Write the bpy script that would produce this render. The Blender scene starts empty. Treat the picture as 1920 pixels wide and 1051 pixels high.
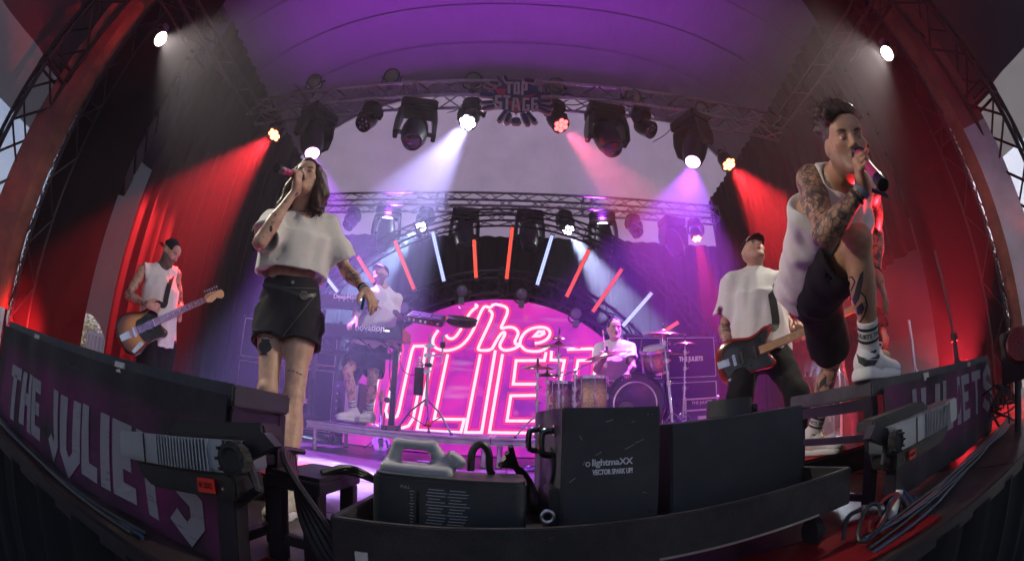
import bpy, bmesh, math, random
import numpy as np
from mathutils import Vector, Matrix
R_ = math.radians
random.seed(4); RNG = np.random.default_rng(4)
sc = bpy.context.scene
COL = sc.collection
# ---------------------------------------------------------------- camera (fisheye, tilted up, slightly rolled)
CAM = np.array([0.0, 0.0, 0.45]); PITCH, ROLL = 19.0, 1.7
LENS_MM = 15.3; F_PX = LENS_MM / 36.0 * 1920.0
def cam_basis():
    p, r = R_(PITCH), R_(ROLL)
    f = np.array([0, math.cos(p), math.sin(p)]); rt = np.array([1.0, 0, 0]); up = np.cross(rt, f)
    return math.cos(r)*rt + math.sin(r)*up, -math.sin(r)*rt + math.cos(r)*up, f
CR, CU, CF = cam_basis()
cd = bpy.data.cameras.new('camera'); cam = bpy.data.objects.new('camera', cd); COL.objects.link(cam)
cam.matrix_world = Matrix(((CR[0], CU[0], -CF[0], CAM[0]), (CR[1], CU[1], -CF[1], CAM[1]), (CR[2], CU[2], -CF[2], CAM[2]), (0, 0, 0, 1)))
cd.type = 'PANO'; cd.sensor_width = 36.0; cd.sensor_fit = 'HORIZONTAL'
_pc = cd if hasattr(cd, 'panorama_type') else cd.cycles
_pc.panorama_type = 'FISHEYE_EQUISOLID'; _pc.fisheye_lens = LENS_MM; _pc.fisheye_fov = R_(180)
cd.clip_start = 0.02; cd.clip_end = 500
sc.camera = cam
# ---------------------------------------------------------------- daylight outside the tent: sky + one sun behind the stage
SUN_EL, SUN_AZ = 52.0, 28.0      # azimuth measured from +y (upstage) towards +x
w = bpy.data.worlds.new('World'); sc.world = w; w.use_nodes = True
wn = w.node_tree; bg = wn.nodes['Background']
sky = wn.nodes.new('ShaderNodeTexSky'); sky.sky_type = 'NISHITA'; sky.sun_disc = False
sky.sun_elevation = R_(SUN_EL); sky.sun_rotation = R_(SUN_AZ); sky.air_density = 0.8; sky.dust_density = 6.0; sky.ozone_density = 0.6
wn.links.new(sky.outputs[0], bg.inputs[0]); bg.inputs[1].default_value = 0.070
sl = bpy.data.lights.new('sun', 'SUN'); sl.energy = 3.0; sl.angle = R_(0.5); sl.color = (1, .95, .87)
so = bpy.data.objects.new('sun', sl); COL.objects.link(so)
_sd = Vector((math.sin(R_(SUN_AZ))*math.cos(R_(SUN_EL)), math.cos(R_(SUN_AZ))*math.cos(R_(SUN_EL)), math.sin(R_(SUN_EL))))
so.rotation_euler = _sd.to_track_quat('Z', 'Y').to_euler(); so.location = _sd*60
sc.view_settings.view_transform = 'Standard'; sc.view_settings.look = 'None'
sc.view_settings.exposure = 1.3; sc.view_settings.gamma = 1.0
sc.render.engine = 'CYCLES'
sc.cycles.use_denoising = True; sc.cycles.max_bounces = 4; sc.cycles.diffuse_bounces = 2; sc.cycles.glossy_bounces = 2
sc.cycles.transmission_bounces = 4; sc.cycles.transparent_max_bounces = 8; sc.cycles.volume_bounces = 0
sc.cycles.sample_clamp_indirect = 4.0; sc.cycles.caustics_reflective = False; sc.cycles.caustics_refractive = False
sc.cycles.use_adaptive_sampling = True; sc.cycles.adaptive_threshold = 0.035; sc.cycles.adaptive_min_samples = 24
try: sc.cycles.denoiser = 'OPENIMAGEDENOISE'
except Exception: pass

# ---------------------------------------------------------------- pixel -> place helpers (photograph is 1920 x 1051)
def ray(px, py):
    x, y = px - 960.0, 525.5 - py; r = math.hypot(x, y) + 1e-9; th = 2*math.asin(r/(2*F_PX))
    return (CR*x/r + CU*y/r)*math.sin(th) + CF*math.cos(th)
def at(px, py, y):                 # point seen at a pixel on the plane y
    d = ray(px, py); return CAM + d*(y/d[1])
def atd(px, py, dist):             # point seen at a pixel at a horizontal distance
    d = ray(px, py); return CAM + d*(dist/math.hypot(d[0], d[1]))
def atz(px, py, z):
    d = ray(px, py); return CAM + d*((z - CAM[2])/d[2])
def reach(p, px, py, L, far=False):   # point on the pixel's ray at distance L from p
    d = ray(px, py); o = CAM - p; b = float(d@o); c = float(o@o) - L*L; D = b*b - c
    t = -b + (math.sqrt(D) if far else -math.sqrt(D)) if D > 0 else -b
    return CAM + d*t
A = lambda *v: np.array(v, float)
def unit(v): v = np.asarray(v, float); return v/(np.linalg.norm(v)+1e-12)
def frame(z, hint=(0, 0, 1)):      # columns x,y,z
    z = unit(z); x = np.cross(hint, z)
    if np.linalg.norm(x) < 1e-4: x = np.cross((1, 0, 0), z)
    x = unit(x); return np.column_stack((x, np.cross(z, x), z))

# ---------------------------------------------------------------- materials
def newmat(name):
    m = bpy.data.materials.new(name); m.use_nodes = True; nt = m.node_tree
    return m, nt, nt.nodes['Principled BSDF']
def N(nt, typ, **kw):
    n = nt.nodes.new(typ)
    for k, v in kw.items():
        if k in n.inputs.keys(): n.inputs[k].default_value = v
        else: setattr(n, k, v)
    return n
def mat(name, col, rough=.5, metal=0., var=.15, scale=12., bump=.0, bscale=60., spec=.5, scratches=0., coat=0., dust=0.):
    """painted / raw surface with uneven colour, roughness, fine relief and optional scratches"""
    m, nt, b = newmat(name); L = nt.links
    tc = N(nt, 'ShaderNodeTexCoord'); co = tc.outputs['Object']
    n1 = N(nt, 'ShaderNodeTexNoise', Scale=scale, Detail=6., Roughness=.65); L.new(co, n1.inputs['Vector'])
    rp = N(nt, 'ShaderNodeValToRGB'); L.new(n1.outputs['Fac'], rp.inputs[0])
    c = np.array(col); rp.color_ramp.elements[0].position = .3; rp.color_ramp.elements[1].position = .7
    rp.color_ramp.elements[0].color = (*np.clip(c*(1-var), 0, 1), 1); rp.color_ramp.elements[1].color = (*np.clip(c*(1+var)+.002, 0, 1), 1)
    out = rp.outputs[0]
    if scratches > 0:
        mp = N(nt, 'ShaderNodeMapping'); mp.inputs['Scale'].default_value = (6, 6, 1.2); mp.inputs['Rotation'].default_value = (.4, .9, .7)
        L.new(co, mp.inputs[0]); n2 = N(nt, 'ShaderNodeTexNoise', Scale=14., Detail=8., Roughness=.8); L.new(mp.outputs[0], n2.inputs['Vector'])
        r2 = N(nt, 'ShaderNodeValToRGB'); r2.color_ramp.elements[0].position = .66; r2.color_ramp.elements[1].position = .72; L.new(n2.outputs['Fac'], r2.inputs[0])
        mu = N(nt, 'ShaderNodeMath', operation='MULTIPLY'); L.new(r2.outputs[0], mu.inputs[0]); mu.inputs[1].default_value = scratches
        mx = N(nt, 'ShaderNodeMixRGB'); L.new(mu.outputs[0], mx.inputs[0]); L.new(out, mx.inputs[1]); mx.inputs[2].default_value = (*np.clip(c*2.5+.12, 0, 1), 1); out = mx.outputs[0]
    if dust > 0:
        n3 = N(nt, 'ShaderNodeTexNoise', Scale=3.5, Detail=9., Roughness=.75); L.new(co, n3.inputs['Vector'])
        r3 = N(nt, 'ShaderNodeValToRGB'); r3.color_ramp.elements[0].position = .45; r3.color_ramp.elements[1].position = .8; L.new(n3.outputs['Fac'], r3.inputs[0])
        mu = N(nt, 'ShaderNodeMath', operation='MULTIPLY'); L.new(r3.outputs[0], mu.inputs[0]); mu.inputs[1].default_value = dust
        mx = N(nt, 'ShaderNodeMixRGB'); L.new(mu.outputs[0], mx.inputs[0]); L.new(out, mx.inputs[1]); mx.inputs[2].default_value = (.32, .28, .25, 1); out = mx.outputs[0]
    L.new(out, b.inputs['Base Color'])
    mr = N(nt, 'ShaderNodeMapRange'); L.new(n1.outputs['Fac'], mr.inputs[0]); mr.inputs[3].default_value = max(.03, rough-.12); mr.inputs[4].default_value = min(1, rough+.12)
    L.new(mr.outputs[0], b.inputs['Roughness']); b.inputs['Metallic'].default_value = metal
    b.inputs['Specular IOR Level'].default_value = spec; b.inputs['Coat Weight'].default_value = coat
    if bump > 0:
        nb = N(nt, 'ShaderNodeTexNoise', Scale=bscale, Detail=4.); L.new(co, nb.inputs['Vector'])
        bp = N(nt, 'ShaderNodeBump', Strength=bump, Distance=.01); L.new(nb.outputs['Fac'], bp.inputs['Height']); L.new(bp.outputs[0], b.inputs['Normal'])
    return m
def emit(name, col, s, base=None):
    m, nt, b = newmat(name); b.inputs['Base Color'].default_value = (*(base or col), 1); b.inputs['Roughness'].default_value = .35
    b.inputs['Emission Color'].default_value = (*col, 1); b.inputs['Emission Strength'].default_value = s; return m
def cloth(name, col, folds=.25, fscale=9., weave=.15, rough=.85, var=.08, sheen=0.):
    m, nt, b = newmat(name); L = nt.links; tc = N(nt, 'ShaderNodeTexCoord'); co = tc.outputs['Object']
    n1 = N(nt, 'ShaderNodeTexNoise', Scale=fscale, Detail=3., Distortion=.35); L.new(co, n1.inputs['Vector'])
    n2 = N(nt, 'ShaderNodeTexNoise', Scale=420., Detail=2.); L.new(co, n2.inputs['Vector'])
    n3 = N(nt, 'ShaderNodeTexNoise', Scale=22., Detail=6.); L.new(co, n3.inputs['Vector'])
    rp = N(nt, 'ShaderNodeValToRGB'); L.new(n3.outputs['Fac'], rp.inputs[0]); c = np.array(col)
    rp.color_ramp.elements[0].color = (*np.clip(c*(1-var), 0, 1), 1); rp.color_ramp.elements[1].color = (*np.clip(c*(1+var), 0, 1), 1)
    L.new(rp.outputs[0], b.inputs['Base Color']); b.inputs['Roughness'].default_value = rough; b.inputs['Specular IOR Level'].default_value = .15
    b.inputs['Sheen Weight'].default_value = sheen
    b1 = N(nt, 'ShaderNodeBump', Strength=folds, Distance=.014); L.new(n1.outputs['Fac'], b1.inputs['Height'])
    b2 = N(nt, 'ShaderNodeBump', Strength=weave, Distance=.002); L.new(n2.outputs['Fac'], b2.inputs['Height']); L.new(b1.outputs[0], b2.inputs['Normal'])
    L.new(b2.outputs[0], b.inputs['Normal']); return m

M = {}
M['black_paint'] = mat('black_paint', (.018, .018, .02), .5, scratches=.25, bump=.05)
M['black_plastic'] = mat('black_plastic', (.014, .014, .016), .42, bump=.06, bscale=300)
M['black_gloss'] = mat('black_gloss', (.01, .01, .012), .18, coat=.4)
M['rubber'] = mat('rubber', (.02, .02, .02), .75)
M['chrome'] = mat('chrome', (.72, .72, .74), .16, 1.0, var=.06)
M['alu'] = mat('aluminium', (.5, .5, .51), .38, 1.0, scratches=.3, dust=.25)
M['alu_truss'] = mat('truss_aluminium', (.30, .30, .31), .42, 1.0, var=.2)
M['steel_dark'] = mat('dark_steel', (.045, .042, .05), .45, .6, scratches=.3)
M['case_grey'] = mat('case_grey_lacquer', (.030, .035, .041), .62, var=.12, scale=25, bump=.18, bscale=240, scratches=.15, dust=.12)
M['black_wood'] = mat('black_lacquered_wood', (.015, .015, .017), .65, bump=.2, bscale=150, scratches=.35, dust=.18)
M['white_plastic'] = mat('white_plastic', (.7, .7, .68), .4)
M['cable'] = mat('cable_rubber', (.012, .012, .014), .45)
M['cable_blue'] = mat('blue_cable', (.02, .05, .11), .45)
M['cable_red'] = mat('red_cable', (.2, .015, .015), .45)
M['wood'] = mat('wood', (.42, .27, .14), .5, scale=30)
M['white_print'] = mat('white_print', (.8, .8, .8), .6)
M['grey_print'] = mat('grey_print', (.42, .43, .45), .6)
M['red_paint'] = mat('red_paint', (.55, .02, .03), .4)

# ---------------------------------------------------------------- mesh building
class MB:
    def __init__(s): s.v = []; s.f = []; s.n = 0
    def add(s, V, F):
        s.v += [tuple(map(float, p)) for p in V]; s.f += [tuple(i + s.n for i in f) for f in F]; s.n += len(V); return s
    def box(s, c, d, R=None):
        c = np.asarray(c, float); h = np.asarray(d, float)/2; R = np.eye(3) if R is None else R
        V = [c + R@(h*np.array(q)) for q in ((-1,-1,-1),(1,-1,-1),(1,1,-1),(-1,1,-1),(-1,-1,1),(1,-1,1),(1,1,1),(-1,1,1))]
        return s.add(V, ((0,3,2,1),(4,5,6,7),(0,1,5,4),(1,2,6,5),(2,3,7,6),(3,0,4,7)))
    def span(s, lo, hi): lo = np.asarray(lo, float); hi = np.asarray(hi, float); return s.box((lo+hi)/2, hi-lo)
    def cyl(s, a, b, r1, r2=None, n=10, caps=True):
        r2 = r1 if r2 is None else r2; a = np.asarray(a, float); b = np.asarray(b, float); Fm = frame(b-a)
        an = [2*math.pi*i/n for i in range(n)]; ring = [Fm[:,0]*math.cos(t) + Fm[:,1]*math.sin(t) for t in an]
        V = [a+q*r1 for q in ring] + [b+q*r2 for q in ring]
        F = [(i, (i+1) % n, n+(i+1) % n, n+i) for i in range(n)]
        if caps: F += [tuple(range(n-1, -1, -1)), tuple(range(n, 2*n))]
        return s.add(V, F)
    def lathe(s, prof, o, axis=(0, 0, 1), n=20, hint=(0, 1, 0), c0=True, c1=True):
        o = np.asarray(o, float); Fm = frame(axis, hint); V = []; k = len(prof)
        for r, h in prof:
            for i in range(n):
                t = 2*math.pi*i/n; V.append(o + Fm[:,0]*r*math.cos(t) + Fm[:,1]*r*math.sin(t) + Fm[:,2]*h)
        F = [(j*n+i, j*n+(i+1) % n, (j+1)*n+(i+1) % n, (j+1)*n+i) for j in range(k-1) for i in range(n)]
        if c0 and prof[0][0] > 1e-6: F.append(tuple(range(n-1, -1, -1)))
        if c1 and prof[-1][0] > 1e-6: F.append(tuple((k-1)*n+i for i in range(n)))
        return s.add(V, F)
    def sph(s, c, r, R=None, n=14, m=8):
        c = np.asarray(c, float); r = np.ones(3)*np.asarray(r, float); R = np.eye(3) if R is None else R
        V = [c + R@(r*np.array((0, 0, -1)))]
        for j in range(1, m):
            ph = -math.pi/2 + math.pi*j/m
            for i in range(n):
                t = 2*math.pi*i/n; V.append(c + R@(r*np.array((math.cos(ph)*math.cos(t), math.cos(ph)*math.sin(t), math.sin(ph)))))
        V.append(c + R@(r*np.array((0, 0, 1)))); F = []
        for i in range(n):
            F.append((0, 1+(i+1) % n, 1+i)); e = 1+(m-2)*n; F.append((e+i, e+(i+1) % n, len(V)-1))
        for j in range(m-2):
            for i in range(n): F.append((1+j*n+i, 1+j*n+(i+1) % n, 1+(j+1)*n+(i+1) % n, 1+(j+1)*n+i))
        return s.add(V, F)
    def tube(s, P, r, n=6, closed=False, caps=True):
        P = [np.asarray(p, float) for p in P]; k = len(P); V = []; rr = r if hasattr(r, '__len__') else [r]*k
        prev = None
        for i in range(k):
            a = P[i-1] if (i > 0 or closed) else P[i]; b = P[(i+1) % k] if (i < k-1 or closed) else P[i]
            t = unit(b-a)
            if prev is None: Fm = frame(t); x = Fm[:,0]
            else:
                x = prev - t*(prev@t); x = unit(x) if np.linalg.norm(x) > 1e-6 else frame(t)[:,0]
            y = np.cross(t, x); prev = x
            for q in range(n):
                an = 2*math.pi*q/n; V.append(P[i] + (x*math.cos(an) + y*math.sin(an))*rr[i])
        F = [(j*n+i, j*n+(i+1) % n, ((j+1) % k)*n+(i+1) % n, ((j+1) % k)*n+i) for j in range(k if closed else k-1) for i in range(n)]
        if caps and not closed: F += [tuple(range(n-1, -1, -1)), tuple((k-1)*n+i for i in range(n))]
        return s.add(V, F)
    def prism(s, pts, o, ux, uy, depth):
        """polygon (2D, ccw seen against depth) extruded along depth vector"""
        o = np.asarray(o, float); ux = np.asarray(ux, float); uy = np.asarray(uy, float); dp = np.asarray(depth, float); n = len(pts)
        V = [o + ux*p[0] + uy*p[1] for p in pts]; V += [v+dp for v in V]
        return s.add(V, [tuple(range(n-1, -1, -1)), tuple(range(n, 2*n))] + [(i, (i+1) % n, n+(i+1) % n, n+i) for i in range(n)])
    def torus(s, c, axis, R, r, n=28, m=8, a0=0, a1=2*math.pi, squash=1.):
        Fm = frame(axis); full = abs(a1-a0-2*math.pi) < 1e-6; k = n if full else n+1
        P = [np.asarray(c, float) + (Fm[:,0]*math.cos(a0+(a1-a0)*i/n) + Fm[:,1]*squash*math.sin(a0+(a1-a0)*i/n))*R for i in range(k)]
        return s.tube(P, r, m, closed=full)
    def build(s, name, m, parent=None, sharp=38, bevel=0., seg=2, **tags):
        me = bpy.data.meshes.new(name); me.from_pydata(s.v, [], s.f)
        bm = bmesh.new(); bm.from_mesh(me); bmesh.ops.recalc_face_normals(bm, faces=bm.faces)
        if bevel > 0:
            ed = [e for e in bm.edges if len(e.link_faces) == 2 and e.calc_face_angle(0) > R_(28)]
            bmesh.ops.bevel(bm, geom=ed, offset=bevel, segments=seg, affect='EDGES', clamp_overlap=True)
        bm.to_mesh(me); bm.free()
        for p in me.polygons: p.use_smooth = True
        me.set_sharp_from_angle(angle=R_(sharp)); me.materials.append(M[m] if isinstance(m, str) else m)
        return link(me, name, parent, **tags)
def link(me, name, parent=None, **tags):
    o = bpy.data.objects.new(name, me); COL.objects.link(o)
    if parent is not None:
        o.parent = parent
        if parent.type == 'EMPTY': o.matrix_parent_inverse = Matrix.Translation(-parent.location)
    for k, v in tags.items(): o[k] = v
    return o
def thing(name, label, cat, loc=(0, 0, 0), group=None):
    e = bpy.data.objects.new(name, None); COL.objects.link(e); e.location = tuple(map(float, loc)); e.empty_display_size = .1
    e['label'] = label; e['category'] = cat
    if group: e['group'] = group
    return e
def tag(o, label, cat, group=None):
    o['label'] = label; o['category'] = cat
    if group: o['group'] = group
    return o
def ribbon(pts, w, closed=False):
    """flat 2D strip along a polyline with mitred corners -> list of quads (2D)"""
    P = [np.asarray(p, float) for p in pts]; n = len(P); Lf = []; Rt = []
    for i in range(n):
        a = P[i-1] if (i > 0 or closed) else None; b = P[(i+1) % n] if (i < n-1 or closed) else None
        d1 = unit(P[i]-a) if a is not None else unit(b-P[i]); d2 = unit(b-P[i]) if b is not None else d1
        n1 = np.array((-d1[1], d1[0])); n2 = np.array((-d2[1], d2[0])); mi = unit(n1+n2); k = 1/max(.45, float(mi@n1))
        Lf.append(P[i]+mi*k*w/2); Rt.append(P[i]-mi*k*w/2)
    return [(Lf[i], Rt[i], Rt[(i+1) % n], Lf[(i+1) % n]) for i in range(n if closed else n-1)]
def smooth_path(P, it=2):
    P = [np.asarray(p, float) for p in P]
    for _ in range(it):
        Q = [P[0]]
        for i in range(len(P)-1): Q += [P[i]*.75+P[i+1]*.25, P[i]*.25+P[i+1]*.75]
        P = Q+[P[-1]]
    return P
def text_mesh(body, size, depth=.002, offset=0., shear=0., spacing=1., align='CENTER'):
    c = bpy.data.curves.new('txt', 'FONT'); c.body = body; c.size = size; c.extrude = depth/2; c.offset = offset; c.shear = shear
    c.space_character = spacing; c.align_x = align; c.align_y = 'CENTER'; c.resolution_u = 3
    o = bpy.data.objects.new('txt', c); COL.objects.link(o)
    bpy.context.view_layer.update(); me = bpy.data.meshes.new_from_object(o.evaluated_get(bpy.context.evaluated_depsgraph_get()))
    bpy.data.objects.remove(o); bpy.data.curves.remove(c)
    V = np.array([v.co[:] for v in me.vertices]); F = [tuple(p.vertices) for p in me.polygons]; bpy.data.meshes.remove(me); return V, F
def put_text(body, size, o, ux, uy, m, parent, name='lettering', sx=1., **kw):
    V, F = text_mesh(body, size, **kw); ux = unit(ux); uy = unit(uy); nz = np.cross(ux, uy); o = np.asarray(o, float)
    mb = MB(); mb.add([o + ux*p[0]*sx + uy*p[1] + nz*p[2] for p in V], F); return mb.build(name, m, parent)
# ================================================================ setting: ground, stage floor, tent
def plane_mb(x0, x1, y0, y1, z): return MB().add([(x0, y0, z), (x1, y0, z), (x1, y1, z), (x0, y1, z)], [(0, 1, 2, 3)])
M['grass'] = mat('trodden_grass', (.05, .05, .03), .9, var=.5, scale=1.5, bump=.3, bscale=20)
M['pit_floor'] = mat('pit_floor_plates', (.05, .05, .055), .7, var=.3, scale=4, dust=.2)
M['deck'] = mat('phenolic_deck', (.035, .024, .024), .32, var=.35, scale=5, bump=.12, bscale=350, scratches=.5, dust=.35)
M['deck_dark'] = mat('deck_substructure', (.01, .01, .01), .8)
plane_mb(-60, 60, -60, 60, -1.45).build('ground', 'grass', kind='structure')
plane_mb(-7.2, 7.2, -2.2, .70, -1.444).build('pit_floor', 'pit_floor', kind='structure')
mb = MB(); mb.span((-6.4, .72, -.16), (6.4, 8.7, -.022)); stage_floor = mb.build('stage_floor', 'deck_dark', kind='structure')
_pm = MB(); _pm.span((-.997, -.497, -.02), (.997, .497, 0)); _p0 = None
for i in range(6):
    for j in range(8):
        x = -5.0+2.0*i+(.0 if j % 2 else .0); y = 1.22+1.0*j
        if _p0 is None:
            _p0 = _pm.build('deck_panel', 'deck', stage_floor, bevel=.003); o = _p0
        else:
            o = _p0.copy(); COL.objects.link(o)
        o.location = (x, y, random.uniform(-.0015, .0015))
# black skirt hanging from the stage lip down into the pit
M['molton'] = cloth('black_molton', (.012, .012, .014), folds=.2, fscale=4)
mb = MB(); V = []; F = []
nx = 260
for i in range(nx+1):
    x = -6.4+12.8*i/nx; yo = .70-.02*math.sin(x*21)-.012*math.sin(x*47+1)
    V += [(x, yo, -1.43), (x, yo*.5+.35, -.03)]
F = [(2*i, 2*i+2, 2*i+3, 2*i+1) for i in range(nx)]
tag(MB().add(V, F).build('stage_skirt', 'molton'), 'black pleated cloth skirt along the front edge of the stage', 'skirt')
mb = MB(); mb.span((-6.4, .70, -.05), (6.4, .722, .004)); lip = mb.build('edge_trim', 'steel_dark', stage_floor)

# ---- tent: arched grey roof, back gable, side tarps
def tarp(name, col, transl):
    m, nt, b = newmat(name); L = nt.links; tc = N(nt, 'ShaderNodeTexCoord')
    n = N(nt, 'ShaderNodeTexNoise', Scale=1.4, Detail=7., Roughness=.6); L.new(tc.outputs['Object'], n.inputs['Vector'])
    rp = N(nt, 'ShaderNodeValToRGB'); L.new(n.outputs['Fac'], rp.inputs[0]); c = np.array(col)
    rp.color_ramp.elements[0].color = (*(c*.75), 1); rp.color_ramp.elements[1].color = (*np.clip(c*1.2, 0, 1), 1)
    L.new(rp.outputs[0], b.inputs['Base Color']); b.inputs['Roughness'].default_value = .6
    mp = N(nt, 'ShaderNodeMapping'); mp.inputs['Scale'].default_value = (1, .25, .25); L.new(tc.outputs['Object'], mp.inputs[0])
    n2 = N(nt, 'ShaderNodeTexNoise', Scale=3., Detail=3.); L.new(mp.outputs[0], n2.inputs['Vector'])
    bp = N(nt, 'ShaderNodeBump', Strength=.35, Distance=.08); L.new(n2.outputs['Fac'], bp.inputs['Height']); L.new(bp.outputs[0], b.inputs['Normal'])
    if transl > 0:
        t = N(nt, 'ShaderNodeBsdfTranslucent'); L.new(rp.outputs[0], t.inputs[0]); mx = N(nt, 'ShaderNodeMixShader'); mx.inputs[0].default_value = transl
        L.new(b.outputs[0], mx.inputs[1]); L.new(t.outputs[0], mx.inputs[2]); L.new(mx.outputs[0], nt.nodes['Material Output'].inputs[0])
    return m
M['tarp_roof'] = tarp('grey_roof_tarp', (.10, .085, .105), 0.)
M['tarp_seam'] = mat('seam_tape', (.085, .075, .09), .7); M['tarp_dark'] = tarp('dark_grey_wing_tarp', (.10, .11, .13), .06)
M['tarp_gable'] = tarp('gable_tarp_violet_light', (.44, .37, .56), .26)  # grey tarp; lilac of the stage light is put into its colour
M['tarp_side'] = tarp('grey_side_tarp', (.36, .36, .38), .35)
M['truss_black'] = mat('black_truss_paint', (.015, .015, .018), .5, .3)
tent = thing('stage_tent', 'large arched grey tent roof with back gable over the stage', 'tent', (0, 4, -1.45))
def roof_z(x, y): return 4.0+(3.4+1.5*min(1, max(0, (y+3.2)/12.)))*math.sqrt(max(0, 1-abs(x/6.7)**3))
def arch_z(x): return roof_z(x, 4.6)
nx, ny = 48, 12; V = []; XS = [-6.7*math.cos(math.pi*i/nx) for i in range(nx+1)]
for j in range(ny+1):
    y = -3.2+12.0*j/ny
    for x in XS: V.append((x, y, roof_z(x, y)-.05*math.sin(math.pi*j/ny*6)**2))
F = [(j*(nx+1)+i, j*(nx+1)+i+1, (j+1)*(nx+1)+i+1, (j+1)*(nx+1)+i) for j in range(ny) for i in range(nx)]
n = len(V); V2 = [(x, y, z+.04) for x, y, z in V]
MB().add(V+V2, F+[tuple(n+q for q in f[::-1]) for f in F]).build('roof', 'tarp_roof', tent)
V = [(-6.7, 8.75, -1.45)]+[(x, 8.75, roof_z(x, 8.75)) for x in XS]+[(6.7, 8.75, -1.45)]; k = len(V)
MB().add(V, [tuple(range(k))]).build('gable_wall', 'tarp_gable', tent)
def hang(x0, y0, x1, y1, z0, z1, amp=.05, wl=.24, nseg=120, top_amp=.5):
    """pleated cloth sheet between two plan points"""
    a = A(x0, y0); b = A(x1, y1); d = b-a; L = np.linalg.norm(d); t = d/L; nn = A(-t[1], t[0]); V = []; rows = 6
    ph = RNG.uniform(0, 6, 4)
    for j in range(rows+1):
        q = j/rows; am = amp*(1-q*(1-top_amp))
        for i in range(nseg+1):
            s = L*i/nseg
            o = am*(math.sin(2*math.pi*s/wl+ph[0])+.6*math.sin(2*math.pi*s/(wl*2.3)+ph[1]+q)+.35*math.sin(2*math.pi*s/(wl*.57)+ph[2]))
            p = a+t*s+nn*o; V.append((p[0], p[1], z0+(z1-z0)*q))
    F = [(j*(nseg+1)+i, j*(nseg+1)+i+1, (j+1)*(nseg+1)+i+1, (j+1)*(nseg+1)+i) for j in range(rows) for i in range(nseg)]
    return MB().add(V, F)
for j in range(9):
    y = -2.4+1.3*j; P = [(x*.99, y, roof_z(x*.99, y)) for x in XS[1:-1]]; k_ = len(P); mb = MB(); mb.add([(p[0], p[1]-.014, p[2]-.055) for p in P]+[(p[0], p[1]+.014, p[2]-.055) for p in P], [(i, i+1, k_+i+1, k_+i) for i in range(k_-1)]).build('roof_seam', 'tarp_seam', tent)
# side tarps (left one has a low arched opening to the field)
def side_wall(s, holes):
    ys = sorted({2.6, 8.75, *[q for h in holes for q in h[:2]]}); mb = MB()
    for a, b in zip(ys[:-1], ys[1:]):
        z0 = -1.45
        for h in holes:
            if a >= h[0]-1e-6 and b <= h[1]+1e-6: z0 = h[2]
        k = 10
        for i in range(k):
            q0, q1 = a+(b-a)*i/k, a+(b-a)*(i+1)/k
            zz = [z0, z0]
            if z0 > -1.4:
                zz = [z0-.45*(2*(i/k)-1)**2, z0-.45*(2*((i+1)/k)-1)**2]
            mb.add([(s*6.7, q0, zz[0]), (s*6.7, q1, zz[1]), (s*6.7, q1, 4.02), (s*6.7, q0, 4.02)], [(0, 1, 2, 3)])
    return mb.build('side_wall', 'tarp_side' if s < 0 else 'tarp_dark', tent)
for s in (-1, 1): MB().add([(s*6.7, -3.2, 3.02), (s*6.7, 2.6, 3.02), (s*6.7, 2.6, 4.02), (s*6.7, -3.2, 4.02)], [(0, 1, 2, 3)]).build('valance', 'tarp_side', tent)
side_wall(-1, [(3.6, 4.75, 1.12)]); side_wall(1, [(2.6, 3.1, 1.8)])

# ---- black stage drapes
M['drape'] = cloth('black_stage_drape', (.008, .006, .008), folds=.15, fscale=6)
tag(hang(-4.7, 8.25, 4.7, 8.25, 0, 4.25, .05, .3, 260).build('drape', 'drape'), 'wide black drape across the back of the stage below the grey gable', 'drape', 'black stage drapes')
tag(hang(-4.25, 2.95, -4.6, 8.2, 0, 5.4, .045, .22, 200).build('drape', 'drape'), 'tall black pleated drape behind the guitarist in the white tank top', 'drape', 'black stage drapes')
mb = hang(4.25, 2.66, 4.6, 8.2, 1.85, 5.4, .045, .22, 200); tag(mb.build('drape', 'drape'), 'tall black drape hanging above the wing opening behind the bassist', 'drape', 'black stage drapes')
tag(hang(4.45, 5.75, 4.6, 8.2, 0, 1.94, .045, .22, 80).build('drape', 'drape'), 'short black drape beside the wing opening, right of the drum riser', 'drape', 'black stage drapes')
# black scrim wings in front of the loudspeaker hangs
M['scrim'] = cloth('black_scrim', (.009, .007, .009), folds=.1, fscale=3)
for s, lab in ((-1, 'black scrim wing wall lit red from its foot at stage right'), (1, 'black scrim wing wall behind the raised knee of the front singer')):
    mb = hang(s*4.30, 2.62, s*5.05, 1.86, -.2, 6.0, .012, .5, 60)
    tag(mb.build('scrim', 'scrim'), lab, 'scrim', 'black scrim wing walls')
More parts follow.
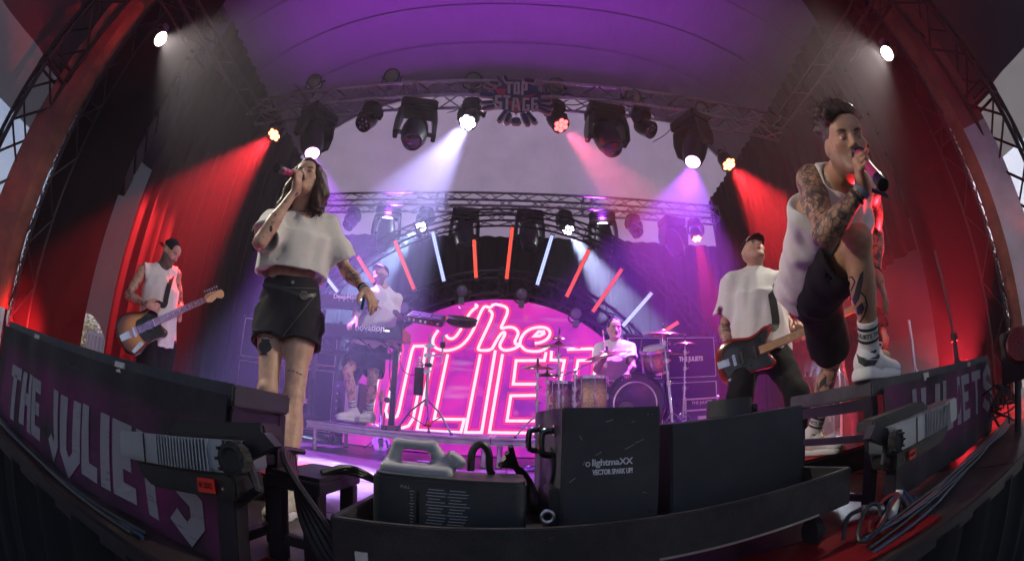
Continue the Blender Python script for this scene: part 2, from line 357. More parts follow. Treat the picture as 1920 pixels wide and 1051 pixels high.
# side banners between the towers
M['print_left'] = mat('banner_red_light', (.16, .06, .055), .6, var=.5, scale=1.6)  # red stage light put into the colour of the printed cloth
M['print_right'] = mat('printed_banner_blue', (.42, .52, .62), .55, var=.25, scale=1.2)
M['print_wood'] = mat('printed_banner_brown', (.20, .08, .05), .55, var=.5, scale=2.5)
M['print_pink'] = mat('pink_print', (.75, .06, .22), .5)
for s in (-1, 1):
    a = A(s*5.00, 1.80); b = A(s*5.28, 1.30); d = b-a
    t = thing('side_banner', 'tall printed side banner with pink letters on pale blue beside the right tower' if s > 0 else 'tall printed side banner with red light put into its colour beside the left tower', 'banner', (*a, .5), 'side banners')
    nz = unit(A(d[1], -d[0], 0))*(-s)
    def strip(q0, q1, z0, z1, name, m, off=0.):
        mb = MB(); V = []; k = 10
        for j in range(k+1):
            z = z0+(z1-z0)*j/k
            for q in (q0, q1):
                p = A(*(a+d*q), z) + nz*(off+.03*math.sin(z*2.1)); V.append(p)
        mb.add(V, [(2*j, 2*j+1, 2*j+3, 2*j+2) for j in range(k)]); return mb.build(name, m, t)
    if s > 0:
        strip(0, .32, .6, 5.6, 'brown_border', 'print_wood'); strip(.32, 1, .6, 3.0, 'sheet', 'print_right'); strip(.32, 1, 3.0, 5.6, 'upper_sheet', 'print_left')
        put_text('TOP', .40, A(*(a+d*.68), 2.35)+nz*.06, (0, 0, 1), A(*(-d), 0), 'print_pink', t, offset=.03)
        put_text('STAGE', .34, A(*(a+d*.68), 1.35)+nz*.06, (0, 0, 1), A(*(-d), 0), 'print_pink', t, offset=.03)
    else:
        strip(0, .35, .6, 5.6, 'brown_border', 'print_wood'); strip(.35, 1, .6, 5.6, 'sheet', 'print_left')
# ---- outside the tent
M['tent_white'] = mat('white_tent_sheet', (.75, .76, .78), .6, var=.05)
M['leaf'] = mat('leaf', (.07, .12, .035), .6, var=.5, scale=2)
M['bark'] = mat('bark', (.10, .07, .05), .9, var=.3)
def tree(x, y, h, rad, label, nleaf=2600):
    t = thing('tree', label, 'tree', (x, y, -1.45), 'trees in the field')
    mb = MB(); mb.tube([(x, y, -1.45), (x+.1, y, h*.3), (x, y+.1, h*.6)], [.22, .16, .08], 8)
    for q in range(6):
        an = q*1.05; mb.tube([(x, y, h*.25+q*.2), (x+math.cos(an)*rad*.4, y+math.sin(an)*rad*.4, h*.45+q*.25), (x+math.cos(an)*rad*.75, y+math.sin(an)*rad*.75, h*.6+q*.2)], [.09, .06, .02], 6)
    mb.build('trunk', 'bark', t)
    V = []; F = []; cl = [(RNG.normal(0, rad*.5, 2), RNG.uniform(h*.35, h), RNG.uniform(.4, .9)) for _ in range(26)]
    for i in range(nleaf):
        c, z, r = cl[i % 26]; p = A(x+c[0], y+c[1], z)+RNG.normal(0, r*.6, 3); Rm = frame(RNG.normal(0, 1, 3)); l = RNG.uniform(.07, .14)
        V += [p-Rm[:, 0]*l, p+Rm[:, 1]*l*.6, p+Rm[:, 0]*l, p-Rm[:, 1]*l*.6]; F.append((4*i, 4*i+1, 4*i+2, 4*i+3))
    MB().add(V, F).build('crown', 'leaf', t)
tree(-22, 13.4, 1.9, 1.2, 'leafy tree seen through the arched opening, nearer the tarp edge')
tree(-24, 15.6, 1.6, 1.1, 'leafy tree seen through the arched opening, nearer the black drape')
tree(17, 6.0, 4.6, 2.6, 'leafy tree behind the right truss tower, seen under the scrim')
t = thing('white_tent', 'small white festival tent outside the arched opening', 'tent', (-15, 8.6, -1.45))
mb = MB(); V = []
for j in range(9):
    for i in range(13):
        an = math.pi*i/12; V.append((-15-1.2*math.cos(an), 8.2+2.8*j/8, -1.45+1.75*math.sin(an)))
mb.add(V, [(j*13+i, j*13+i+1, (j+1)*13+i+1, (j+1)*13+i) for j in range(8) for i in range(12)]).build('cover', 'tent_white', t)
mb = MB(); mb.torus((-15, 8.2, -1.45), (0, 1, 0), 1.22, .04, 16, 6, 0, math.pi); mb.build('hoop', 'alu', t)
t = thing('grey_container', 'pale blue container beyond the arched opening', 'container', (-11.6, 7.3, -1.45))
M['container_blue'] = mat('container_paint', (.35, .45, .55), .5)
mb = MB(); mb.span((-12.6, 7.9, -1.4), (-10.4, 9.9, 1.2)); mb.build('box', 'container_blue', t, bevel=.03)
mb = MB()
for q in range(9): mb.span((-12.5+.25*q, 7.86, -1.3), (-12.42+.25*q, 7.90, 1.1))
mb.build('ribs', 'container_blue', t)

# ================================================================ trusses
def truss(name, label, pts, size=.29, bay=.32, up=(0, 0, 1), m='alu_truss', rch=.025, rl=.011, group='lighting trusses'):
    """box truss along a path; chords and lacings are parts"""
    P = [np.asarray(p, float) for p in pts]; t = thing(name, label, 'truss', P[0], group); h = size/2; off = []
    for i in range(len(P)):
        d = unit(P[min(i+1, len(P)-1)]-P[max(i-1, 0)]); Fm = frame(d, up); off.append((Fm[:, 0], Fm[:, 1]))
    cor = [(-1, -1), (1, -1), (1, 1), (-1, 1)]
    ch = [[P[i]+off[i][0]*h*a+off[i][1]*h*b for i in range(len(P))] for a, b in cor]
    for c in ch: MB().tube(c, rch, 8).build('chord', m, t)
    # resample each chord for the lacing
    def samp(c, n):
        c = np.array(c); L = np.concatenate([[0], np.cumsum(np.linalg.norm(np.diff(c, axis=0), axis=1))]); s = np.linspace(0, L[-1], n)
        return np.column_stack([np.interp(s, L, c[:, k]) for k in range(3)])
    Ltot = sum(np.linalg.norm(P[i+1]-P[i]) for i in range(len(P)-1)); n = max(3, int(Ltot/bay)+1)
    S = [samp(c, n) for c in ch]
    for k in range(4):
        a, b = S[k], S[(k+1) % 4]; mb = MB()
        for i in range(n-1): mb.cyl(a[i] if i % 2 == 0 else b[i], b[i+1] if i % 2 == 0 else a[i+1], rl, n=5, caps=False)
        mb.cyl(a[0], b[0], rl, n=5); mb.cyl(a[-1], b[-1], rl, n=5)
        mb.build('lacing', m, t)
    # bolted joints every 2.5 m
    k = max(1, int(Ltot/2.5)); T = [samp(c, k+1) for c in ch]
    for q in range(1, k):
        for c in T: d = unit(c[q]-c[q-1]); MB().cyl(c[q]-d*.06, c[q]+d*.06, rch*1.35, n=8).build('coupler', m, t)
        for e in range(4):
            for g in (-.09, .09): d = unit(T[e][q]-T[e][q-1])*g; MB().cyl(T[e][q]+d, T[(e+1) % 4][q]+d, rl*1.2, n=5).build('end_brace', m, t)
    return t
T1Y, T1Z, T2Y, T2Z = 4.6, 4.83, 7.6, 4.69
truss('front_truss', 'long box truss carrying the TOP STAGE sign and the front row of moving lights', [(-4.7, T1Y, T1Z), (0, T1Y, T1Z), (4.7, T1Y, T1Z)])
truss('rear_truss', 'box truss farther upstage with the back row of moving lights', [(-4.4, T2Y, T2Z), (0, T2Y, T2Z), (4.4, T2Y, T2Z)])
M['truss_black'] = mat('black_truss_paint', (.015, .015, .018), .5, .3)
for s in (-1, 1):
    side = 'left' if s < 0 else 'right'
    truss('side_truss', f'dark truss running from the {side} white spotlight back to the front truss', [(s*4.15, 1.3, 4.55), (s*4.4, 4.45, 4.8)], m='truss_black')
    truss('inner_tower', f'slim dark truss tower with a hanging chain at the {side} edge', [(s*4.98, 1.93, -.2), (s*4.98, 1.93, 6.2)], .26, .36, (1, 0, 0), m='truss_black', rch=.02, rl=.01)
    truss('outer_tower', f'heavy black truss tower at the far {side} edge', [(s*5.55, 1.2, -.2), (s*5.45, 1.2, 3.2), (s*5.1, 1.2, 5.2), (s*4.3, 1.2, 6.6)], .46, .42, (1, 0, 0), m='truss_black', rch=.035, rl=.018)
# gable arch behind the circle screen, hoist chains
def chain(name, x, y, z0, z1, label, m='steel_dark', pitch=.045):
    mb = MB(); n = int((z1-z0)/pitch)
    for i in range(n):
        c = A(x, y, z0+i*pitch); ax = (1, 0, 0) if i % 2 else (0, 1, 0); Fm = frame(ax)
        P = [c+(Fm[:, 0]*.016*math.cos(t)*(1 if abs(Fm[2, 0]) < .5 else 1.9)+Fm[:, 1]*.016*math.sin(t)*(1 if abs(Fm[2, 1]) < .5 else 1.9)) for t in [math.pi*2*k/8 for k in range(8)]]
        mb.tube(P, .0065, 4, closed=True)
    tag(mb.build(name, m), label, 'chain', 'hoist chains')
chain('hoist_chain', -4.86, 1.78, .4, 5.2, 'steel hoist chain hanging at the left tower')
chain('hoist_chain', 4.86, 1.78, .4, 5.2, 'steel hoist chain hanging at the right tower')
# ================================================================ lighting fixtures
M['fix_black'] = mat('fixture_black', (.016, .016, .019), .38, bump=.05, bscale=200, scratches=.15)
M['lens_dark'] = mat('dark_lens_glass', (.02, .015, .03), .08, coat=.8)
M['clamp'] = mat('clamp_steel', (.2, .2, .21), .4, 1.)
EM = 1.0
def spot(pos, aim, col, watts, angle, parent, blend=.35, rad=.05):
    l = bpy.data.lights.new('beam', 'SPOT'); l.energy = watts; l.color = col; l.spot_size = R_(angle); l.spot_blend = blend; l.shadow_soft_size = rad
    o = bpy.data.objects.new('beam', l); COL.objects.link(o); o.parent = parent
    o.matrix_parent_inverse = Matrix.Translation(-parent.location); o.location = tuple(map(float, pos))
    o.rotation_euler = (-Vector(aim)).to_track_quat('Z', 'Y').to_euler(); return o
_em = {}
def lens_mat(col, s):
    k = (tuple(np.round(col, 3)), round(s, 2))
    if k not in _em: _em[k] = emit('lit_lens', col, s)
    return _em[k]
def leds7(c, aim, r, col, s, parent, dark=False):
    Fm = frame(aim); pts = [(0, 0)]+[(math.cos(t), math.sin(t)) for t in [k*math.pi/3+.3 for k in range(6)]]
    ln = None
    for q, (a, b) in enumerate(pts):
        p = c+Fm[:, 0]*a*r*.64+Fm[:, 1]*b*r*.64
        m = 'lens_dark' if dark else lens_mat(col, s)
        o = MB().lathe([(r*.31, 0), (r*.30, r*.06), (r*.2, r*.15), (0, r*.19)], p, aim, 10).build('led_lens', m, parent)
def moving_head(name, label, x, y, ztop, H, W, lens_px=None, aim=None, col=None, watts=0, ang=28, glow=30, wash=False, group='moving lights', blend=.4, yaw=0., lenscol=None):
    """base under the truss, yoke with two arms, tilting head, lens; H total height, W width"""
    t = thing(name, label, 'stage light', (x, y, ztop), group)
    c0 = A(x, y, ztop); pv = A(x, y, ztop-.62*H); hl = .36*H; hr = W*(.30 if not wash else .33)
    if lens_px is not None: aim = unit(reach(pv, *lens_px, hl)-pv)
    aim = unit(aim); hz = A(aim[0], aim[1], 0); hz = unit(hz) if np.linalg.norm(hz) > .05 else A(0, -1, 0)
    rt = np.cross(hz, (0, 0, 1)); Rb = np.column_stack((rt, hz, (0, 0, 1)))
    if wash:
        b = MB().lathe([(W*.36, 0), (W*.40, -.03*H), (W*.40, -.17*H), (W*.30, -.2*H)], c0-A(0, 0, .05*H), (0, 0, 1), 16).build('base', 'fix_black', t)
    else:
        b = MB().box(c0-A(0, 0, .14*H), (W*.9, W*.62, .17*H), Rb).build('base', 'fix_black', t, bevel=.025)
    for s in (-1, 1):
        MB().box(c0+rt*s*W*.2-A(0, 0, .02*H), (.05, .09, .08), Rb).build('clamp', 'clamp', t, bevel=.008)
        # yoke arm: tapered plate
        a0 = c0+rt*s*W*.40-A(0, 0, .24*H); a1 = pv+rt*s*W*.46-A(0, 0, .06*H)
        mb = MB(); w0 = W*.24; w1 = W*.17; th = W*.055
        V = []
        for p, ww in ((a0, w0), ((a0*.5+a1*.5)+rt*s*.012, w0*1.05), (a1, w1)):
            for q, e in ((-1, -1), (1, -1), (1, 1), (-1, 1)): V.append(p+hz*q*ww+rt*e*th)
        F = [(0, 1, 2, 3)[::-1], (8, 9, 10, 11)]+[(k*4+i, k*4+(i+1) % 4, k*4+4+(i+1) % 4, k*4+4+i) for k in range(2) for i in range(4)]
        mb.add(V, F).build('yoke_arm', 'fix_black', t, bevel=.012)
    MB().box(c0-A(0, 0, .235*H), (W*.86, W*.34, .045*H), Rb).build('yoke_bridge', 'fix_black', t, bevel=.01)
    # head
    if wash: prof = [(0, -hl*.75), (hr*.55, -hl*.74), (hr*.86, -hl*.5), (hr, -hl*.05), (hr*1.04, hl*.6), (hr*1.08, hl*.88), (hr*.98, hl*.9)]
    else: prof = [(0, -hl*1.05), (hr*.7, -hl*1.04), (hr*.98, -hl*.8), (hr*1.08, -hl*.1), (hr*1.0, hl*.45), (hr*.78, hl*.85), (hr*.76, hl*.93), (hr*.62, hl*.94)]
    hd = MB().lathe(prof, pv, aim, 20).build('head', 'fix_black', t, sharp=50)
    mb = MB(); Fm = frame(aim)
    for k in range(5): mb.torus(pv-aim*hl*(.35+.12*k), aim, hr*(1.03-.03*k), .006, 20, 5)
    if not wash: mb.build('cooling_fins', 'fix_black', hd)
    MB().cyl(pv-rt*W*.44, pv+rt*W*.44, W*.06, n=10).build('axle', 'fix_black', t)
    lc = pv+aim*hl*.95; lr = hr*(.62 if not wash else .95)
    if wash:
        MB().lathe([(lr*.99, -.004), (lr*.99, .0)], lc-aim*.012, aim, 20).build('lens_plate', 'black_gloss', hd)
        leds7(lc-aim*.008, aim, lr, col if lenscol is None else lenscol, glow, hd, dark=watts == 0)
    else:
        MB().lathe([(lr, -.01), (lr*.96, .012), (lr*.6, .028), (0, .036)], lc-aim*.008, aim, 20).build('lens', 'lens_dark' if watts == 0 else lens_mat(col if lenscol is None else lenscol, glow), hd)
    MB().tube(smooth_path([c0+rt*W*.1, c0+rt*W*.3+A(0, 0, .12), c0+rt*W*.7+A(0, .1, .02), c0+rt*W*1.3+A(0, .15, .1)]), .008, 5).build('power_cable', 'cable', t)
    if watts > 0: spot(lc+aim*.05, aim, col, watts, ang, t, blend, rad=lr*.5)
    return t
def xat(px, py, y): return at(px, py, y)[0]
def aim_to(pv, px, py, y): return unit(at(px, py, y)-pv)
PW = 8.0   # global lamp power
RED = (1., .03, .035); MAG = (1., .10, .75); BLU = (.25, .22, 1.); WHT = (.75, .86, 1.); VIO = (.55, .16, 1.)
zb1 = T1Z-.145; zb2 = T2Z-.145
def mh(row, wash, bx, by, label, lens=None, beam=None, col=None, watts=0, ang=28, glow=25, aim=None, **k):
    y, zb = (T1Y, zb1) if row == 1 else (T2Y, zb2); H, W = (.50, .37) if wash else (.94, .58)
    x = at(bx, by, y)[0]
    if beam is not None: aim = aim_to(A(x, y, zb-.62*H), *beam)
    return moving_head('moving_wash_light' if wash else 'moving_spot_light', label, x, y, zb, H, W, lens, aim, col, watts*PW, ang, glow, wash, group='moving lights on the front truss' if row == 1 else 'moving lights on the rear truss', **k)
# --- front truss
mh(1, 0, 597, 225, 'big moving light glowing magenta at the left of the front truss', aim=(.36, -.16, -.92), col=(.46, .08, 1.), watts=360, ang=50, glow=8, lenscol=(1., .35, .95))
mh(1, 1, 690, 232, 'unlit small moving light between the two big lights left of the sign', aim=(-.25, -.55, -.8))
mh(1, 0, 782, 225, 'big unlit moving light left of the bright white one', aim=(.12, -.5, -.85))
mh(1, 1, 882, 235, 'small moving light throwing a bright white blue beam left of the sign', aim=(-.20, -.40, -.89), col=(.50, .50, 1.), watts=1350, ang=25, glow=60, lenscol=(.85, .88, 1.))
mh(1, 1, 1043, 250, 'small moving light with red lenses right of the sign', beam=(1180, 372, 4.0), col=(1., .10, .2), watts=700, ang=24, glow=3.2, lenscol=(1., .06, .06))
mh(1, 0, 1138, 250, 'big unlit moving light right of the red one', aim=(.05, -.45, -.9))
mh(1, 1, 1212, 270, 'small unlit moving light tilted right with its lens dark', aim=(.55, -.5, -.7))
mh(1, 0, 1300, 265, 'big moving light glowing magenta at the right of the front truss', aim=(-.36, -.16, -.92), col=(.46, .07, 1.), watts=480, ang=52, glow=8, lenscol=(1., .4, .95))
# --- rear truss
mh(2, 1, 660, 415, 'small unlit moving light at the left end of the rear truss', aim=(-.3, -.5, -.8))
mh(2, 0, 728, 410, 'big rear moving light glowing magenta behind the keyboard player', aim=(.10, -.45, .89), col=(.52, .05, 1.), watts=80, ang=110, blend=1., glow=9, lenscol=(1., .45, .95))
mh(2, 1, 797, 415, 'small rear moving light with a cyan white beam above the keyboards', beam=(668, 560, 6.4), col=(.45, .72, 1.), watts=1300, ang=24, glow=45, lenscol=(.85, .95, 1.))
mh(2, 0, 872, 415, 'big unlit rear moving light left of the circle centre', aim=(.05, -.35, -.93))
mh(2, 0, 992, 420, 'big unlit rear moving light right of the circle centre', aim=(.05, -.4, -.9))
mh(2, 1, 1060, 428, 'small rear moving light with a white beam falling to the right', beam=(1150, 560, 6.6), col=(.6, .75, 1.), watts=1500, ang=22, glow=45, lenscol=(.9, .95, 1.))
mh(2, 0, 1130, 425, 'big rear moving light glowing magenta above the drummer', aim=(-.10, -.45, .89), col=(.52, .05, 1.), watts=80, ang=110, blend=1., glow=9, lenscol=(1., .45, .95))
mh(2, 1, 1190, 440, 'small unlit rear moving light right of the glowing magenta one', aim=(.3, -.5, -.8))
mh(2, 0, 1262, 440, 'big unlit rear moving light near the right end of the rear truss', aim=(.1, -.45, -.88))
mh(2, 1, 1306, 450, 'small rear moving light with a red beam at the right end', beam=(1345, 640, 6.9), col=RED, watts=500, ang=24, glow=4, lenscol=(1., .16, .08))
# --- par cans
def par(name, label, p, aim, r, col=None, watts=0, ang=40, glow=8, top=True, group=None, leds=False, lenscol=None, L=.2):
    t = thing(name, label, 'stage light', p, group); aim = unit(aim); p = np.asarray(p, float)
    rt = unit(np.cross(aim, (0, 0, 1))); 
    can = MB().lathe([(r*.55, -L), (r*.9, -L*.75), (r, -L*.3), (r, 0), (r*1.12, .0), (r*1.12, .02), (r*.95, .02)], p, aim, 18, c1=False).build('can', 'fix_black', t, sharp=40)
    if leds: leds7(p+aim*.012, aim, r*.95, lenscol or col, glow, can, dark=watts == 0)
    else: MB().lathe([(r*.95, 0), (r*.7, .02), (0, .035)], p+aim*.006, aim, 18).build('lens', 'lens_grey' if watts == 0 else lens_mat(lenscol or col, glow), can)
    sgn = -1 if top else 1
    P = [p+rt*r*1.25-aim*L*.3]; bz = A(0, 0, 1)*sgn*r*1.55
    yk = smooth_path([p+rt*r*1.22-aim*L*.3, p+rt*r*1.28-aim*L*.3+bz*.7, p+rt*r*.6-aim*L*.3+bz, p-rt*r*.6-aim*L*.3+bz, p-rt*r*1.28-aim*L*.3+bz*.7, p-rt*r*1.22-aim*L*.3], 1)
    MB().tube(yk, .012, 6).build('yoke', 'fix_black', t)
    for s in (-1, 1): MB().cyl(p+rt*s*r*.95-aim*L*.3, p+rt*s*r*1.5-aim*L*.3, .016, n=8).build('tilt_knob', 'fix_black', t)
    MB().box(p-aim*L*.3+bz*1.12, (.07, .1, .09)).build('clamp', 'clamp', t, bevel=.01)
    if watts > 0: spot(p+aim*.07, aim, col, watts*PW, ang, t, .4 if ang < 65 else .9, rad=r*.5)
    return t
M['lens_grey'] = mat('frosted_lens', (.22, .2, .26), .2, coat=.5)
for k, (px, py) in enumerate([(467, 152), (590, 152), (735, 143), (888, 150), (1043, 161), (1187, 182), (1316, 206)]):
    p = at(px, py, T1Y-.1)
    w_ = ['at the far left end', 'above the left magenta light', 'above the small unlit light', 'just left of the sign', 'just right of the sign', 'above the small light tilted right', 'at the right end'][k]
    par('par_light', f'round unlit par lamp on top of the front truss, {w_}', p, (RNG.uniform(-.15, .15), -.8, -.35), .115, group='par lamps on top of the front truss', L=.16)
par('led_par', 'orange red LED par lamp beaming down behind the woman singer', at(515, 252, 4.2), (-.17, -.40, -.90), .115, RED, 640, 40, 6, top=False, leds=True, lenscol=(1., .20, .06), group='red LED par lamps')
par('led_par', 'orange red LED par lamp beaming down left of the front singer', at(1366, 307, 4.4), (.16, -.40, -.90), .115, RED, 720, 40, 6, top=False, leds=True, lenscol=(1., .22, .06), group='red LED par lamps')
par('led_par', 'small pink LED par lamp in the haze above the bassist', at(1433, 403, 6.2), (-.35, -.2, -.9), .10, (1., .08, .25), 260, 34, .8, top=False, leds=True, lenscol=(1., .15, .3), group='red LED par lamps')
WARM = (1., .93, .74)
par('front_spotlight', 'white round spotlight at the top left beaming across the stage', A(-4.05, 1.92, 3.87), unit(A(5.2, 1.0, -3.2)), .095, WARM, 31, 56, 12, top=False, group='white side spotlights', L=.25)
par('front_spotlight', 'white round spotlight at the top right above the front singer', A(4.18, 1.78, 3.92), unit(A(-5.2, .9, -3.3)), .095, WARM, 31, 56, 12, top=False, group='white side spotlights', L=.25)
# red floor lamps behind the banners, washing the scrims
par('floor_lamp', 'red floor lamp at the foot of the left scrim wall', A(-4.35, 1.75, .30), unit(A(-.80, .42, .32)), .12, (1., .015, .02), 26, 70, 5, top=True, group='red floor lamps')
par('floor_lamp', 'red floor lamp at the foot of the right scrim wall', A(3.75, 1.95, .25), unit(A(-.72, -.25, .55)), .12, (1., .03, .05), 110, 50, 6, top=True, group='red floor lamps')
for s in (-1, 1): par('tower_uplight', f'red uplight at the foot of the {"left" if s < 0 else "right"} truss tower', A(s*4.95, 1.05, .9), unit(A(s*.12, .16, 1.)), .10, (1., .02, .02), .8, 50, 3, top=True, group='red tower uplights')
# ================================================================ LED battens (sunburst) and circle screen
M['batten_body'] = mat('batten_body', (.03, .03, .035), .4)
def batten_mat(name, col, s):
    m, nt, b = newmat(name); L = nt.links; tc = N(nt, 'ShaderNodeTexCoord'); sx = N(nt, 'ShaderNodeSeparateXYZ'); L.new(tc.outputs['UV'], sx.inputs[0])
    def cell(o, k, duty):
        a = N(nt, 'ShaderNodeMath', operation='MULTIPLY'); L.new(o, a.inputs[0]); a.inputs[1].default_value = k
        f = N(nt, 'ShaderNodeMath', operation='FRACT'); L.new(a.outputs[0], f.inputs[0]); g = N(nt, 'ShaderNodeMath', operation='LESS_THAN'); L.new(f.outputs[0], g.inputs[0]); g.inputs[1].default_value = duty; return g.outputs[0]
    mu = N(nt, 'ShaderNodeMath', operation='MULTIPLY'); L.new(cell(sx.outputs[0], 2, .8), mu.inputs[0]); L.new(cell(sx.outputs[1], 26, .7), mu.inputs[1])
    ma = N(nt, 'ShaderNodeMath', operation='MULTIPLY_ADD'); L.new(mu.outputs[0], ma.inputs[0]); ma.inputs[1].default_value = s; ma.inputs[2].default_value = s*.12
    b.inputs['Base Color'].default_value = (.05, .05, .05, 1); b.inputs['Emission Color'].default_value = (*col, 1); L.new(ma.outputs[0], b.inputs['Emission Strength']); return m
M['bat_red'] = batten_mat('red_led_cells', (1., .075, .035), .75); M['bat_blue'] = batten_mat('blue_white_led_cells', (.34, .40, 1.), 1.1)
BATS = [(606, 512, 634, 548, 1), (670, 480, 702, 530, 0), (740, 450, 777, 543, 0), (811, 433, 833, 528, 1), (889, 448, 893, 522, 0), (961, 425, 950, 524, 0), (1036, 440, 1007, 535, 1),
        (1105, 467, 1062, 557, 0), (1167, 503, 1111, 585, 0), (1223, 548, 1167, 612, 1), (1273, 603, 1215, 640, 0)]
BL = ['leftmost blue white LED batten beside the elbow of the woman', 'red LED batten left of the cap of the keyboard player', 'red LED batten right of the cap of the keyboard player', 'blue white LED batten left of the circle top',
      'nearly upright red LED batten above the circle, left one', 'nearly upright red LED batten above the circle, right one', 'blue white LED batten right of the circle top', 'red LED batten crossing the white beam', 'red LED batten farther right of the white beam',
      'blue white LED batten above the drummer', 'rightmost red LED batten behind the cymbals']
LED_Y = 5.65
for k, (x0, y0, x1, y1, bl) in enumerate(BATS):
    a = at(x0, y0, LED_Y-.18); b = at(x1, y1, LED_Y-.18); t = thing('led_batten', BL[k], 'light bar', b, 'sunburst LED battens'); d = unit(b-a); sd = unit(np.cross(d, (0, 1, 0)))
    Rm = np.column_stack((sd, (0, 1, 0), d)); L_ = np.linalg.norm(b-a)
    MB().box((a+b)/2+A(0, .03, 0), (.062, .055, L_+.03), Rm).build('housing', 'batten_body', t, bevel=.008)
    o = MB().add([a-sd*.024+A(0, -.0005, 0), a+sd*.024+A(0, -.0005, 0), b+sd*.024+A(0, -.0005, 0), b-sd*.024+A(0, -.0005, 0)], [(0, 1, 2, 3)]).build('led_strip', 'bat_blue' if bl else 'bat_red', t)
    uv = o.data.uv_layers.new(name='UVMap'); C4 = {}
    for li, lp in enumerate(o.data.loops):
        v = np.array(o.data.vertices[lp.vertex_index].co); uv.data[li].uv = (1. if (v-(a+b)/2)@sd > 0 else 0., float((v-a)@d)/L_)
    for q in (a, b): MB().box(q+A(0, .02, 0), (.066, .06, .02), Rm).build('end_cap', 'black_plastic', t, bevel=.004)
# arch trusses round the circle
CX0, CZ0, CRAD = -.12, 0.0, 2.1
def arc(R, y, a0, a1, n=36): return [A(CX0+R*math.cos(t), y, CZ0+R*math.sin(t)) for t in np.linspace(R_(a0), R_(a1), n)]
truss('arch_truss', 'dark arched truss framing the pink circle screen', arc(2.36, LED_Y+.12, 3, 177), .32, .3, (0, 1, 0), m='truss_black', rch=.022, rl=.010, group='arched trusses')
truss('arch_truss', 'thin outer arched truss high above the circle screen', arc(3.62, LED_Y+.5, 25, 155), .2, .3, (0, 1, 0), m='truss_black', rch=.018, rl=.008, group='arched trusses')
for k, (px, py) in enumerate([(757, 577), (866, 545), (978, 551), (1080, 588)]):
    p = at(px, py, LED_Y-.28); par('bulb_lamp', ['round bulb lamp on the arch beside the keyboard player', 'round bulb lamp on the arch left of the circle top', 'round bulb lamp on the arch right of the circle top', 'round bulb lamp on the arch near the drummer'][k], p, (0, -1, -.1), .075, group='bulb lamps on the circle arch', L=.1)
t = thing('arch_backing', 'dark arched cloth panel behind the bulb lamps of the circle', 'panel', (CX0, LED_Y+.35, 0)); mb = MB(); a_ = arc(2.12, LED_Y+.36, 1, 179, 40); b_2 = arc(2.66, LED_Y+.36, 1, 179, 40)
mb.add(a_+b_2, [(i, i+1, 41+i-1, 40+i) for i in range(39)]).build('cloth', 'molton', t); mb = MB(); mb.tube(b_2, .02, 6).build('edge_tube', 'truss_black', t)
# screen
def screen_mat():
    m, nt, b = newmat('led_screen_pink'); L = nt.links; tc = N(nt, 'ShaderNodeTexCoord'); co = tc.outputs['Object']
    n = N(nt, 'ShaderNodeTexNoise', Scale=1.9, Detail=3., Distortion=.8); L.new(co, n.inputs['Vector'])
    rp = N(nt, 'ShaderNodeValToRGB'); e = rp.color_ramp.elements; e[0].position = .32; e[0].color = (.34, .03, .52, 1); e[1].position = .62; e[1].color = (1., .035, .62, 1)
    q = e.new(.47); q.color = (.72, .03, .58, 1); L.new(n.outputs['Fac'], rp.inputs[0])
    # pale light streaks and round bokeh dots of the clip
    mp = N(nt, 'ShaderNodeMapping'); mp.inputs['Rotation'].default_value = (0, R_(-42), 0); mp.inputs['Scale'].default_value = (.7, 1, 4.5); L.new(co, mp.inputs[0])
    n2 = N(nt, 'ShaderNodeTexNoise', Scale=1.6, Detail=2.); L.new(mp.outputs[0], n2.inputs['Vector'])
    r2 = N(nt, 'ShaderNodeValToRGB'); r2.color_ramp.elements[0].position = .56; r2.color_ramp.elements[1].position = .78; L.new(n2.outputs['Fac'], r2.inputs[0])
    k2 = N(nt, 'ShaderNodeMath', operation='MULTIPLY'); L.new(r2.outputs[0], k2.inputs[0]); k2.inputs[1].default_value = .75
    mx = N(nt, 'ShaderNodeMixRGB'); L.new(k2.outputs[0], mx.inputs[0]); L.new(rp.outputs[0], mx.inputs[1]); mx.inputs[2].default_value = (1., .30, .85, 1)
    vo = N(nt, 'ShaderNodeTexVoronoi', Scale=3.1); L.new(co, vo.inputs['Vector']); r3 = N(nt, 'ShaderNodeValToRGB'); r3.color_ramp.elements[0].color = (1, 1, 1, 1); r3.color_ramp.elements[1].color = (0, 0, 0, 1)
    r3.color_ramp.elements[0].position = .10; r3.color_ramp.elements[1].position = .16; L.new(vo.outputs['Distance'], r3.inputs[0])
    k3 = N(nt, 'ShaderNodeMath', operation='MULTIPLY'); L.new(r3.outputs[0], k3.inputs[0]); k3.inputs[1].default_value = .6
    m3 = N(nt, 'ShaderNodeMixRGB'); L.new(k3.outputs[0], m3.inputs[0]); L.new(mx.outputs[0], m3.inputs[1]); m3.inputs[2].default_value = (1., .12, .45, 1)
    b.inputs['Base Color'].default_value = (.02, .01, .02, 1); L.new(m3.outputs[0], b.inputs['Emission Color']); b.inputs['Emission Strength'].default_value = SCREEN
    return m
SCREEN = .30
M['screen'] = screen_mat(); M['neon_white'] = emit('neon_white', (1., .80, .90), .40); M['neon_red'] = emit('neon_red_glow', (1., .05, .24), .33); M['neon_dark'] = emit('neon_edge', (.62, .03, .30), .25)
scr = thing('circle_screen', 'half round LED screen glowing pink with The JULIETS in neon letters', 'screen', (CX0, LED_Y, 0))
P = [(CRAD*math.cos(t), CRAD*math.sin(t)) for t in np.linspace(0, math.pi, 60)]
MB().prism(P, (CX0, LED_Y+.1, CZ0+.02), (1, 0, 0), (0, 0, 1), (0, -.1, 0)).build('screen_panel', 'screen', scr)
MB().torus((CX0, LED_Y+.02, CZ0), (0, -1, 0), CRAD+.012, .022, 60, 6, math.pi, 2*math.pi).build('rim', 'black_paint', scr)
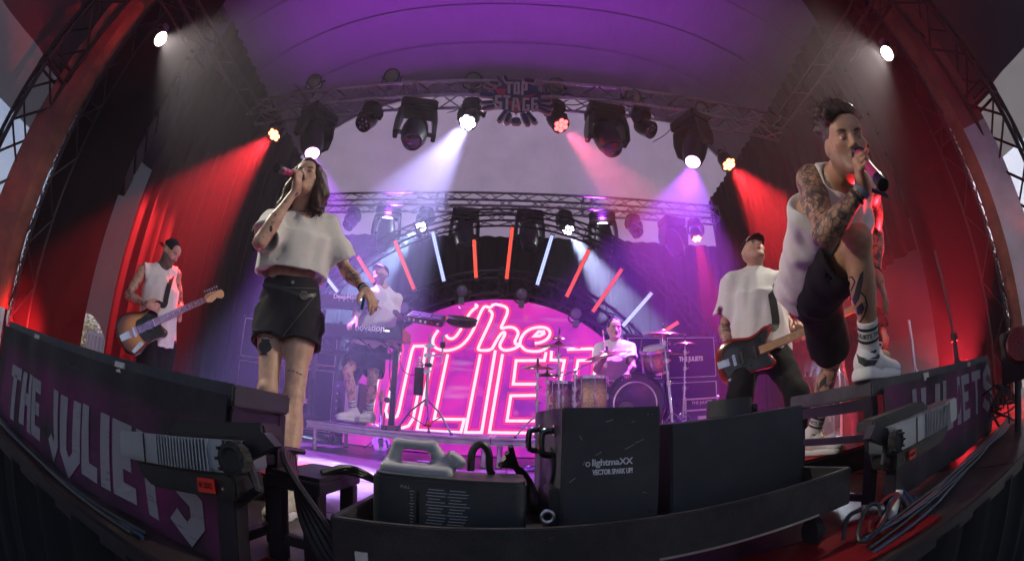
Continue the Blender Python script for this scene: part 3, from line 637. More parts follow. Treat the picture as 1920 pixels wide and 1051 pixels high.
def ca(p): return (640+p[0]/5.53, 640+p[1]/5.53)
def cb(p): return (780+p[0]/6.857, 550+p[1]/6.857)
def cc(p): return (880+p[0]/5.53, 640+p[1]/5.53)
LINES = [  # traced neon lines: (converter, points, closed, smooth)
 (ca, [(225, 250), (190, 340), (140, 520), (60, 900)], 0, 0), (ca, [(60, 60), (20, 200), (-80, 640)], 0, 0),
 (ca, [(880, 45), (835, 350), (745, 800), (700, 870), (600, 905), (420, 895), (330, 850), (312, 770), (395, 330), (450, 110), (470, 40), (610, 40), (618, 80), (590, 180), (462, 720), (480, 780), (530, 800), (580, 770), (600, 710), (735, 90), (755, 48)], 1, 0),
 (ca, [(960, 110), (785, 915), (1240, 940), (1275, 805), (965, 800), (1105, 130)], 0, 0),
 (cc, [(115, 130), (-42, 940), (128, 940), (270, 90)], 0, 0),
 (cc, [(345, 130), (208, 940), (700, 945)], 0, 0), (cc, [(795, 110), (778, 195), (485, 197), (455, 440), (700, 440)], 0, 0), (cc, [(700, 555), (430, 560), (390, 820), (700, 820)], 0, 0),
 (cc, [(852, 95), (845, 190), (985, 196), (900, 640), (850, 940)], 0, 0), (cc, [(1010, 940), (1060, 640), (1125, 196), (1280, 192), (1292, 90), (1270, 74), (1010, 82)], 0, 0), (cc, [(1310, 190), (1285, 420), (1400, 520), (1380, 700)], 0, 0),
 (cb, [(290, 470), (225, 560), (213, 640), (250, 700), (330, 730), (430, 735), (560, 690), (660, 600), (740, 470), (800, 320), (860, 185), (900, 162), (950, 190), (1000, 135), (1090, 150), (1170, 180), (1182, 240), (1130, 360), (1080, 460), (1180, 430), (1270, 440), (1320, 500), (1300, 560), (1265, 620), (1290, 660), (1340, 640)], 0, 1),
 (cb, [(385, 530), (410, 575), (470, 585), (525, 545), (600, 420), (700, 230), (810, 160), (720, 132), (610, 140), (555, 185)], 0, 1),
 (cb, [(935, 210), (985, 245), (975, 320), (900, 480), (800, 690), (800, 732), (970, 730), (1010, 650), (1080, 530), (1130, 490), (1150, 520), (1100, 610), (1075, 660), (1085, 705), (1150, 737), (1260, 712), (1335, 668), (1345, 570), (1430, 470), (1560, 430), (1680, 440), (1732, 500), (1700, 580), (1610, 630), (1525, 640)], 0, 1),
 (cb, [(1520, 548), (1575, 490), (1640, 490), (1645, 515), (1590, 545)], 1, 0),
 (cb, [(1345, 665), (1400, 730), (1500, 747), (1610, 740), (1690, 690)], 0, 1)]
for w_, off, m_, nm in ((.100, .004, 'neon_red', 'letter_glow'), (.050, .006, 'neon_dark', 'letter_edge'), (.039, .008, 'neon_white', 'letter_line')):
    for k, (cv, pts, closed, sm) in enumerate(LINES):
        Q = [at(*cv(p), LED_Y) for p in pts]; q2 = [A(p[0], p[2]) for p in Q]
        if sm: q2 = smooth_path(q2, 2)
        mb = MB()
        for j, qd in enumerate(ribbon(q2, w_, closed)):
            yy = LED_Y-off-.00003*j-.0008*(k % 2)
            if all((v[0]-CX0)**2+(v[1]-CZ0)**2 < (CRAD-.01)**2 and v[1] > .05 for v in qd): mb.add([(v[0], yy, v[1]) for v in qd], [(0, 1, 2, 3)])
            elif mb.n: mb.build(nm, m_, scr); mb = MB()
        if mb.n: mb.build(nm, m_, scr)
# ================================================================ TOP STAGE sign
def cs(p): return (890+p[0]/9.556, 130+p[1]/9.556)
M['sign_blue'] = mat('sign_dark_blue', (.03, .035, .16), .6, var=.1); M['sign_pale'] = mat('sign_pale_edge', (.55, .35, .42), .6, var=.1); M['sign_red'] = mat('sign_red', (.5, .03, .12), .6, var=.1)
M['sign_letter'] = mat('sign_letters', (.50, .42, .52), .6, var=.08)
SY = T1Y-.30
sign = thing('stage_sign', 'splash shaped TOP STAGE sign hung on the front truss', 'sign', at(970, 235, SY))
def s2(p): q = at(*cs(p), SY); return A(q[0], q[2])
sk = np.linalg.norm(s2((800, 500))-s2((700, 500)))/100.
def blob(p, q, wd, y, dep, name, m):
    a, b = s2(p), s2(q); d = unit(b-a) if np.linalg.norm(b-a) > 1e-6 else A(1, 0); n_ = A(-d[1], d[0]); r = wd*sk/2; pts = []
    for k in range(9): t_ = math.pi*k/8; pts.append(b+n_*(-r*math.cos(t_))+d*r*math.sin(t_))
    for k in range(9): t_ = math.pi*k/8; pts.append(a+n_*(r*math.cos(t_))-d*r*math.sin(t_))
    MB().prism(pts, (0, y, 0), (1, 0, 0), (0, 0, 1), (0, dep, 0)).build(name, m, sign)
RAYS = [(200, 290, 300, 320, 50), (300, 235, 400, 250, 70), (420, 150, 520, 260, 55), (545, 130, 590, 220, 60), (640, 205, 820, 215, 60), (930, 190, 1030, 200, 95), (1080, 330, 1090, 340, 110), (130, 440, 300, 450, 90), (150, 590, 300, 580, 60), (160, 690, 340, 655, 55),
        (1180, 440, 1350, 440, 50), (1180, 550, 1330, 560, 80), (1170, 635, 1370, 680, 50), (1160, 690, 1330, 760, 55), (440, 890, 540, 760, 60), (570, 930, 620, 800, 60), (720, 915, 760, 915, 115), (870, 790, 950, 950, 65), (960, 780, 1080, 920, 60)]
for k, r in enumerate(RAYS): blob(r[:2], r[2:4], r[4]+45, SY+.012+.0011*k, .02, 'ray_edge', 'sign_pale')
for k, r in enumerate(RAYS): blob(r[:2], r[2:4], r[4], SY-.002-.0007*k, .012, 'ray', 'sign_blue')
c2 = s2((755, 500)); pts = [c2+A(math.cos(t)*430*sk, math.sin(t)*315*sk*1.25) for t in np.linspace(0, 2*math.pi, 30)[:-1]]
MB().prism(pts, (0, SY-.018, 0), (1, 0, 0), (0, 0, 1), (0, .016, 0)).build('plate', 'sign_blue', sign)
for tri in ([(360, 370), (560, 370), (540, 480), (430, 470)], [(820, 520), (1100, 450), (1000, 520)], [(600, 590), (850, 590), (740, 850)]):
    MB().prism([s2(p) for p in tri], (0, SY-.024, 0), (1, 0, 0), (0, 0, 1), (0, .005, 0)).build('red_splash', 'sign_red', sign)
LET = [('T', [[(545, 275), (690, 275)], [(614, 301), (614, 470)]], 50), ('O', [[(722, 272), (785, 276), (785, 465), (716, 460), (722, 272)]], 44), ('P', [[(850, 495), (860, 277), (928, 282), (922, 398), (882, 400)]], 46),
       ('S', [[(488, 517), (388, 517), (384, 622), (470, 630), (464, 722), (358, 717)]], 48), ('T', [[(512, 515), (645, 525)], [(580, 548), (575, 748)]], 50), ('A', [[(680, 772), (705, 556), (762, 562), (800, 777)], [(716, 690), (762, 690)]], 42),
       ('G', [[(978, 562), (880, 560), (874, 757), (960, 762), (961, 680), (918, 676)]], 44), ('E', [[(1130, 557), (1036, 557), (1030, 772), (1140, 772)], [(1060, 656), (1120, 656)]], 44)]
for nm, strokes, wd in LET:
    mb = MB()
    for st in strokes:
        for qd in ribbon([s2(p) for p in st], wd*sk):
            mb.prism(list(qd), (0, SY-.040, 0), (1, 0, 0), (0, 0, 1), (0, .014, 0))
    mb.build('letter', 'sign_letter', sign)
for x in (-.3, .32): MB().cyl((x+at(970, 190, SY)[0], SY+.02, T1Z+.1), (x+at(970, 190, SY)[0], SY+.02, T1Z-.25), .012).build('bracket', 'alu', sign)
# ================================================================ haze
def add_haze(dens, col=(.86, .78, .96), aniso=.40):  # violet in the haze colour stands in for violet light, turns white beams lilac
    m = bpy.data.materials.new('haze_air'); m.use_nodes = True; nt = m.node_tree; nt.nodes.clear(); o = nt.nodes.new('ShaderNodeOutputMaterial'); v = nt.nodes.new('ShaderNodeVolumePrincipled')
    v.inputs['Color'].default_value = (*col, 1); v.inputs['Density'].default_value = dens; v.inputs['Anisotropy'].default_value = aniso; nt.links.new(v.outputs[0], o.inputs['Volume'])
    try: m.cycles.homogeneous_volume = True
    except Exception: pass
    b = MB(); b.span((-62, -62, -2.45), (62, 62, 9.8)); h = b.build('haze', m, kind='stuff'); h['label'] = 'thin stage haze filling the air'
HAZE = .0078
if HAZE > 0: add_haze(HAZE)
# ================================================================ riser
RZ = .31
M['riser_top'] = mat('riser_plywood', (.06, .055, .05), .6, var=.3, scratches=.3, dust=.4)
M['riser_alu'] = mat('riser_frame_alu', (.44, .43, .42), .45, .9, var=.25, scale=8, scratches=.4, dust=.4, bump=.1)
for k, (x0, x1) in enumerate([(-2.08, -.165), (-.155, 1.2), (1.21, 2.55)]):
    t = thing('stage_riser', ['low aluminium framed riser under the keyboards', 'low aluminium framed riser in front of the pink screen', 'low aluminium framed riser under the drum kit'][k], 'riser', ((x0+x1)/2, 4.7, 0), 'stage risers')
    mb = MB(); mb.span((x0+.03, 4.225, RZ-.03), (x1-.03, 5.27, RZ)); mb.build('deck_top', 'riser_top', t, bevel=.003)
    mb = MB(); prof = [(0, 0), (.03, 0), (.03, .012), (.014, .02), (.014, .05), (.03, .06), (.03, .078), (0, .08)]
    mb.prism([(-p[0]+.03, p[1]) for p in prof], (x0, 4.2, RZ-.079), (0, 1, 0), (0, 0, 1), (x1-x0, 0, 0)); mb.build('front_rail', 'riser_alu', t)
    mb = MB(); mb.span((x0, 5.27, RZ-.079), (x1, 5.3, RZ+.001)); mb.build('back_rail', 'riser_alu', t)
    for x in (x0, x1-.03):
        mb = MB(); mb.span((x, 4.23, RZ-.079), (x+.03, 5.27, RZ+.001)); mb.build('side_rail', 'riser_alu', t)
    for x in (x0+.08, x1-.06):
        for y in (4.27, 5.22):
            lg = MB().cyl((x, y, .006), (x, y, RZ-.08), .024, n=12).build('leg', 'riser_alu', t); MB().cyl((x, y, 0), (x, y, .012), .035, n=12).build('foot', 'rubber', lg)
# ================================================================ speaker cabinets
M['grille'] = cloth('speaker_grille', (.012, .012, .013), folds=.02, weave=.5)
M['piping'] = mat('white_piping', (.75, .72, .72), .5)
def cabinet(x0, x1, z0, z1, yf, label, text=None, wheels=False):
    t = thing('speaker_cabinet', label, 'speaker', ((x0+x1)/2, yf+.2, z0), 'guitar speaker cabinets')
    mb = MB(); mb.span((x0, yf, z0), (x1, yf+.38, z1)); mb.build('box', 'black_paint', t, bevel=.012)
    g = .045; mb = MB(); mb.span((x0+g, yf-.012, z0+g), (x1-g, yf+.01, z1-g)); mb.build('grille', 'grille', t, bevel=.004)
    q = [(x0+g*.7, z0+g*.7), (x1-g*.7, z0+g*.7), (x1-g*.7, z1-g*.7), (x0+g*.7, z1-g*.7)]
    MB().tube([(a, yf-.006, b) for a, b in q], .006, 5, closed=True).build('piping', 'piping', t)
    for x in (x0, x1):
        for z in (z0, z1):
            MB().box((x, yf, z), (.05, .05, .05)).build('corner', 'black_plastic', t, bevel=.012)
    for s in (x0-.004, x1+.004): MB().box((s, yf+.2, (z0+z1)/2), (.012, .14, .08)).build('side_handle', 'black_plastic', t, bevel=.005)
    if text: put_text('THE JULIETS', .085, ((x0+x1)/2-.02, yf-.016, z0+(z1-z0)*.46), (1, 0, 0), (0, 0, 1), 'white_print', t, sx=.8, offset=.004)
    if wheels:
        for x in (x0+.1, x1-.1):
            for y in (yf+.06, yf+.3):
                w_ = MB().cyl((x-.017, y, .045), (x+.017, y, .045), .045, n=16).build('caster', 'rubber', t); MB().box((x, y, .098), (.05, .05, .03)).build('fork', 'alu', w_)
    return t
cabinet(-3.92, -3.27, .12, .99, 5.36, 'black speaker cabinet lower left, behind the legs of the woman', wheels=True)
cabinet(-3.92, -3.27, 1.0, 1.62, 5.36, 'black speaker cabinet upper left, behind the hips of the woman')
cabinet(-3.22, -2.26, .12, .99, 5.36, 'lower black speaker cabinet with white THE JULIETS print beside the keyboard player', True, True)
cabinet(-3.22, -2.26, 1.0, 1.62, 5.36, 'upper black speaker cabinet with white print beside the keyboard player', True)
cabinet(1.50, 2.02, .12, .99, 5.42, 'lower black speaker cabinet right behind the drummer', wheels=True)
cabinet(1.50, 2.02, 1.0, 1.60, 5.42, 'upper black speaker cabinet right behind the drummer')
cabinet(2.06, 2.84, .12, .99, 5.42, 'lower black speaker cabinet between the drums and the bassist', wheels=True)
cabinet(2.06, 2.84, 1.0, 1.60, 5.42, 'upper black speaker cabinet with white print between the drums and the bassist', True)
def flight_case(x0, x1, y0, y1, z0, z1, label, text=True):
    t = thing('flight_case', label, 'case', ((x0+x1)/2, y0, z0)); mb = MB(); mb.span((x0+.01, y0+.01, z0+.01), (x1-.01, y1-.01, z1-.01)); mb.build('panels', 'black_wood', t)
    for a in (x0, x1):
        for b in (z0, z1): MB().span((min(a, a), y0, b), (a, y0, b)) if 0 else None
    e = .018
    for z in (z0, z1-e, z0+(z1-z0)*.62):
        mb = MB(); mb.span((x0, y0, z), (x1, y0+e, z+e)); mb.build('edge_profile', 'alu', t)
    for x in (x0, x1-e):
        mb = MB(); mb.span((x, y0-.001, z0), (x+e, y0+e, z1)); mb.build('edge_profile', 'alu', t)
    for x in (x0, x1):
        for z in (z0, z1): MB().sph((x, y0+.012, z), .022, n=10, m=6).build('ball_corner', 'alu', t)
    cx = (x0+x1)/2; MB().box((cx, y0+.004, z0+(z1-z0)*.36), (.11, .012, .08)).build('recessed_latch', 'alu', t, bevel=.003)
    MB().tube([(cx-.04, y0-.008, z0+(z1-z0)*.36), (cx-.03, y0-.012, z0+(z1-z0)*.30), (cx+.03, y0-.012, z0+(z1-z0)*.30), (cx+.04, y0-.008, z0+(z1-z0)*.36)], .006, 6).build('handle', 'chrome', t)
    if text: put_text('THE JULIETS', .05, (cx, y0+.004, z1-.055), (1, 0, 0), (0, 0, 1), 'white_print', t)
    return t
flight_case(1.98, 2.42, 4.62, 5.0, RZ, .70, 'black flight case with metal edges on the riser beside the drum stands')
# rack case left of the pad stand
t = thing('rack_case', 'narrow black rack case standing between the legs of the keyboard player and the cabinets', 'case', (-2.12, 5.0, RZ)); mb = MB(); mb.span((-2.06, 4.85, RZ+.002), (-1.72, 5.2, RZ+.50)); mb.build('box', 'black_wood', t, bevel=.008)
for k in range(5): MB().cyl((-2.0, 4.849, RZ+.08+.09*k), (-2.0, 4.83, RZ+.08+.09*k), .014, n=10).build('knob', 'alu', t)
mb = MB(); mb.span((-1.9, 4.843, RZ+.03), (-1.74, 4.852, RZ+.47)); mb.build('metal_panel', 'alu', t, bevel=.003)
# ================================================================ keyboards
M['key_white'] = mat('key_white', (.7, .7, .68), .35); M['red_cheek'] = mat('red_end_cheek', (.5, .05, .03), .4)
M['lcd'] = emit('lcd_white', (.8, .85, 1.), 1.2)
def keyboard(name, label, c, Lx, Dy, Hz, tilt, text, tsize, cheek=None, nk=29):
    """long synth seen from behind: back panel towards the audience (-y)"""
    t = thing(name, label, 'keyboard', c); Rm = np.array(Matrix.Rotation(tilt, 3, 'X')); c = np.asarray(c, float)
    MB().box(c, (Lx, Dy, Hz*.55), Rm).build('case', 'black_plastic', t, bevel=.01)
    MB().box(c+Rm@A(0, -Dy*.32, Hz*.32), (Lx*.985, Dy*.34, Hz*.5), Rm).build('panel', 'black_plastic', t, bevel=.012)
    for k in range(nk): MB().box(c+Rm@A(-Lx*.44+Lx*.86*k/(nk-1), Dy*.30, Hz*.31), (Lx*.86/nk*.9, Dy*.40, .012), Rm).build('key', 'key_white', t)
    for s in (-1, 1): MB().box(c+Rm@A(s*(Lx/2+.011), 0, Hz*.06), (.022, Dy*1.01, Hz*.8), Rm).build('end_cheek', cheek or 'black_plastic', t, bevel=.006)
    for k in range(9): MB().cyl(c+Rm@A(-Lx*.4+Lx*.1*k, -Dy*.32, Hz*.56), c+Rm@A(-Lx*.4+Lx*.1*k, -Dy*.32, Hz*.56+.018), .010, .008, 8).build('knob', 'rubber', t)
    for k in range(6): MB().cyl(c+Rm@A(Lx*.08+.055*k, -Dy*.493, Hz*.18), c+Rm@A(Lx*.08+.055*k, -Dy*.51, Hz*.18), .008, n=8).build('socket', 'alu', t)
    MB().box(c+Rm@A(Lx*.36, -Dy*.494, Hz*.30), (.05, .006, .014), Rm).build('display', 'lcd', t)
    put_text(text, tsize, c+Rm@A(Lx*.20, -Dy*.495, Hz*.44), Rm@A(1, 0, 0), Rm@A(0, 0, 1), 'white_print', t, offset=.002)
    return t
keyboard('synthesizer', 'upper black synthesizer on the stand marked DeepMind 6', (-1.97, 4.50, 1.65), .92, .30, .17, .18, 'DeepMind 6', .075)
keyboard('synthesizer', 'lower black keyboard on the stand marked novation with red end', (-1.72, 4.46, 1.30), 1.22, .32, .15, .05, 'novation', .095, 'red_cheek', 41)
t = thing('keyboard_stand', 'black square post keyboard stand on the riser', 'stand', (-1.7, 4.5, RZ))
for x in (-2.2, -1.22):
    p = MB(); p.box((x, 4.52, (RZ+1.2)/2+.02), (.055, .055, 1.2-RZ-.06)); po = p.build('post', 'steel_dark', t, bevel=.004)
    MB().box((x, 4.52, RZ+.026), (.06, .62, .05)).build('foot', 'steel_dark', t, bevel=.006)
    MB().box((x, 4.46, 1.2), (.06, .40, .05)).build('arm', 'steel_dark', t, bevel=.005); MB().box((x+.004, 4.62, 1.40), (.045, .05, .42)).build('upper_post', 'steel_dark', t, bevel=.004)
    MB().box((x, 4.48, 1.55), (.05, .34, .045)).build('upper_arm', 'steel_dark', t, bevel=.005); MB().cyl((x, 4.31, .62), (x, 4.28, .62), .03, n=12).build('knob', 'rubber', t)
    MB().cyl((x, 4.49, .75), (x, 4.46, .75), .035, n=10).build('knob', 'rubber', t)
MB().box((-1.71, 4.52, 1.10), (1.0, .05, .07)).build('crossbar', 'steel_dark', t, bevel=.005)
for k in range(5): MB().tube(smooth_path([(-2.2+.2*k, 4.33, 1.24), (-2.15+.22*k, 4.30, 1.12+.02*k), (-2.0+.2*k, 4.36, 1.06), (-1.85+.15*k, 4.42, 1.12)]), .007, 5).build('cable', 'cable', t)
MB().tube(smooth_path([(-1.15, 4.38, 1.2), (-1.12, 4.36, .95), (-.98, 4.36, .88), (-.86, 4.38, 1.0)]), .005, 5).build('cable', 'cable', t)
MB().tube(smooth_path([(-1.2, 4.4, 1.22), (-1.26, 4.38, 1.0), (-1.2, 4.4, .7), (-1.24, 4.45, .34)]), .006, 5).build('cable', 'cable', t)
# ================================================================ sample pad, round pad and their stand
t = thing('sampling_pad', 'tilted black sampling pad on the chrome stand', 'drum pad', at(805, 600, 4.32)); Rm = np.array(Matrix.Rotation(R_(24), 3, 'X'))@np.array(Matrix.Rotation(R_(7), 3, 'Y')); c = at(800, 597, 4.42)
MB().box(c, (.40, .34, .065), Rm).build('body', 'black_plastic', t, bevel=.01)
MB().box(c+Rm@A(0, -.172, .0), (.37, .004, .05), Rm).build('rear_panel', 'black_gloss', t)
for k, (x, m_) in enumerate([(-.15, 'alu'), (-.1, 'alu'), (-.03, 'white_print'), (.02, 'white_print'), (.09, 'red_cheek'), (.15, 'alu')]): MB().cyl(c+Rm@A(x, -.175, .0), c+Rm@A(x, -.182, 0), .012, n=10).build('socket', m_, t)
for k in range(6): MB().box(c+Rm@A(-.12+.12*(k % 3), -.06+.13*(k//3), .036), (.105, .11, .008), Rm).build('pad', 'rubber', t, bevel=.003)
t = thing('round_drum_pad', 'round black electronic drum pad beside the sampling pad', 'drum pad', at(866, 602, 4.3)); ax = unit(A(.12, -.35, .93)); c = at(865, 603, 4.38)
MB().lathe([(.0, -.045), (.12, -.045), (.155, -.02), (.16, .0), (.16, .035), (.15, .045), (.0, .047)], c, ax, 30).build('shell', 'black_plastic', t)
MB().torus(c+ax*.035, ax, .158, .009, 30, 6).build('hoop', 'rubber', t); MB().cyl(c+A(-.13, -.09, .01), c+A(-.135, -.11, .01), .018, n=10).build('socket', 'red_cheek', t)
t = thing('pad_stand', 'chrome tripod stand holding the drum pads in front of the pink screen', 'stand', at(797, 801, 4.42)); b = at(799, 760, 4.42); x, y = b[0], b[1]
MB().cyl((x, y, RZ+.28), (x, y, 1.10), .015, n=10).build('tube', 'chrome', t); MB().cyl((x, y, .9), (x, y, 1.36), .011, n=10).build('upper_tube', 'chrome', t)
for z in (.95, 1.02, 1.12, 1.22): MB().box((x+random.uniform(-.02, .02), y-.02, z), (.07, .05, .04)).build('clamp', 'chrome' if z != 1.02 else 'black_plastic', t, bevel=.006); MB().cyl((x-.05, y-.03, z), (x+.06, y-.03, z), .008, n=8).build('wing_bolt', 'chrome', t)
for k, an in enumerate((200, 340, 90)):
    f = A(x+.30*math.cos(R_(an)), y+.22*math.sin(R_(an)), RZ+.012); MB().tube([(x, y, RZ+.36), A(x, y, RZ+.36)*.45+f*.55+A(0, 0, .05), f], .010, 6).build('leg', 'chrome' if k else 'black_paint', t); MB().cyl(A(x, y, RZ+.08), (A(x, y, RZ+.36)*.4+f*.6)+A(0, 0, .03), .006, n=6).build('brace', 'steel_dark', t); MB().sph(f, .018, n=8, m=6).build('rubber_foot', 'rubber', t)
MB().cyl((x+.14, y-.01, 1.05), (x+.14, y-.01, 1.34), .010, n=8).build('side_rod', 'chrome', t); MB().cyl((x, y-.01, 1.12), (x+.16, y-.01, 1.13), .009, n=8).build('cross_rod', 'chrome', t); MB().box((x+.14, y-.01, 1.24), (.05, .05, .06)).build('clamp', 'black_plastic', t, bevel=.006)
t = thing('stick_holder', 'black cylindrical stick bag clipped to the pad stand', 'holder', (x-.085, y-.03, .70)); MB().lathe([(.0, 0), (.045, .0), (.05, .02), (.05, .24), (.052, .28), (.045, .285), (.045, .1), (0, .1)], (x-.085, y-.03, .70), (0, 0, 1), 16).build('bag', 'rubber', t)
MB().tube([(x-.04, y-.03, .95), (x-.02, y-.01, .97), (x, y, .97)], .008, 6).build('hook', 'black_plastic', t)
m, nt, b_ = newmat('clear_plastic'); b_.inputs['Transmission Weight'].default_value = .85; b_.inputs['Roughness'].default_value = .1; b_.inputs['Base Color'].default_value = (.85, .88, .9, 1); M['clear'] = m
t = thing('water_bottle', 'clear plastic water bottle standing in the holder on the pad stand', 'bottle', (x-.085, y-.03, .86)); MB().lathe([(0, 0), (.033, 0), (.036, .02), (.036, .11), (.034, .15), (.016, .19), (.014, .21), (0, .212)], (x-.085, y-.03, .87), (0, 0, 1), 16).build('body', 'clear', t); MB().cyl((x-.085, y-.03, 1.08), (x-.085, y-.03, 1.10), .016, n=12).build('cap', 'white_plastic', t)
for k in range(3): MB().torus((x-.085, y-.03, .98+.03*k), (0, 0, 1), .0365, .003, 16, 5).build('band', 'black_plastic', t)
t = tag(MB().sph(at(804, 795, 4.4), .032, n=14, m=10).build('red_ball', 'red_paint'), 'small red ball shaker lying at the foot of the pad stand', 'ball')
t.location = (0, 0, 0)
# ================================================================ drum kit
def sparkle():
    m, nt, b = newmat('gold_sparkle_burst'); L = nt.links; tc = N(nt, 'ShaderNodeTexCoord'); uv = N(nt, 'ShaderNodeAttribute', attribute_name='burst')
    vo = N(nt, 'ShaderNodeTexVoronoi', Scale=170.); L.new(tc.outputs['Object'], vo.inputs['Vector']); cr = N(nt, 'ShaderNodeValToRGB'); cr.color_ramp.elements[0].color = (.16, .10, .02, 1); cr.color_ramp.elements[1].color = (.85, .62, .22, 1)
    sp = N(nt, 'ShaderNodeSeparateColor'); L.new(vo.outputs['Color'], sp.inputs[0]); L.new(sp.outputs[0], cr.inputs[0])
    mx = N(nt, 'ShaderNodeMixRGB'); L.new(uv.outputs['Fac'], mx.inputs[0]); mx.inputs[1].default_value = (.010, .009, .008, 1); L.new(cr.outputs[0], mx.inputs[2]); L.new(mx.outputs[0], b.inputs['Base Color'])
    b.inputs['Roughness'].default_value = .25; b.inputs['Coat Weight'].default_value = .7; b.inputs['Metallic'].default_value = .35; return m
M['sparkle'] = sparkle(); M['drum_head'] = mat('drum_head', (.75, .74, .72), .45); M['drum_head_dark'] = mat('dark_resonant_head', (.03, .035, .045), .25, var=.4, scale=8, coat=.3)
M['bronze'] = mat('cymbal_bronze', (.50, .36, .17), .24, 1., var=.12, scale=4)
def drum(name, label, c, ax, r, h, front=None, lugs=8, top='drum_head'):
    """shell centred on c along ax"""
    c = np.asarray(c, float); ax = unit(ax); t = thing(name, label, 'drum', c-ax*h/2, 'drums of the kit'); n = 36; rows = 9
    prof = [(r, -h/2+h*k/(rows-1)) for k in range(rows)]; o = MB().lathe(prof, c, ax, n, c0=False, c1=False).build('shell', 'sparkle', t)
    at_ = o.data.attributes.new('burst', 'FLOAT', 'POINT')
    for i, v in enumerate(o.data.vertices):
        q = abs(float((np.array(v.co)-c)@ax))/(h/2); at_.data[i].value = max(0, 1-q**1.5*1.25)
    for s in (-1, 1):
        MB().lathe([(r*.99, 0), (r*1.045, 0), (r*1.05, s*.03), (r*1.0, s*.034)], c+ax*s*(h/2-.012), ax, n, c0=False, c1=False).build('hoop', 'chrome' if front is None else 'black_gloss', t)
        MB().lathe([(r*.985, 0), (0, s*.002)], c+ax*s*(h/2+.004), ax, n, c0=False).build('head', (front or top) if s > 0 else top, t)
    Fm = frame(ax)
    for k in range(lugs):
        a = 2*math.pi*k/lugs; d = Fm[:, 0]*math.cos(a)+Fm[:, 1]*math.sin(a)
        lg = MB().cyl(c+d*(r*1.03)-ax*(h/2-.02), c+d*(r*1.03)+ax*(h/2+.012), .0045, n=6).build('tension_rod', 'chrome', t); MB().box(c+d*(r+.012), (.022, .022, .06), np.column_stack((d, np.cross(ax, d), ax))).build('lug', 'chrome', lg, bevel=.004)
    return t
KY = 4.44
kc = A(1.335, KY+.2, .655); kick = drum('bass_drum', 'big bass drum with a dark front head and pale ring', kc, (-.06, -1, 0), .325, .42, 'drum_head_dark', 10)
M['port_brown'] = mat('brown_port_patch', (.10, .085, .075), .5); M['ring_white'] = mat('pale_ring', (.75, .7, .7), .5); ka = unit(A(-.06, -1, 0)); kf = kc+ka*.222
MB().torus(kf, ka, .235, .009, 48, 5).build('ring_print', 'ring_white', kick)
Fm = frame(ka)
for (u, v, r) in ((-.10, -.06, .088), (.10, -.12, .065)):
    o = kf+A(u, 0, v); MB().lathe([(r, .0), (r, .006), (r*.86, .010), (r*.84, .004), (r*.55, .003), (r*.5, .006), (r*.2, .004), (0, .006)], o, ka, 24).build('port_ring', 'black_plastic' if u > 0 else 'port_brown', kick)
drum('floor_tom', 'larger gold sparkle floor tom left of the bass drum', (.875, KY+.12, .74), (0, .02, 1), .185, .40)
drum('floor_tom', 'smaller dark floor tom at the left of the kit', (.565, KY+.25, .72), (0, .02, 1), .145, .36)
drum('rack_tom', 'gold sparkle rack tom tilted above the bass drum', (1.59, KY+.1, 1.14), (-.22, -.35, .9), .15, .24)
drum('snare_drum', 'snare drum half hidden behind the bass drum', (1.20, KY+.42, .86), (0, -.05, 1), .17, .15)
def stand(name, label, base, top, tilt_top=None, boom=None, legs=True, r=.013, group='cymbal stands'):
    t = thing(name, label, 'stand', base, group); base = np.asarray(base, float); top = np.asarray(top, float)
    mid = base*.5+top*.5; MB().cyl(base+A(0, 0, .06), mid, r*1.15, n=10).build('lower_tube', 'chrome', t); MB().cyl(mid, top, r*.8, n=10).build('upper_tube', 'chrome', t)
    for q in (.5, .72, .9):
        p = base*(1-q)+top*q; MB().cyl(p-A(0, 0, .02), p+A(0, 0, .025), r*1.9, n=10).build('joint', 'chrome', t); MB().tube([p, p+A(.03, -.02, 0), p+A(.045, -.02, .012)], .007, 6).build('wing_nut', 'chrome', t)
    if boom is not None:
        boom = np.asarray(boom, float); d = unit(boom-top); MB().cyl(top-d*.12, boom, r*.65, n=8).build('boom_arm', 'chrome', t); MB().sph(top, r*2.2, n=10, m=6).build('tilter', 'chrome', t)
    if legs:
        for an in (210, 330, 90):
            f = base+A(.24*math.cos(R_(an)), .2*math.sin(R_(an)), .012); MB().tube([base+A(0, 0, .24), f*.6+(base+A(0, 0, .24))*.4+A(0, 0, .02), f], .008, 6).build('leg', 'chrome', t); MB().cyl(base+A(0, 0, .08), f*.55+(base+A(0, 0, .24))*.45, .005, n=6).build('brace', 'chrome', t); MB().sph(f, .016, n=8, m=5).build('rubber_foot', 'rubber', t)
    return t
def cymbal(label, c, ax, r, name='cymbal', bell=.2):
    c = np.asarray(c, float); t = thing(name, label, 'cymbal', c, 'cymbals'); ax = unit(ax); n = 40
    p = [(.008, .045*r/.22), (r*bell*.6, .040*r/.22), (r*bell, .022*r/.22), (r*.55, .012), (r*.99, -.012), (r, -.016), (r*.99, -.019), (r*.55, .005), (r*bell, .014*r/.22), (.008, .034*r/.22)]
    MB().lathe(p, c, ax, n).build('plate', 'bronze', t, sharp=60); MB().cyl(c+ax*.03, c+ax*.085, .012, n=10).build('felt', 'rubber', t); MB().cyl(c+ax*.085, c+ax*.11, .007, n=8).build('wing_nut', 'chrome', t)
c1 = at(1047, 648, KY); cymbal('large pink lit crash cymbal at the upper left of the kit', c1, (.02, -.20, .98), .235); cymbal('small splash cymbal stacked on the left crash', c1+A(.006, -.02, .085), (.02, -.2, .98), .075)
stand('cymbal_stand', 'chrome stand under the upper left crash cymbal', (c1[0]+.02, KY+.02, RZ), c1-A(0, 0, .02))
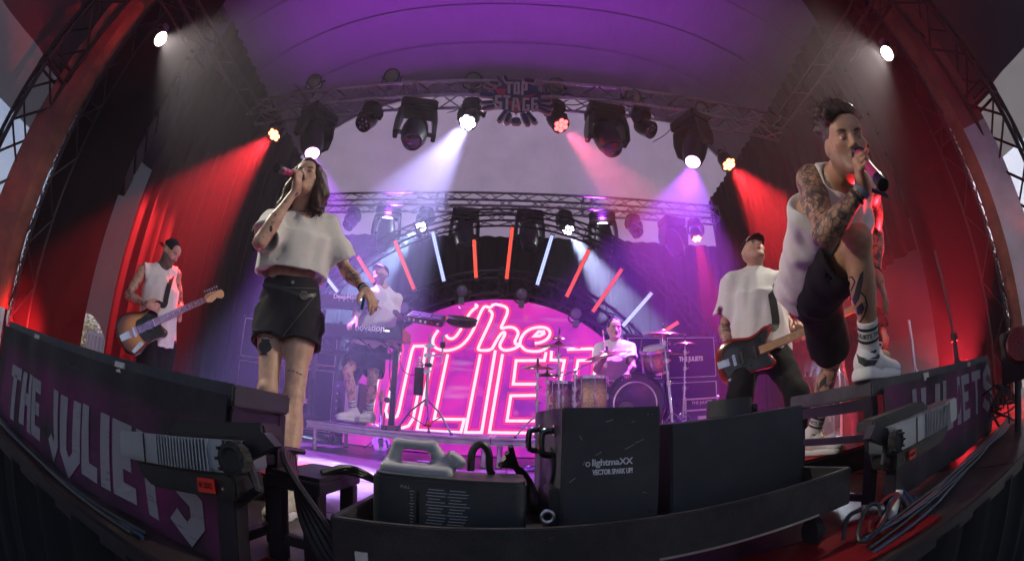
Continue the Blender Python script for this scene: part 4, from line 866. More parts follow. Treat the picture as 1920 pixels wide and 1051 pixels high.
c2 = at(1008, 688, KY-.05); cymbal('hi hat cymbal on its own thin stand at the far left of the kit', c2, (0, -.16, .99), .17); cymbal('lower hi hat cymbal just right of the far left stand', c2+A(.11, .12, -.06), (0, -.16, .99), .15)
stand('hihat_stand', 'thin chrome hi hat stand at the front edge of the riser', (c2[0]+.0, KY-.05, RZ), c2-A(0, 0, .01)); stand('cymbal_stand', 'short dark stand with clamps beside the smaller floor tom', (c2[0]+.13, KY+.1, RZ), c2+A(.11, .12, -.07))
c3 = at(1140, 664, KY-.02); cymbal('big dark ride cymbal in front of the chest of the drummer', c3, (-.20, -.16, .97), .255); q = at(1078, 694, KY-.02)
stand('boom_stand', 'chrome boom stand reaching in front of the drummer', (q[0], KY-.02, RZ), q, boom=c3-A(0, 0, .01))
c4 = at(1243, 624, KY-.02); cymbal('high crash cymbal at the right of the kit', c4, (.03, -.17, .98), .235); stand('cymbal_stand', 'thick chrome stand at the right of the bass drum', (c4[0]+.05, KY-.1, RZ), c4-A(0, 0, .01), r=.018)
c5 = at(1284, 643, KY+.1); cymbal('small crash cymbal at the far right of the kit', c5, (.03, -.1, .99), .14); stand('cymbal_stand', 'dark stand under the far right cymbal', (c5[0]-.06, KY+.1, RZ), c5-A(0, 0, .01)); cymbal('thin cymbal behind the rack tom', c5+A(-.16, .1, -.09), (.03, -.15, .99), .16)
t = thing('clip_microphone', 'small black microphone clipped to the rack tom', 'microphone', at(1203, 655, KY)); p = at(1203, 657, KY); MB().cyl(p, p+A(.012, 0, .09), .014, .018, 10).build('body', 'black_plastic', t); MB().sph(p+A(.014, 0, .105), .02, n=10, m=6).build('grille', 'steel_dark', t); MB().tube([p, p+A(.04, 0, -.04), p+A(.08, .03, -.03)], .006, 6).build('clip', 'chrome', t)
# tangle of cables at the right foot of the kit
t = thing('cable_tangle', 'tangle of coloured cables at the right foot of the drum kit', 'cables', (1.75, 4.35, RZ)); cm = ['cable', 'cable', 'cable_blue', 'cable', 'cable_red', 'cable', 'white_plastic', 'cable']
for k in range(18):
    P = [A(1.62+RNG.uniform(0, .55), 4.32+RNG.uniform(-.06, .22), RZ+.01+abs(RNG.normal(0, .07))) for _ in range(6)]; MB().tube(smooth_path(P, 2), .006, 5).build('cable', cm[k % 8], t)
# ================================================================ guitars
JAG = [(-.235, .0), (-.225, .085), (-.17, .145), (-.09, .16), (-.01, .135), (.05, .115), (.11, .125), (.17, .15), (.215, .14), (.225, .11), (.19, .085), (.16, .05), (.155, .02), (.155, -.03), (.17, -.065), (.195, -.10), (.17, -.13), (.12, -.13), (.06, -.115), (-.02, -.12), (-.10, -.16), (-.17, -.155), (-.22, -.10)]
def burst_mat(name, c0, c1, c2):
    m, nt, b = newmat(name); L = nt.links; at_ = N(nt, 'ShaderNodeAttribute', attribute_name='burst'); rp = N(nt, 'ShaderNodeValToRGB'); e = rp.color_ramp.elements
    e[0].color = (*c0, 1); e[1].color = (*c2, 1); e[0].position = .18; e[1].position = .85; q = e.new(.5); q.color = (*c1, 1); L.new(at_.outputs['Fac'], rp.inputs[0]); L.new(rp.outputs[0], b.inputs['Base Color'])
    b.inputs['Roughness'].default_value = .15; b.inputs['Coat Weight'].default_value = .8; return m
M['sunburst'] = burst_mat('sunburst_lacquer', (.018, .008, .006), (.22, .06, .015), (.62, .28, .05)); M['bass_black'] = burst_mat('red_black_burst', (.35, .02, .02), (.02, .008, .008), (.012, .008, .008)); M['gtr_white'] = burst_mat('white_lacquer', (.6, .58, .55), (.65, .63, .6), (.65, .63, .6))
M['maple'] = mat('maple', (.55, .33, .14), .3, scale=18, coat=.4); M['rosewood'] = mat('rosewood', (.10, .05, .03), .4, scale=20); M['pickguard'] = mat('black_pickguard', (.015, .014, .014), .2)
def closed_smooth(P, it=2):
    P = [np.asarray(p, float) for p in P]
    for _ in range(it): P = [q for i in range(len(P)) for q in (P[i]*.75+P[(i+1) % len(P)]*.25, P[i]*.25+P[(i+1) % len(P)]*.75)]
    return P
def guitar(name, label, o, u, n, scale=1., neck=.42, bodym='sunburst', neckm='maple', fbm='rosewood', headm='maple', strings=6, guard='pickguard', group='guitars', flip=1):
    """o body centre, u towards the headstock, n face normal"""
    o = np.asarray(o, float); u = unit(u); n = unit(np.asarray(n, float)-u*(np.asarray(n, float)@u)); v = np.cross(n, u)*flip; t = thing(name, label, 'guitar', o, group); s = scale
    W = lambda a, b, c=0.: o+u*a*s+v*b*s+n*c*s
    P = closed_smooth(JAG); mb = MB(); V = []; k = len(P); cen = np.mean(P, axis=0)
    rings = [(.0, -.021, .955), (.0, -.017, .99), (0, 0., 1.), (0, .017, .99), (0, .021, .955), (0, .0215, .7), (0, .0215, .35)]
    for _, h, sc_ in rings: V += [W(*(cen+(p-cen)*sc_), h) for p in P]
    F = [(j*k+i, j*k+(i+1) % k, (j+1)*k+(i+1) % k, (j+1)*k+i) for j in range(len(rings)-1) for i in range(k)]+[tuple(range(k-1, -1, -1)), tuple((len(rings)-1)*k+i for i in range(k))]
    ob = mb.add(V, F).build('body', bodym, t, sharp=60); a_ = ob.data.attributes.new('burst', 'FLOAT', 'POINT')
    for i in range(len(V)): a_.data[i].value = (0, 0, 0, .06, .22, .62, 1.)[i//k]
    g = closed_smooth([(-.02, -.10), (.02, -.105), (.10, -.115), (.15, -.115), (.165, -.10), (.145, -.05), (.15, .03), (.19, .10), (.17, .12), (.10, .09), (.02, .075), (-.05, .07), (-.06, -.01), (-.04, -.08)]); mb = MB(); mb.prism([tuple(p) for p in g], W(0, 0, .022), u*s, v*s, n*.003*s); gd = mb.build('pickguard', guard, t)
    L0 = .10; nl = neck+.07; hb = L0+nl
    mb = MB(); w0, w1 = .028, .0215
    V = [W(L0, -w0, .012), W(L0, w0, .012), W(L0, w0, .034), W(L0, -w0, .034), W(hb, -w1, .008), W(hb, w1, .008), W(hb, w1, .030), W(hb, -w1, .030)]; mb.add(V, [(0, 1, 2, 3)[::-1], (4, 5, 6, 7), (0, 1, 5, 4), (1, 2, 6, 5), (2, 3, 7, 6), (3, 0, 4, 7)]); nk = mb.build('neck', neckm, t, bevel=.004)
    V = [W(L0+.005, -w0*.98, .0345), W(L0+.005, w0*.98, .0345), W(hb, w1*.98, .0305), W(hb, -w1*.98, .0305)]; V += [p+n*.004*s for p in V]; MB().add(V, [(0, 1, 2, 3)[::-1], (4, 5, 6, 7), (0, 1, 5, 4), (1, 2, 6, 5), (2, 3, 7, 6), (3, 0, 4, 7)]).build('fingerboard', fbm, t)
    for f in range(1, 20):
        q = 1-2**(-f/12.); a = hb-(nl+.15)*q
        if a > L0+.02:
            hw = w1+(w0-w1)*(hb-a)/nl; hz = .0385-.004*(a-L0)/nl*1.0; MB().cyl(W(a, -hw, .0388-.0040*(a-L0)/nl), W(a, hw, .0388-.0040*(a-L0)/nl), .0011*s, n=5).build('fret', 'alu', nk)
            if f in (3, 5, 7, 9, 12, 15): MB().cyl(W(a+.012, 0, .0386-.004*(a-L0)/nl), W(a+.012, 0, .0392-.004*(a-L0)/nl), .004*s, n=8).build('inlay', 'white_print', nk)
    hd = [(0, -.022), (.02, -.032), (.055, -.040), (.09, -.030), (.105, -.022), (.15, -.045), (.175, -.035), (.185, -.005), (.17, .022), (.12, .030), (.05, .034), (.015, .030), (0, .022)]
    mb = MB(); mb.prism([(hb+p[0], p[1]) for p in hd], W(0, 0, .008), u*s, v*s, n*.015*s); hs = mb.build('headstock', headm, t, bevel=.002)
    for k in range(strings): a = hb+.025+.024*k*6/strings; MB().cyl(W(a, .022, .024), W(a, .022, .034), .004*s, n=8).build('post', 'chrome', hs); MB().cyl(W(a, .03, .014), W(a, .052, .014), .004*s, n=6).build('tuner', 'chrome', hs); MB().box(W(a, .058, .014), (.012*s, .012*s, .008*s)).build('tuner_button', 'chrome', hs)
    MB().box(W(-.085, 0, .032), (.022*s, .075*s, .016*s), np.column_stack((u, v, n))).build('bridge', 'chrome', t, bevel=.003)
    MB().box(W(-.17, .005, .025), (.09*s, .05*s, .006*s), np.column_stack((u, v, n))).build('tailpiece', 'chrome', t, bevel=.006)
    for a in (-.03, .07): MB().box(W(a, 0, .029), (.024*s, .085*s, .012*s), np.column_stack((u, v, n))).build('pickup', 'black_plastic', t, bevel=.003)
    MB().prism([(-.06, -.075), (-.045, -.105), (-.15, -.135), (-.165, -.11)], W(0, 0, .0226), u*s, v*s, n*.003*s).build('control_plate', 'chrome', t)
    for a, b in ((-.075, -.095), (-.11, -.108), (-.14, -.118)): MB().cyl(W(a, b, .025), W(a, b, .042), .010*s, .009*s, 10).build('control_knob', 'chrome', t)
    for k in range(strings):
        b0 = -.024+.048*k/(strings-1); b1 = -.017+.034*k/(strings-1); MB().tube([W(-.15, b0, .030), W(-.085, b0, .045), W(hb, b1, .038), W(hb+.03+.02*k, .018, .03)], .0009*s, 4).build('string', 'chrome', t)
    return t, W
gp = at(722, 760, 5.42)
guitar('electric_guitar', 'small white guitar standing on the floor behind the riser', (-1.60, 5.44, .17), (-.08, .12, 1), (0, -1, .12), .82, .40, 'gtr_white', 'maple', 'rosewood', 'maple', guard='white_print', group='guitars')
t = thing('guitar_stand', 'black tripod stand carrying the white guitar below the riser', 'stand', (-1.60, 5.5, 0))
for dx, dy in ((-.2, -.16), (.2, -.16), (0, .18)): MB().cyl((-1.6, 5.52, .22), (-1.6+dx, 5.52+dy*1.0, .01), .011, n=8).build('leg', 'black_paint', t)
MB().tube([(-1.70, 5.39, .06), (-1.70, 5.48, .04), (-1.6, 5.52, .10), (-1.50, 5.48, .04), (-1.50, 5.39, .06)], .010, 6).build('cradle', 'rubber', t); MB().cyl((-1.6, 5.52, .1), (-1.6, 5.54, .5), .010, n=8).build('tube', 'black_paint', t)
M['step_steel'] = mat('step_black_steel', (.03, .025, .035), .42, .4, scratches=.3); 
# ================================================================ front platforms with THE JULIETS banners
def banner_mat():
    m, nt, b = newmat('painted_banner_canvas'); L = nt.links; tc = N(nt, 'ShaderNodeTexCoord'); co = tc.outputs['Object']
    n = N(nt, 'ShaderNodeTexNoise', Scale=7., Detail=8., Roughness=.7); L.new(co, n.inputs['Vector'])
    rp = N(nt, 'ShaderNodeValToRGB'); rp.color_ramp.elements[0].position = .3; rp.color_ramp.elements[0].color = (.012, .009, .012, 1); rp.color_ramp.elements[1].position = .75; rp.color_ramp.elements[1].color = (.042, .035, .04, 1); L.new(n.outputs['Fac'], rp.inputs[0])
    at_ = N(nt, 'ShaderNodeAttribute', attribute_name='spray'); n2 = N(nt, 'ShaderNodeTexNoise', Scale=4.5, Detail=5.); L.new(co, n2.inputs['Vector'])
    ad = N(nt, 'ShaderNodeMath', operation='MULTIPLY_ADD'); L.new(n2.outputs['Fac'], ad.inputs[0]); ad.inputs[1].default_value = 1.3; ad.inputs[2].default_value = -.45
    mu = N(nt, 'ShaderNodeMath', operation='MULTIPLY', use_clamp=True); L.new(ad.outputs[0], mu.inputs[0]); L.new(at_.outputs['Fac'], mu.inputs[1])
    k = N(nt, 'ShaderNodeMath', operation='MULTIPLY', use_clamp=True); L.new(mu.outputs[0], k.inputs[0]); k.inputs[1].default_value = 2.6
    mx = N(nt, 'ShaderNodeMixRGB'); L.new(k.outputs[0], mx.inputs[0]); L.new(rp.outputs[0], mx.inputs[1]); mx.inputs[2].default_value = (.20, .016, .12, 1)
    mp = N(nt, 'ShaderNodeMapping'); mp.inputs['Scale'].default_value = (1.5, 1, 10); L.new(co, mp.inputs[0]); n3 = N(nt, 'ShaderNodeTexNoise', Scale=3., Detail=9., Roughness=.8); L.new(mp.outputs[0], n3.inputs['Vector'])
    r3 = N(nt, 'ShaderNodeValToRGB'); r3.color_ramp.elements[0].position = .63; r3.color_ramp.elements[1].position = .70; L.new(n3.outputs['Fac'], r3.inputs[0]); k3 = N(nt, 'ShaderNodeMath', operation='MULTIPLY'); L.new(r3.outputs[0], k3.inputs[0]); k3.inputs[1].default_value = .35
    m3 = N(nt, 'ShaderNodeMixRGB'); L.new(k3.outputs[0], m3.inputs[0]); L.new(mx.outputs[0], m3.inputs[1]); m3.inputs[2].default_value = (.3, .27, .28, 1)
    L.new(m3.outputs[0], b.inputs['Base Color']); b.inputs['Roughness'].default_value = .7
    bp = N(nt, 'ShaderNodeBump', Strength=.5, Distance=.01); L.new(n.outputs['Fac'], bp.inputs['Height']); L.new(bp.outputs[0], b.inputs['Normal']); return m
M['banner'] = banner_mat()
def worn_white():
    m, nt, b = newmat('worn_white_lettering'); L = nt.links; tc = N(nt, 'ShaderNodeTexCoord'); mp = N(nt, 'ShaderNodeMapping'); mp.inputs['Scale'].default_value = (1, 1, 9); L.new(tc.outputs['Object'], mp.inputs[0])
    n = N(nt, 'ShaderNodeTexNoise', Scale=9., Detail=8., Roughness=.75); L.new(mp.outputs[0], n.inputs['Vector']); rp = N(nt, 'ShaderNodeValToRGB'); rp.color_ramp.elements[0].position = .33; rp.color_ramp.elements[0].color = (.12, .09, .11, 1); rp.color_ramp.elements[1].position = .43; rp.color_ramp.elements[1].color = (.34, .31, .34, 1)
    L.new(n.outputs['Fac'], rp.inputs[0]); L.new(rp.outputs[0], b.inputs['Base Color']); b.inputs['Roughness'].default_value = .7; return m
M['worn_white'] = worn_white()
GL = {'T': (1.0, [[(-.02, .9), (1.02, .9)], [(.5, .8), (.5, -.05)]]), 'H': (1.0, [[(.13, 1), (.13, 0)], [(.87, 1.02), (.87, -.06)], [(.2, .52), (.8, .52)]]), 'E': (.85, [[(1, .9), (.14, .9), (.14, .08), (1, .08)], [(.26, .5), (.85, .5)]]),
      'J': (.9, [[(.78, 1.02), (.78, .18), (.45, -.02), (.05, .2)]]), 'U': (1.0, [[(.13, 1), (.13, .15), (.5, -.08), (.87, .15), (.87, 1)]]), 'L': (.8, [[(.14, 1.02), (.14, .08), (1, .08)]]), 'I': (.30, [[(.5, 1.02), (.5, -.03)]]), 'S': (.9, [[(.95, .82), (.5, .98), (.13, .82), (.13, .6), (.87, .4), (.87, .16), (.5, -.04), (.02, .16)]])}
def banner(a, b, z0, z1, tz0, tz1, t0, t1, platform, name='banner'):
    """cloth along plan line a-b with worn block letters; t0,t1 text extent along it"""
    a = np.asarray(a, float); b = np.asarray(b, float); d = b-a; L_ = np.linalg.norm(d); u = d/L_; nn = A(u[1], -u[0]); nx, nz = 90, 14; V = []; sp = []
    wav = lambda s, z: .010*math.sin(s*8+z*5)+.006*math.sin(s*21+1.3+3*z)+.016*math.sin(z*12+s*3)*(z1-z)
    for j in range(nz+1):
        z = z0+(z1-z0)*j/nz
        for i in range(nx+1):
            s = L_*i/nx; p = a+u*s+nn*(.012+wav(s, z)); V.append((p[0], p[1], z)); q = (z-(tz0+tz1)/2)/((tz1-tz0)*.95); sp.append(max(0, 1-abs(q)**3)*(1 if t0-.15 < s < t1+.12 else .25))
    F = [(j*(nx+1)+i, j*(nx+1)+i+1, (j+1)*(nx+1)+i+1, (j+1)*(nx+1)+i) for j in range(nz) for i in range(nx)]
    o = MB().add(V, F).build('cloth', 'banner', platform); at_ = o.data.attributes.new('spray', 'FLOAT', 'POINT')
    for i, v in enumerate(sp): at_.data[i].value = v
    txt = 'THE JULIETS'; tot = sum(.55 if ch == ' ' else GL[ch][0]+.28 for ch in txt)-.28; k = (t1-t0)/tot; x = t0; H = tz1-tz0
    for ch in txt:
        if ch == ' ': x += .55*k; continue
        if x < -.02: x += (GL[ch][0]+.28)*k; continue
        wd, st = GL[ch]; mb = MB()
        for s_ in st:
            for qd in ribbon([(x+p[0]*wd*k, tz0+p[1]*H) for p in s_], .052):
                Q = []
                for v in qd:
                    p = a+u*v[0]+nn*(.016+wav(v[0], v[1])); Q.append(A(p[0], p[1], v[1]))
                mb.add(Q+[q_-A(*(nn*.002), 0) for q_ in Q], [(0, 1, 2, 3), (7, 6, 5, 4), (0, 4, 5, 1), (1, 5, 6, 2), (2, 6, 7, 3), (3, 7, 4, 0)])
        mb.build('letter', 'worn_white', o); x += (wd+.28)*k
M['plat_top'] = mat('platform_top_paint', (.04, .042, .05), .6, scratches=.5, dust=.3)
def platform(label, a, b, dep, zt):
    a = np.asarray(a, float); b = np.asarray(b, float); d = unit(b-a); n_ = A(-d[1], d[0]); t = thing('front_platform', label, 'platform', (*((a+b)/2), 0), 'front platforms'); L_ = np.linalg.norm(b-a); c = (a+b)/2+n_*dep/2
    Rm = np.column_stack((A(*d, 0), A(*n_, 0), A(0, 0, 1))); MB().box((*c, zt-.03), (L_, dep, .06), Rm).build('top', 'plat_top', t, bevel=.006)
    for q in (.03, L_*.5, L_-.03):
        for e in (.03, dep-.03): p = a+d*q+n_*e; MB().box((*p, (zt-.06)/2), (.045, .045, zt-.061), Rm).build('post', 'step_steel', t, bevel=.003)
    for q in (.03, L_-.03):
        for z in (.06, zt*.58): p = a+d*q+n_*dep/2; MB().box((*p, z), (.03, dep-.1, .03), Rm).build('side_rail', 'step_steel', t, bevel=.003)
        p = a+d*q+n_*dep/2; MB().box((*p, zt-.085), (.04, dep-.02, .045), Rm).build('side_beam', 'step_steel', t, bevel=.003)
    for q in (.5, L_-.5): MB().box((*(a+d*q-n_*.004), zt-.03), (.06, .012, .035), Rm).build('latch', 'alu', t, bevel=.003)
    return t
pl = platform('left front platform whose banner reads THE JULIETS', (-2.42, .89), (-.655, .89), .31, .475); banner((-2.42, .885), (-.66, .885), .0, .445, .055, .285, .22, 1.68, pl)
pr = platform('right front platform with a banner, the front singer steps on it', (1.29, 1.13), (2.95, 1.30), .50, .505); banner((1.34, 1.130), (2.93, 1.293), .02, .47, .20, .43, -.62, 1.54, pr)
# ================================================================ steps
M['red_carpet'] = cloth('red_carpet', (.24, .008, .012), folds=.05, weave=.6)
def steps(label, s, xs, y0, y1, zs):
    """treads at increasing height away from centre; s=-1 left, 1 right"""
    t = thing('step_unit', label, 'steps', (s*xs[0][0], y0, 0), 'stage steps')
    for k, ((xa, xb), z) in enumerate(zip(xs, zs)):
        lo, hi = min(s*xa, s*xb), max(s*xa, s*xb); mb = MB(); mb.span((lo, y0, z-.045), (hi, y1, z-.012)); mb.build('tread', 'step_steel', t, bevel=.003)
        mb = MB(); mb.span((lo+.01, y0+.02, z-.0115), (hi-.01, y1-.02, z)); mb.build('carpet', 'step_steel', t)
        for y in (y0+.025, y1-.025):
            for x in (lo+.03, hi-.03): MB().box((x, y, (z-.045)/2), (.045, .045, z-.05)).build('post', 'step_steel', t, bevel=.003)
            MB().box(((lo+hi)/2, y, .07), (hi-lo-.1, .03, .03)).build('crossbar', 'step_steel', t, bevel=.003)
    return t
steps('low black steel step at the inner end of the left platform', -1, [(.46, .63)], 1.02, 1.34, [.265])
def carpet_step(label, x0, x1, y0, y1, z):
    t = thing('carpeted_step', label, 'steps', ((x0+x1)/2, y0, 0), 'stage steps'); mb = MB(); mb.span((x0, y0, .03), (x1, y1, z-.012)); mb.build('box', 'step_steel', t, bevel=.004); mb = MB(); mb.span((x0+.01, y0+.01, z-.0115), (x1-.01, y1-.01, z)); mb.build('carpet', 'red_carpet', t)
    for x in (x0+.04, x1-.04):
        for y in (y0+.04, y1-.04): MB().cyl((x, y, 0), (x, y, .032), .02, n=8).build('foot', 'rubber', t)
carpet_step('low red carpeted step under the left foot of the woman', -1.75, -.98, 1.62, 2.25, .13)
carpet_step('low red carpeted step under the back foot of the front singer', 1.22, 2.15, 1.82, 2.6, .17)
for (x0, x1, y0, y1, lab) in ((-.62, -.28, .76, 1.0, 'red carpet strip on the stage floor at the foot of the left steps'), (.60, 1.30, .76, 1.10, 'red carpet strip under the dolly at the right')):
    mb = MB(); mb.span((x0, y0, .004), (x1, y1, .012)); tag(mb.build('carpet_strip', 'red_carpet'), lab, 'carpet')
# ================================================================ dolly with effect machines
t = thing('equipment_dolly', 'long low black wooden dolly on wheels holding the effect machines', 'dolly', (.3, 1.2, 0)); dR = np.array(Matrix.Rotation(R_(2.0), 3, 'Y').inverted())@np.array(Matrix.Rotation(R_(1.5), 3, 'Z'))
dc = A(.295, 1.24, .165); D = lambda x, y, z: dc+dR@A(x, y, z)
MB().box(D(0, 0, -.045), (1.36, .56, .03), dR).build('base_board', 'black_wood', t, bevel=.003)
for y, nm in ((-.285, 'front_board'), (.285, 'back_board')): MB().box(D(0, y, 0), (1.38, .022, .115), dR).build(nm, 'black_wood', t, bevel=.003)
for x in (-.69, .69): MB().box(D(x, 0, 0), (.022, .55, .113), dR).build('end_board', 'black_wood', t, bevel=.003)
for x in (-.58, .62):
    for y in (-.2, .2): w_ = MB().lathe([(.0, -.016), (.045, -.016), (.05, -.008), (.05, .008), (.045, .016), (0, .016)], D(x, y, -.062) *A(1, 1, 0)+A(0, 0, .051), (1, 0, 0), 18).build('caster', 'rubber', t); MB().box(D(x, y, -.065), (.05, .06, .025), dR).build('bracket', 'alu', w_)
for x in (-.64, -.2, .25, .64): MB().cyl(D(x, -.296, .03), D(x, -.299, .03), .0065, n=10).build('screw', 'steel_dark', t)
MB().box(D(-.62, -.298, -.035), (.03, .006, .03), dR).build('tape_patch', 'white_plastic', t)
MB().box(D(.3, -.297, -.052), (.5, .004, .006), dR).build('worn_edge', 'alu', t)
# --- fog machine
FZ = .14
t = thing('fog_machine', 'grey blue rounded fog machine with a fill scale on its front', 'fog machine', (-.146, 1.2, FZ)); M['fog_grey'] = mat('fog_machine_grey', (.020, .029, .035), .5, var=.12, bump=.1, bscale=200, dust=.15)
pts = []; hx, hy, r = .203, .10, .035
for cx, cy, a0 in ((hx-r, hy-r, 0), (-hx+r, hy-r, 90), (-hx+r, -hy+r, 180), (hx-r, -hy+r, 270)):
    for k in range(6): a = R_(a0+90*k/5); pts.append((cx+r*math.cos(a), cy+r*math.sin(a)))
mb = MB(); mb.prism(pts, (-.148, 1.205, FZ), (1, 0, 0), (0, 1, 0), (0, 0, .155)); mb.build('housing', 'fog_grey', t, bevel=.006)
mb = MB(); mb.prism([(p[0]*.97, p[1]*.97) for p in pts], (-.148, 1.205, FZ+.155), (1, 0, 0), (0, 1, 0), (0, 0, .004)); mb.build('lid', 'fog_grey', t)
fy = 1.1045
put_text('FULL', .011, (-.256, fy, FZ+.128), (1, 0, 0), (0, 0, 1), 'grey_print', t, sx=1.1)
for k in range(13): MB().box((-.238, fy, FZ+.118-.0085*k), (.008 if k % 4 else .013, .0012, .0022)).build('scale_mark', 'grey_print', t)
MB().box((-.222, fy, FZ+.075), (.008, .0012, .09)).build('sight_window', 'black_gloss', t)
for k in range(14):
    z = FZ+.128-.0085*k; ln = [.04, .045, .038, .03][k % 4]
    for x in (-.195, -.14): MB().box((x+ln/2, fy, z), (ln+.006*(k % 3), .0012, .0022)).build('print_line', 'grey_print', t)
MB().cyl((.02, fy+.002, FZ+.12), (.02, fy-.004, FZ+.12), .005, n=10).build('screw', 'steel_dark', t)
# --- spark machine
RS = np.array(Matrix.Rotation(R_(6.5), 3, 'Z')); sc0 = A(.143, 1.15, 0); S = lambda x, y, z: sc0+RS@A(x, y, 0)+A(0, 0, z)
t = thing('spark_machine', 'tall grey spark machine case with white lightmaxx print', 'spark machine', S(.14, .2, FZ)); sw, sdp, sz0, sz1 = .287, .40, FZ+.002, .497
mb = MB(); mb.box(S(sw/2, sdp/2, (sz0+sz1)/2), (sw, sdp, sz1-sz0), RS); mb.build('case', 'case_grey', t, bevel=.004)
mb = MB(); mb.box(S(sw/2-.008, -.002, (sz0+sz1)/2), (sw-.03, .006, sz1-sz0-.012), RS); mb.build('front_panel', 'case_grey', t, bevel=.002)
for x in (.015, sw-.03):
    for z in (sz1-.018, sz0+.05): MB().cyl(S(x, -.004, z), S(x, -.009, z), .0045, n=10).build('screw', 'steel_dark', t)
put_text('lightmaXX', .026, S(sw*.49, -.006, .345), RS@A(1, 0, 0), (0, 0, 1), 'white_print', t, sx=1.05, offset=.0006)
MB().torus(S(sw*.49-.070, -.006, .342), RS@A(0, 1, 0), .0055, .0016, 16, 5).build('logo_ring', 'white_print', t)
put_text('VECTOR SPARK UP!', .020, S(sw*.49+.002, -.006, .318), RS@A(1, 0, 0), (0, 0, 1), 'white_print', t, sx=.66, offset=.0008)
for y0, z in ((.08, .435), (.30, .435)):
    hd = MB().tube(smooth_path([S(0, y0, z), S(-.035, y0, z-.003), S(-.04, y0, z-.02), S(-.04, y0, z-.055), S(-.035, y0, z-.07), S(0, y0, z-.073)], 1), .010, 8).build('side_handle', 'black_gloss', t)
    MB().cyl(S(.002, y0, z), S(-.006, y0, z), .016, n=12).build('handle_rosette', 'chrome', hd)
MB().lathe([(.055, 0), (.055, .008), (.045, .012), (0, .006)], S(-.001, .12, .33), RS@A(-1, 0, 0), 24).build('fan_cover', 'black_plastic', t)
MB().box(S(-.012, .06, .21), (.03, .10, .13), RS).build('socket_box', 'black_plastic', t, bevel=.004)
MB().torus(S(-.035, -.01, .20), (0, 1, 0), .016, .006, 18, 8).build('connector_ring', 'alu', t)
for (u_, v_, L_s, an) in ((.13, .46, .022, .3), (.20, .455, .010, .2), (.05, .415, .014, -.9), (.22, .40, .028, .35), (.19, .385, .03, .42), (.10, .37, .02, .5), (.06, .345, .012, 1.1), (.245, .475, .004, 0), (.26, .474, .004, 0), (.03, .30, .02, .6), (.24, .25, .012, -.3)):
    MB().box(S(u_, -.0055, v_), (L_s, .0006, .0011), RS@np.array(Matrix.Rotation(-an, 3, 'Y'))).build('scratch', 'grey_print', t)
for k in range(7): MB().box(S(.06+.028*k, -.0052, sz0+.022), (.018, .002, .004), RS).build('vent_slot', 'black_plastic', t)
# --- grey box and cylinder
t = thing('grey_effect_case', 'wide plain grey case right of the spark machine', 'case', (.72, 1.3, FZ)); RG = dR
gc = A(.722, 1.36, (.155+.437)/2+.012); mb = MB(); mb.box(gc, (.515, .32, .285), RG); mb.build('case', 'case_grey', t, bevel=.004)
mb = MB(); mb.box(gc+RG@A(0, -.161, 0), (.507, .004, .275), RG); mb.build('front_panel', 'case_grey', t, bevel=.0015)
MB().cyl(A(.79, 1.42, gc[2]+.142), A(.79, 1.42, gc[2]+.205), .088, .086, 36).build('lid_ring', 'case_grey', t, bevel=.003); MB().cyl(A(.875, 1.40, gc[2]+.165), A(.895, 1.40, gc[2]+.165), .018, n=12).build('knob', 'black_plastic', t)
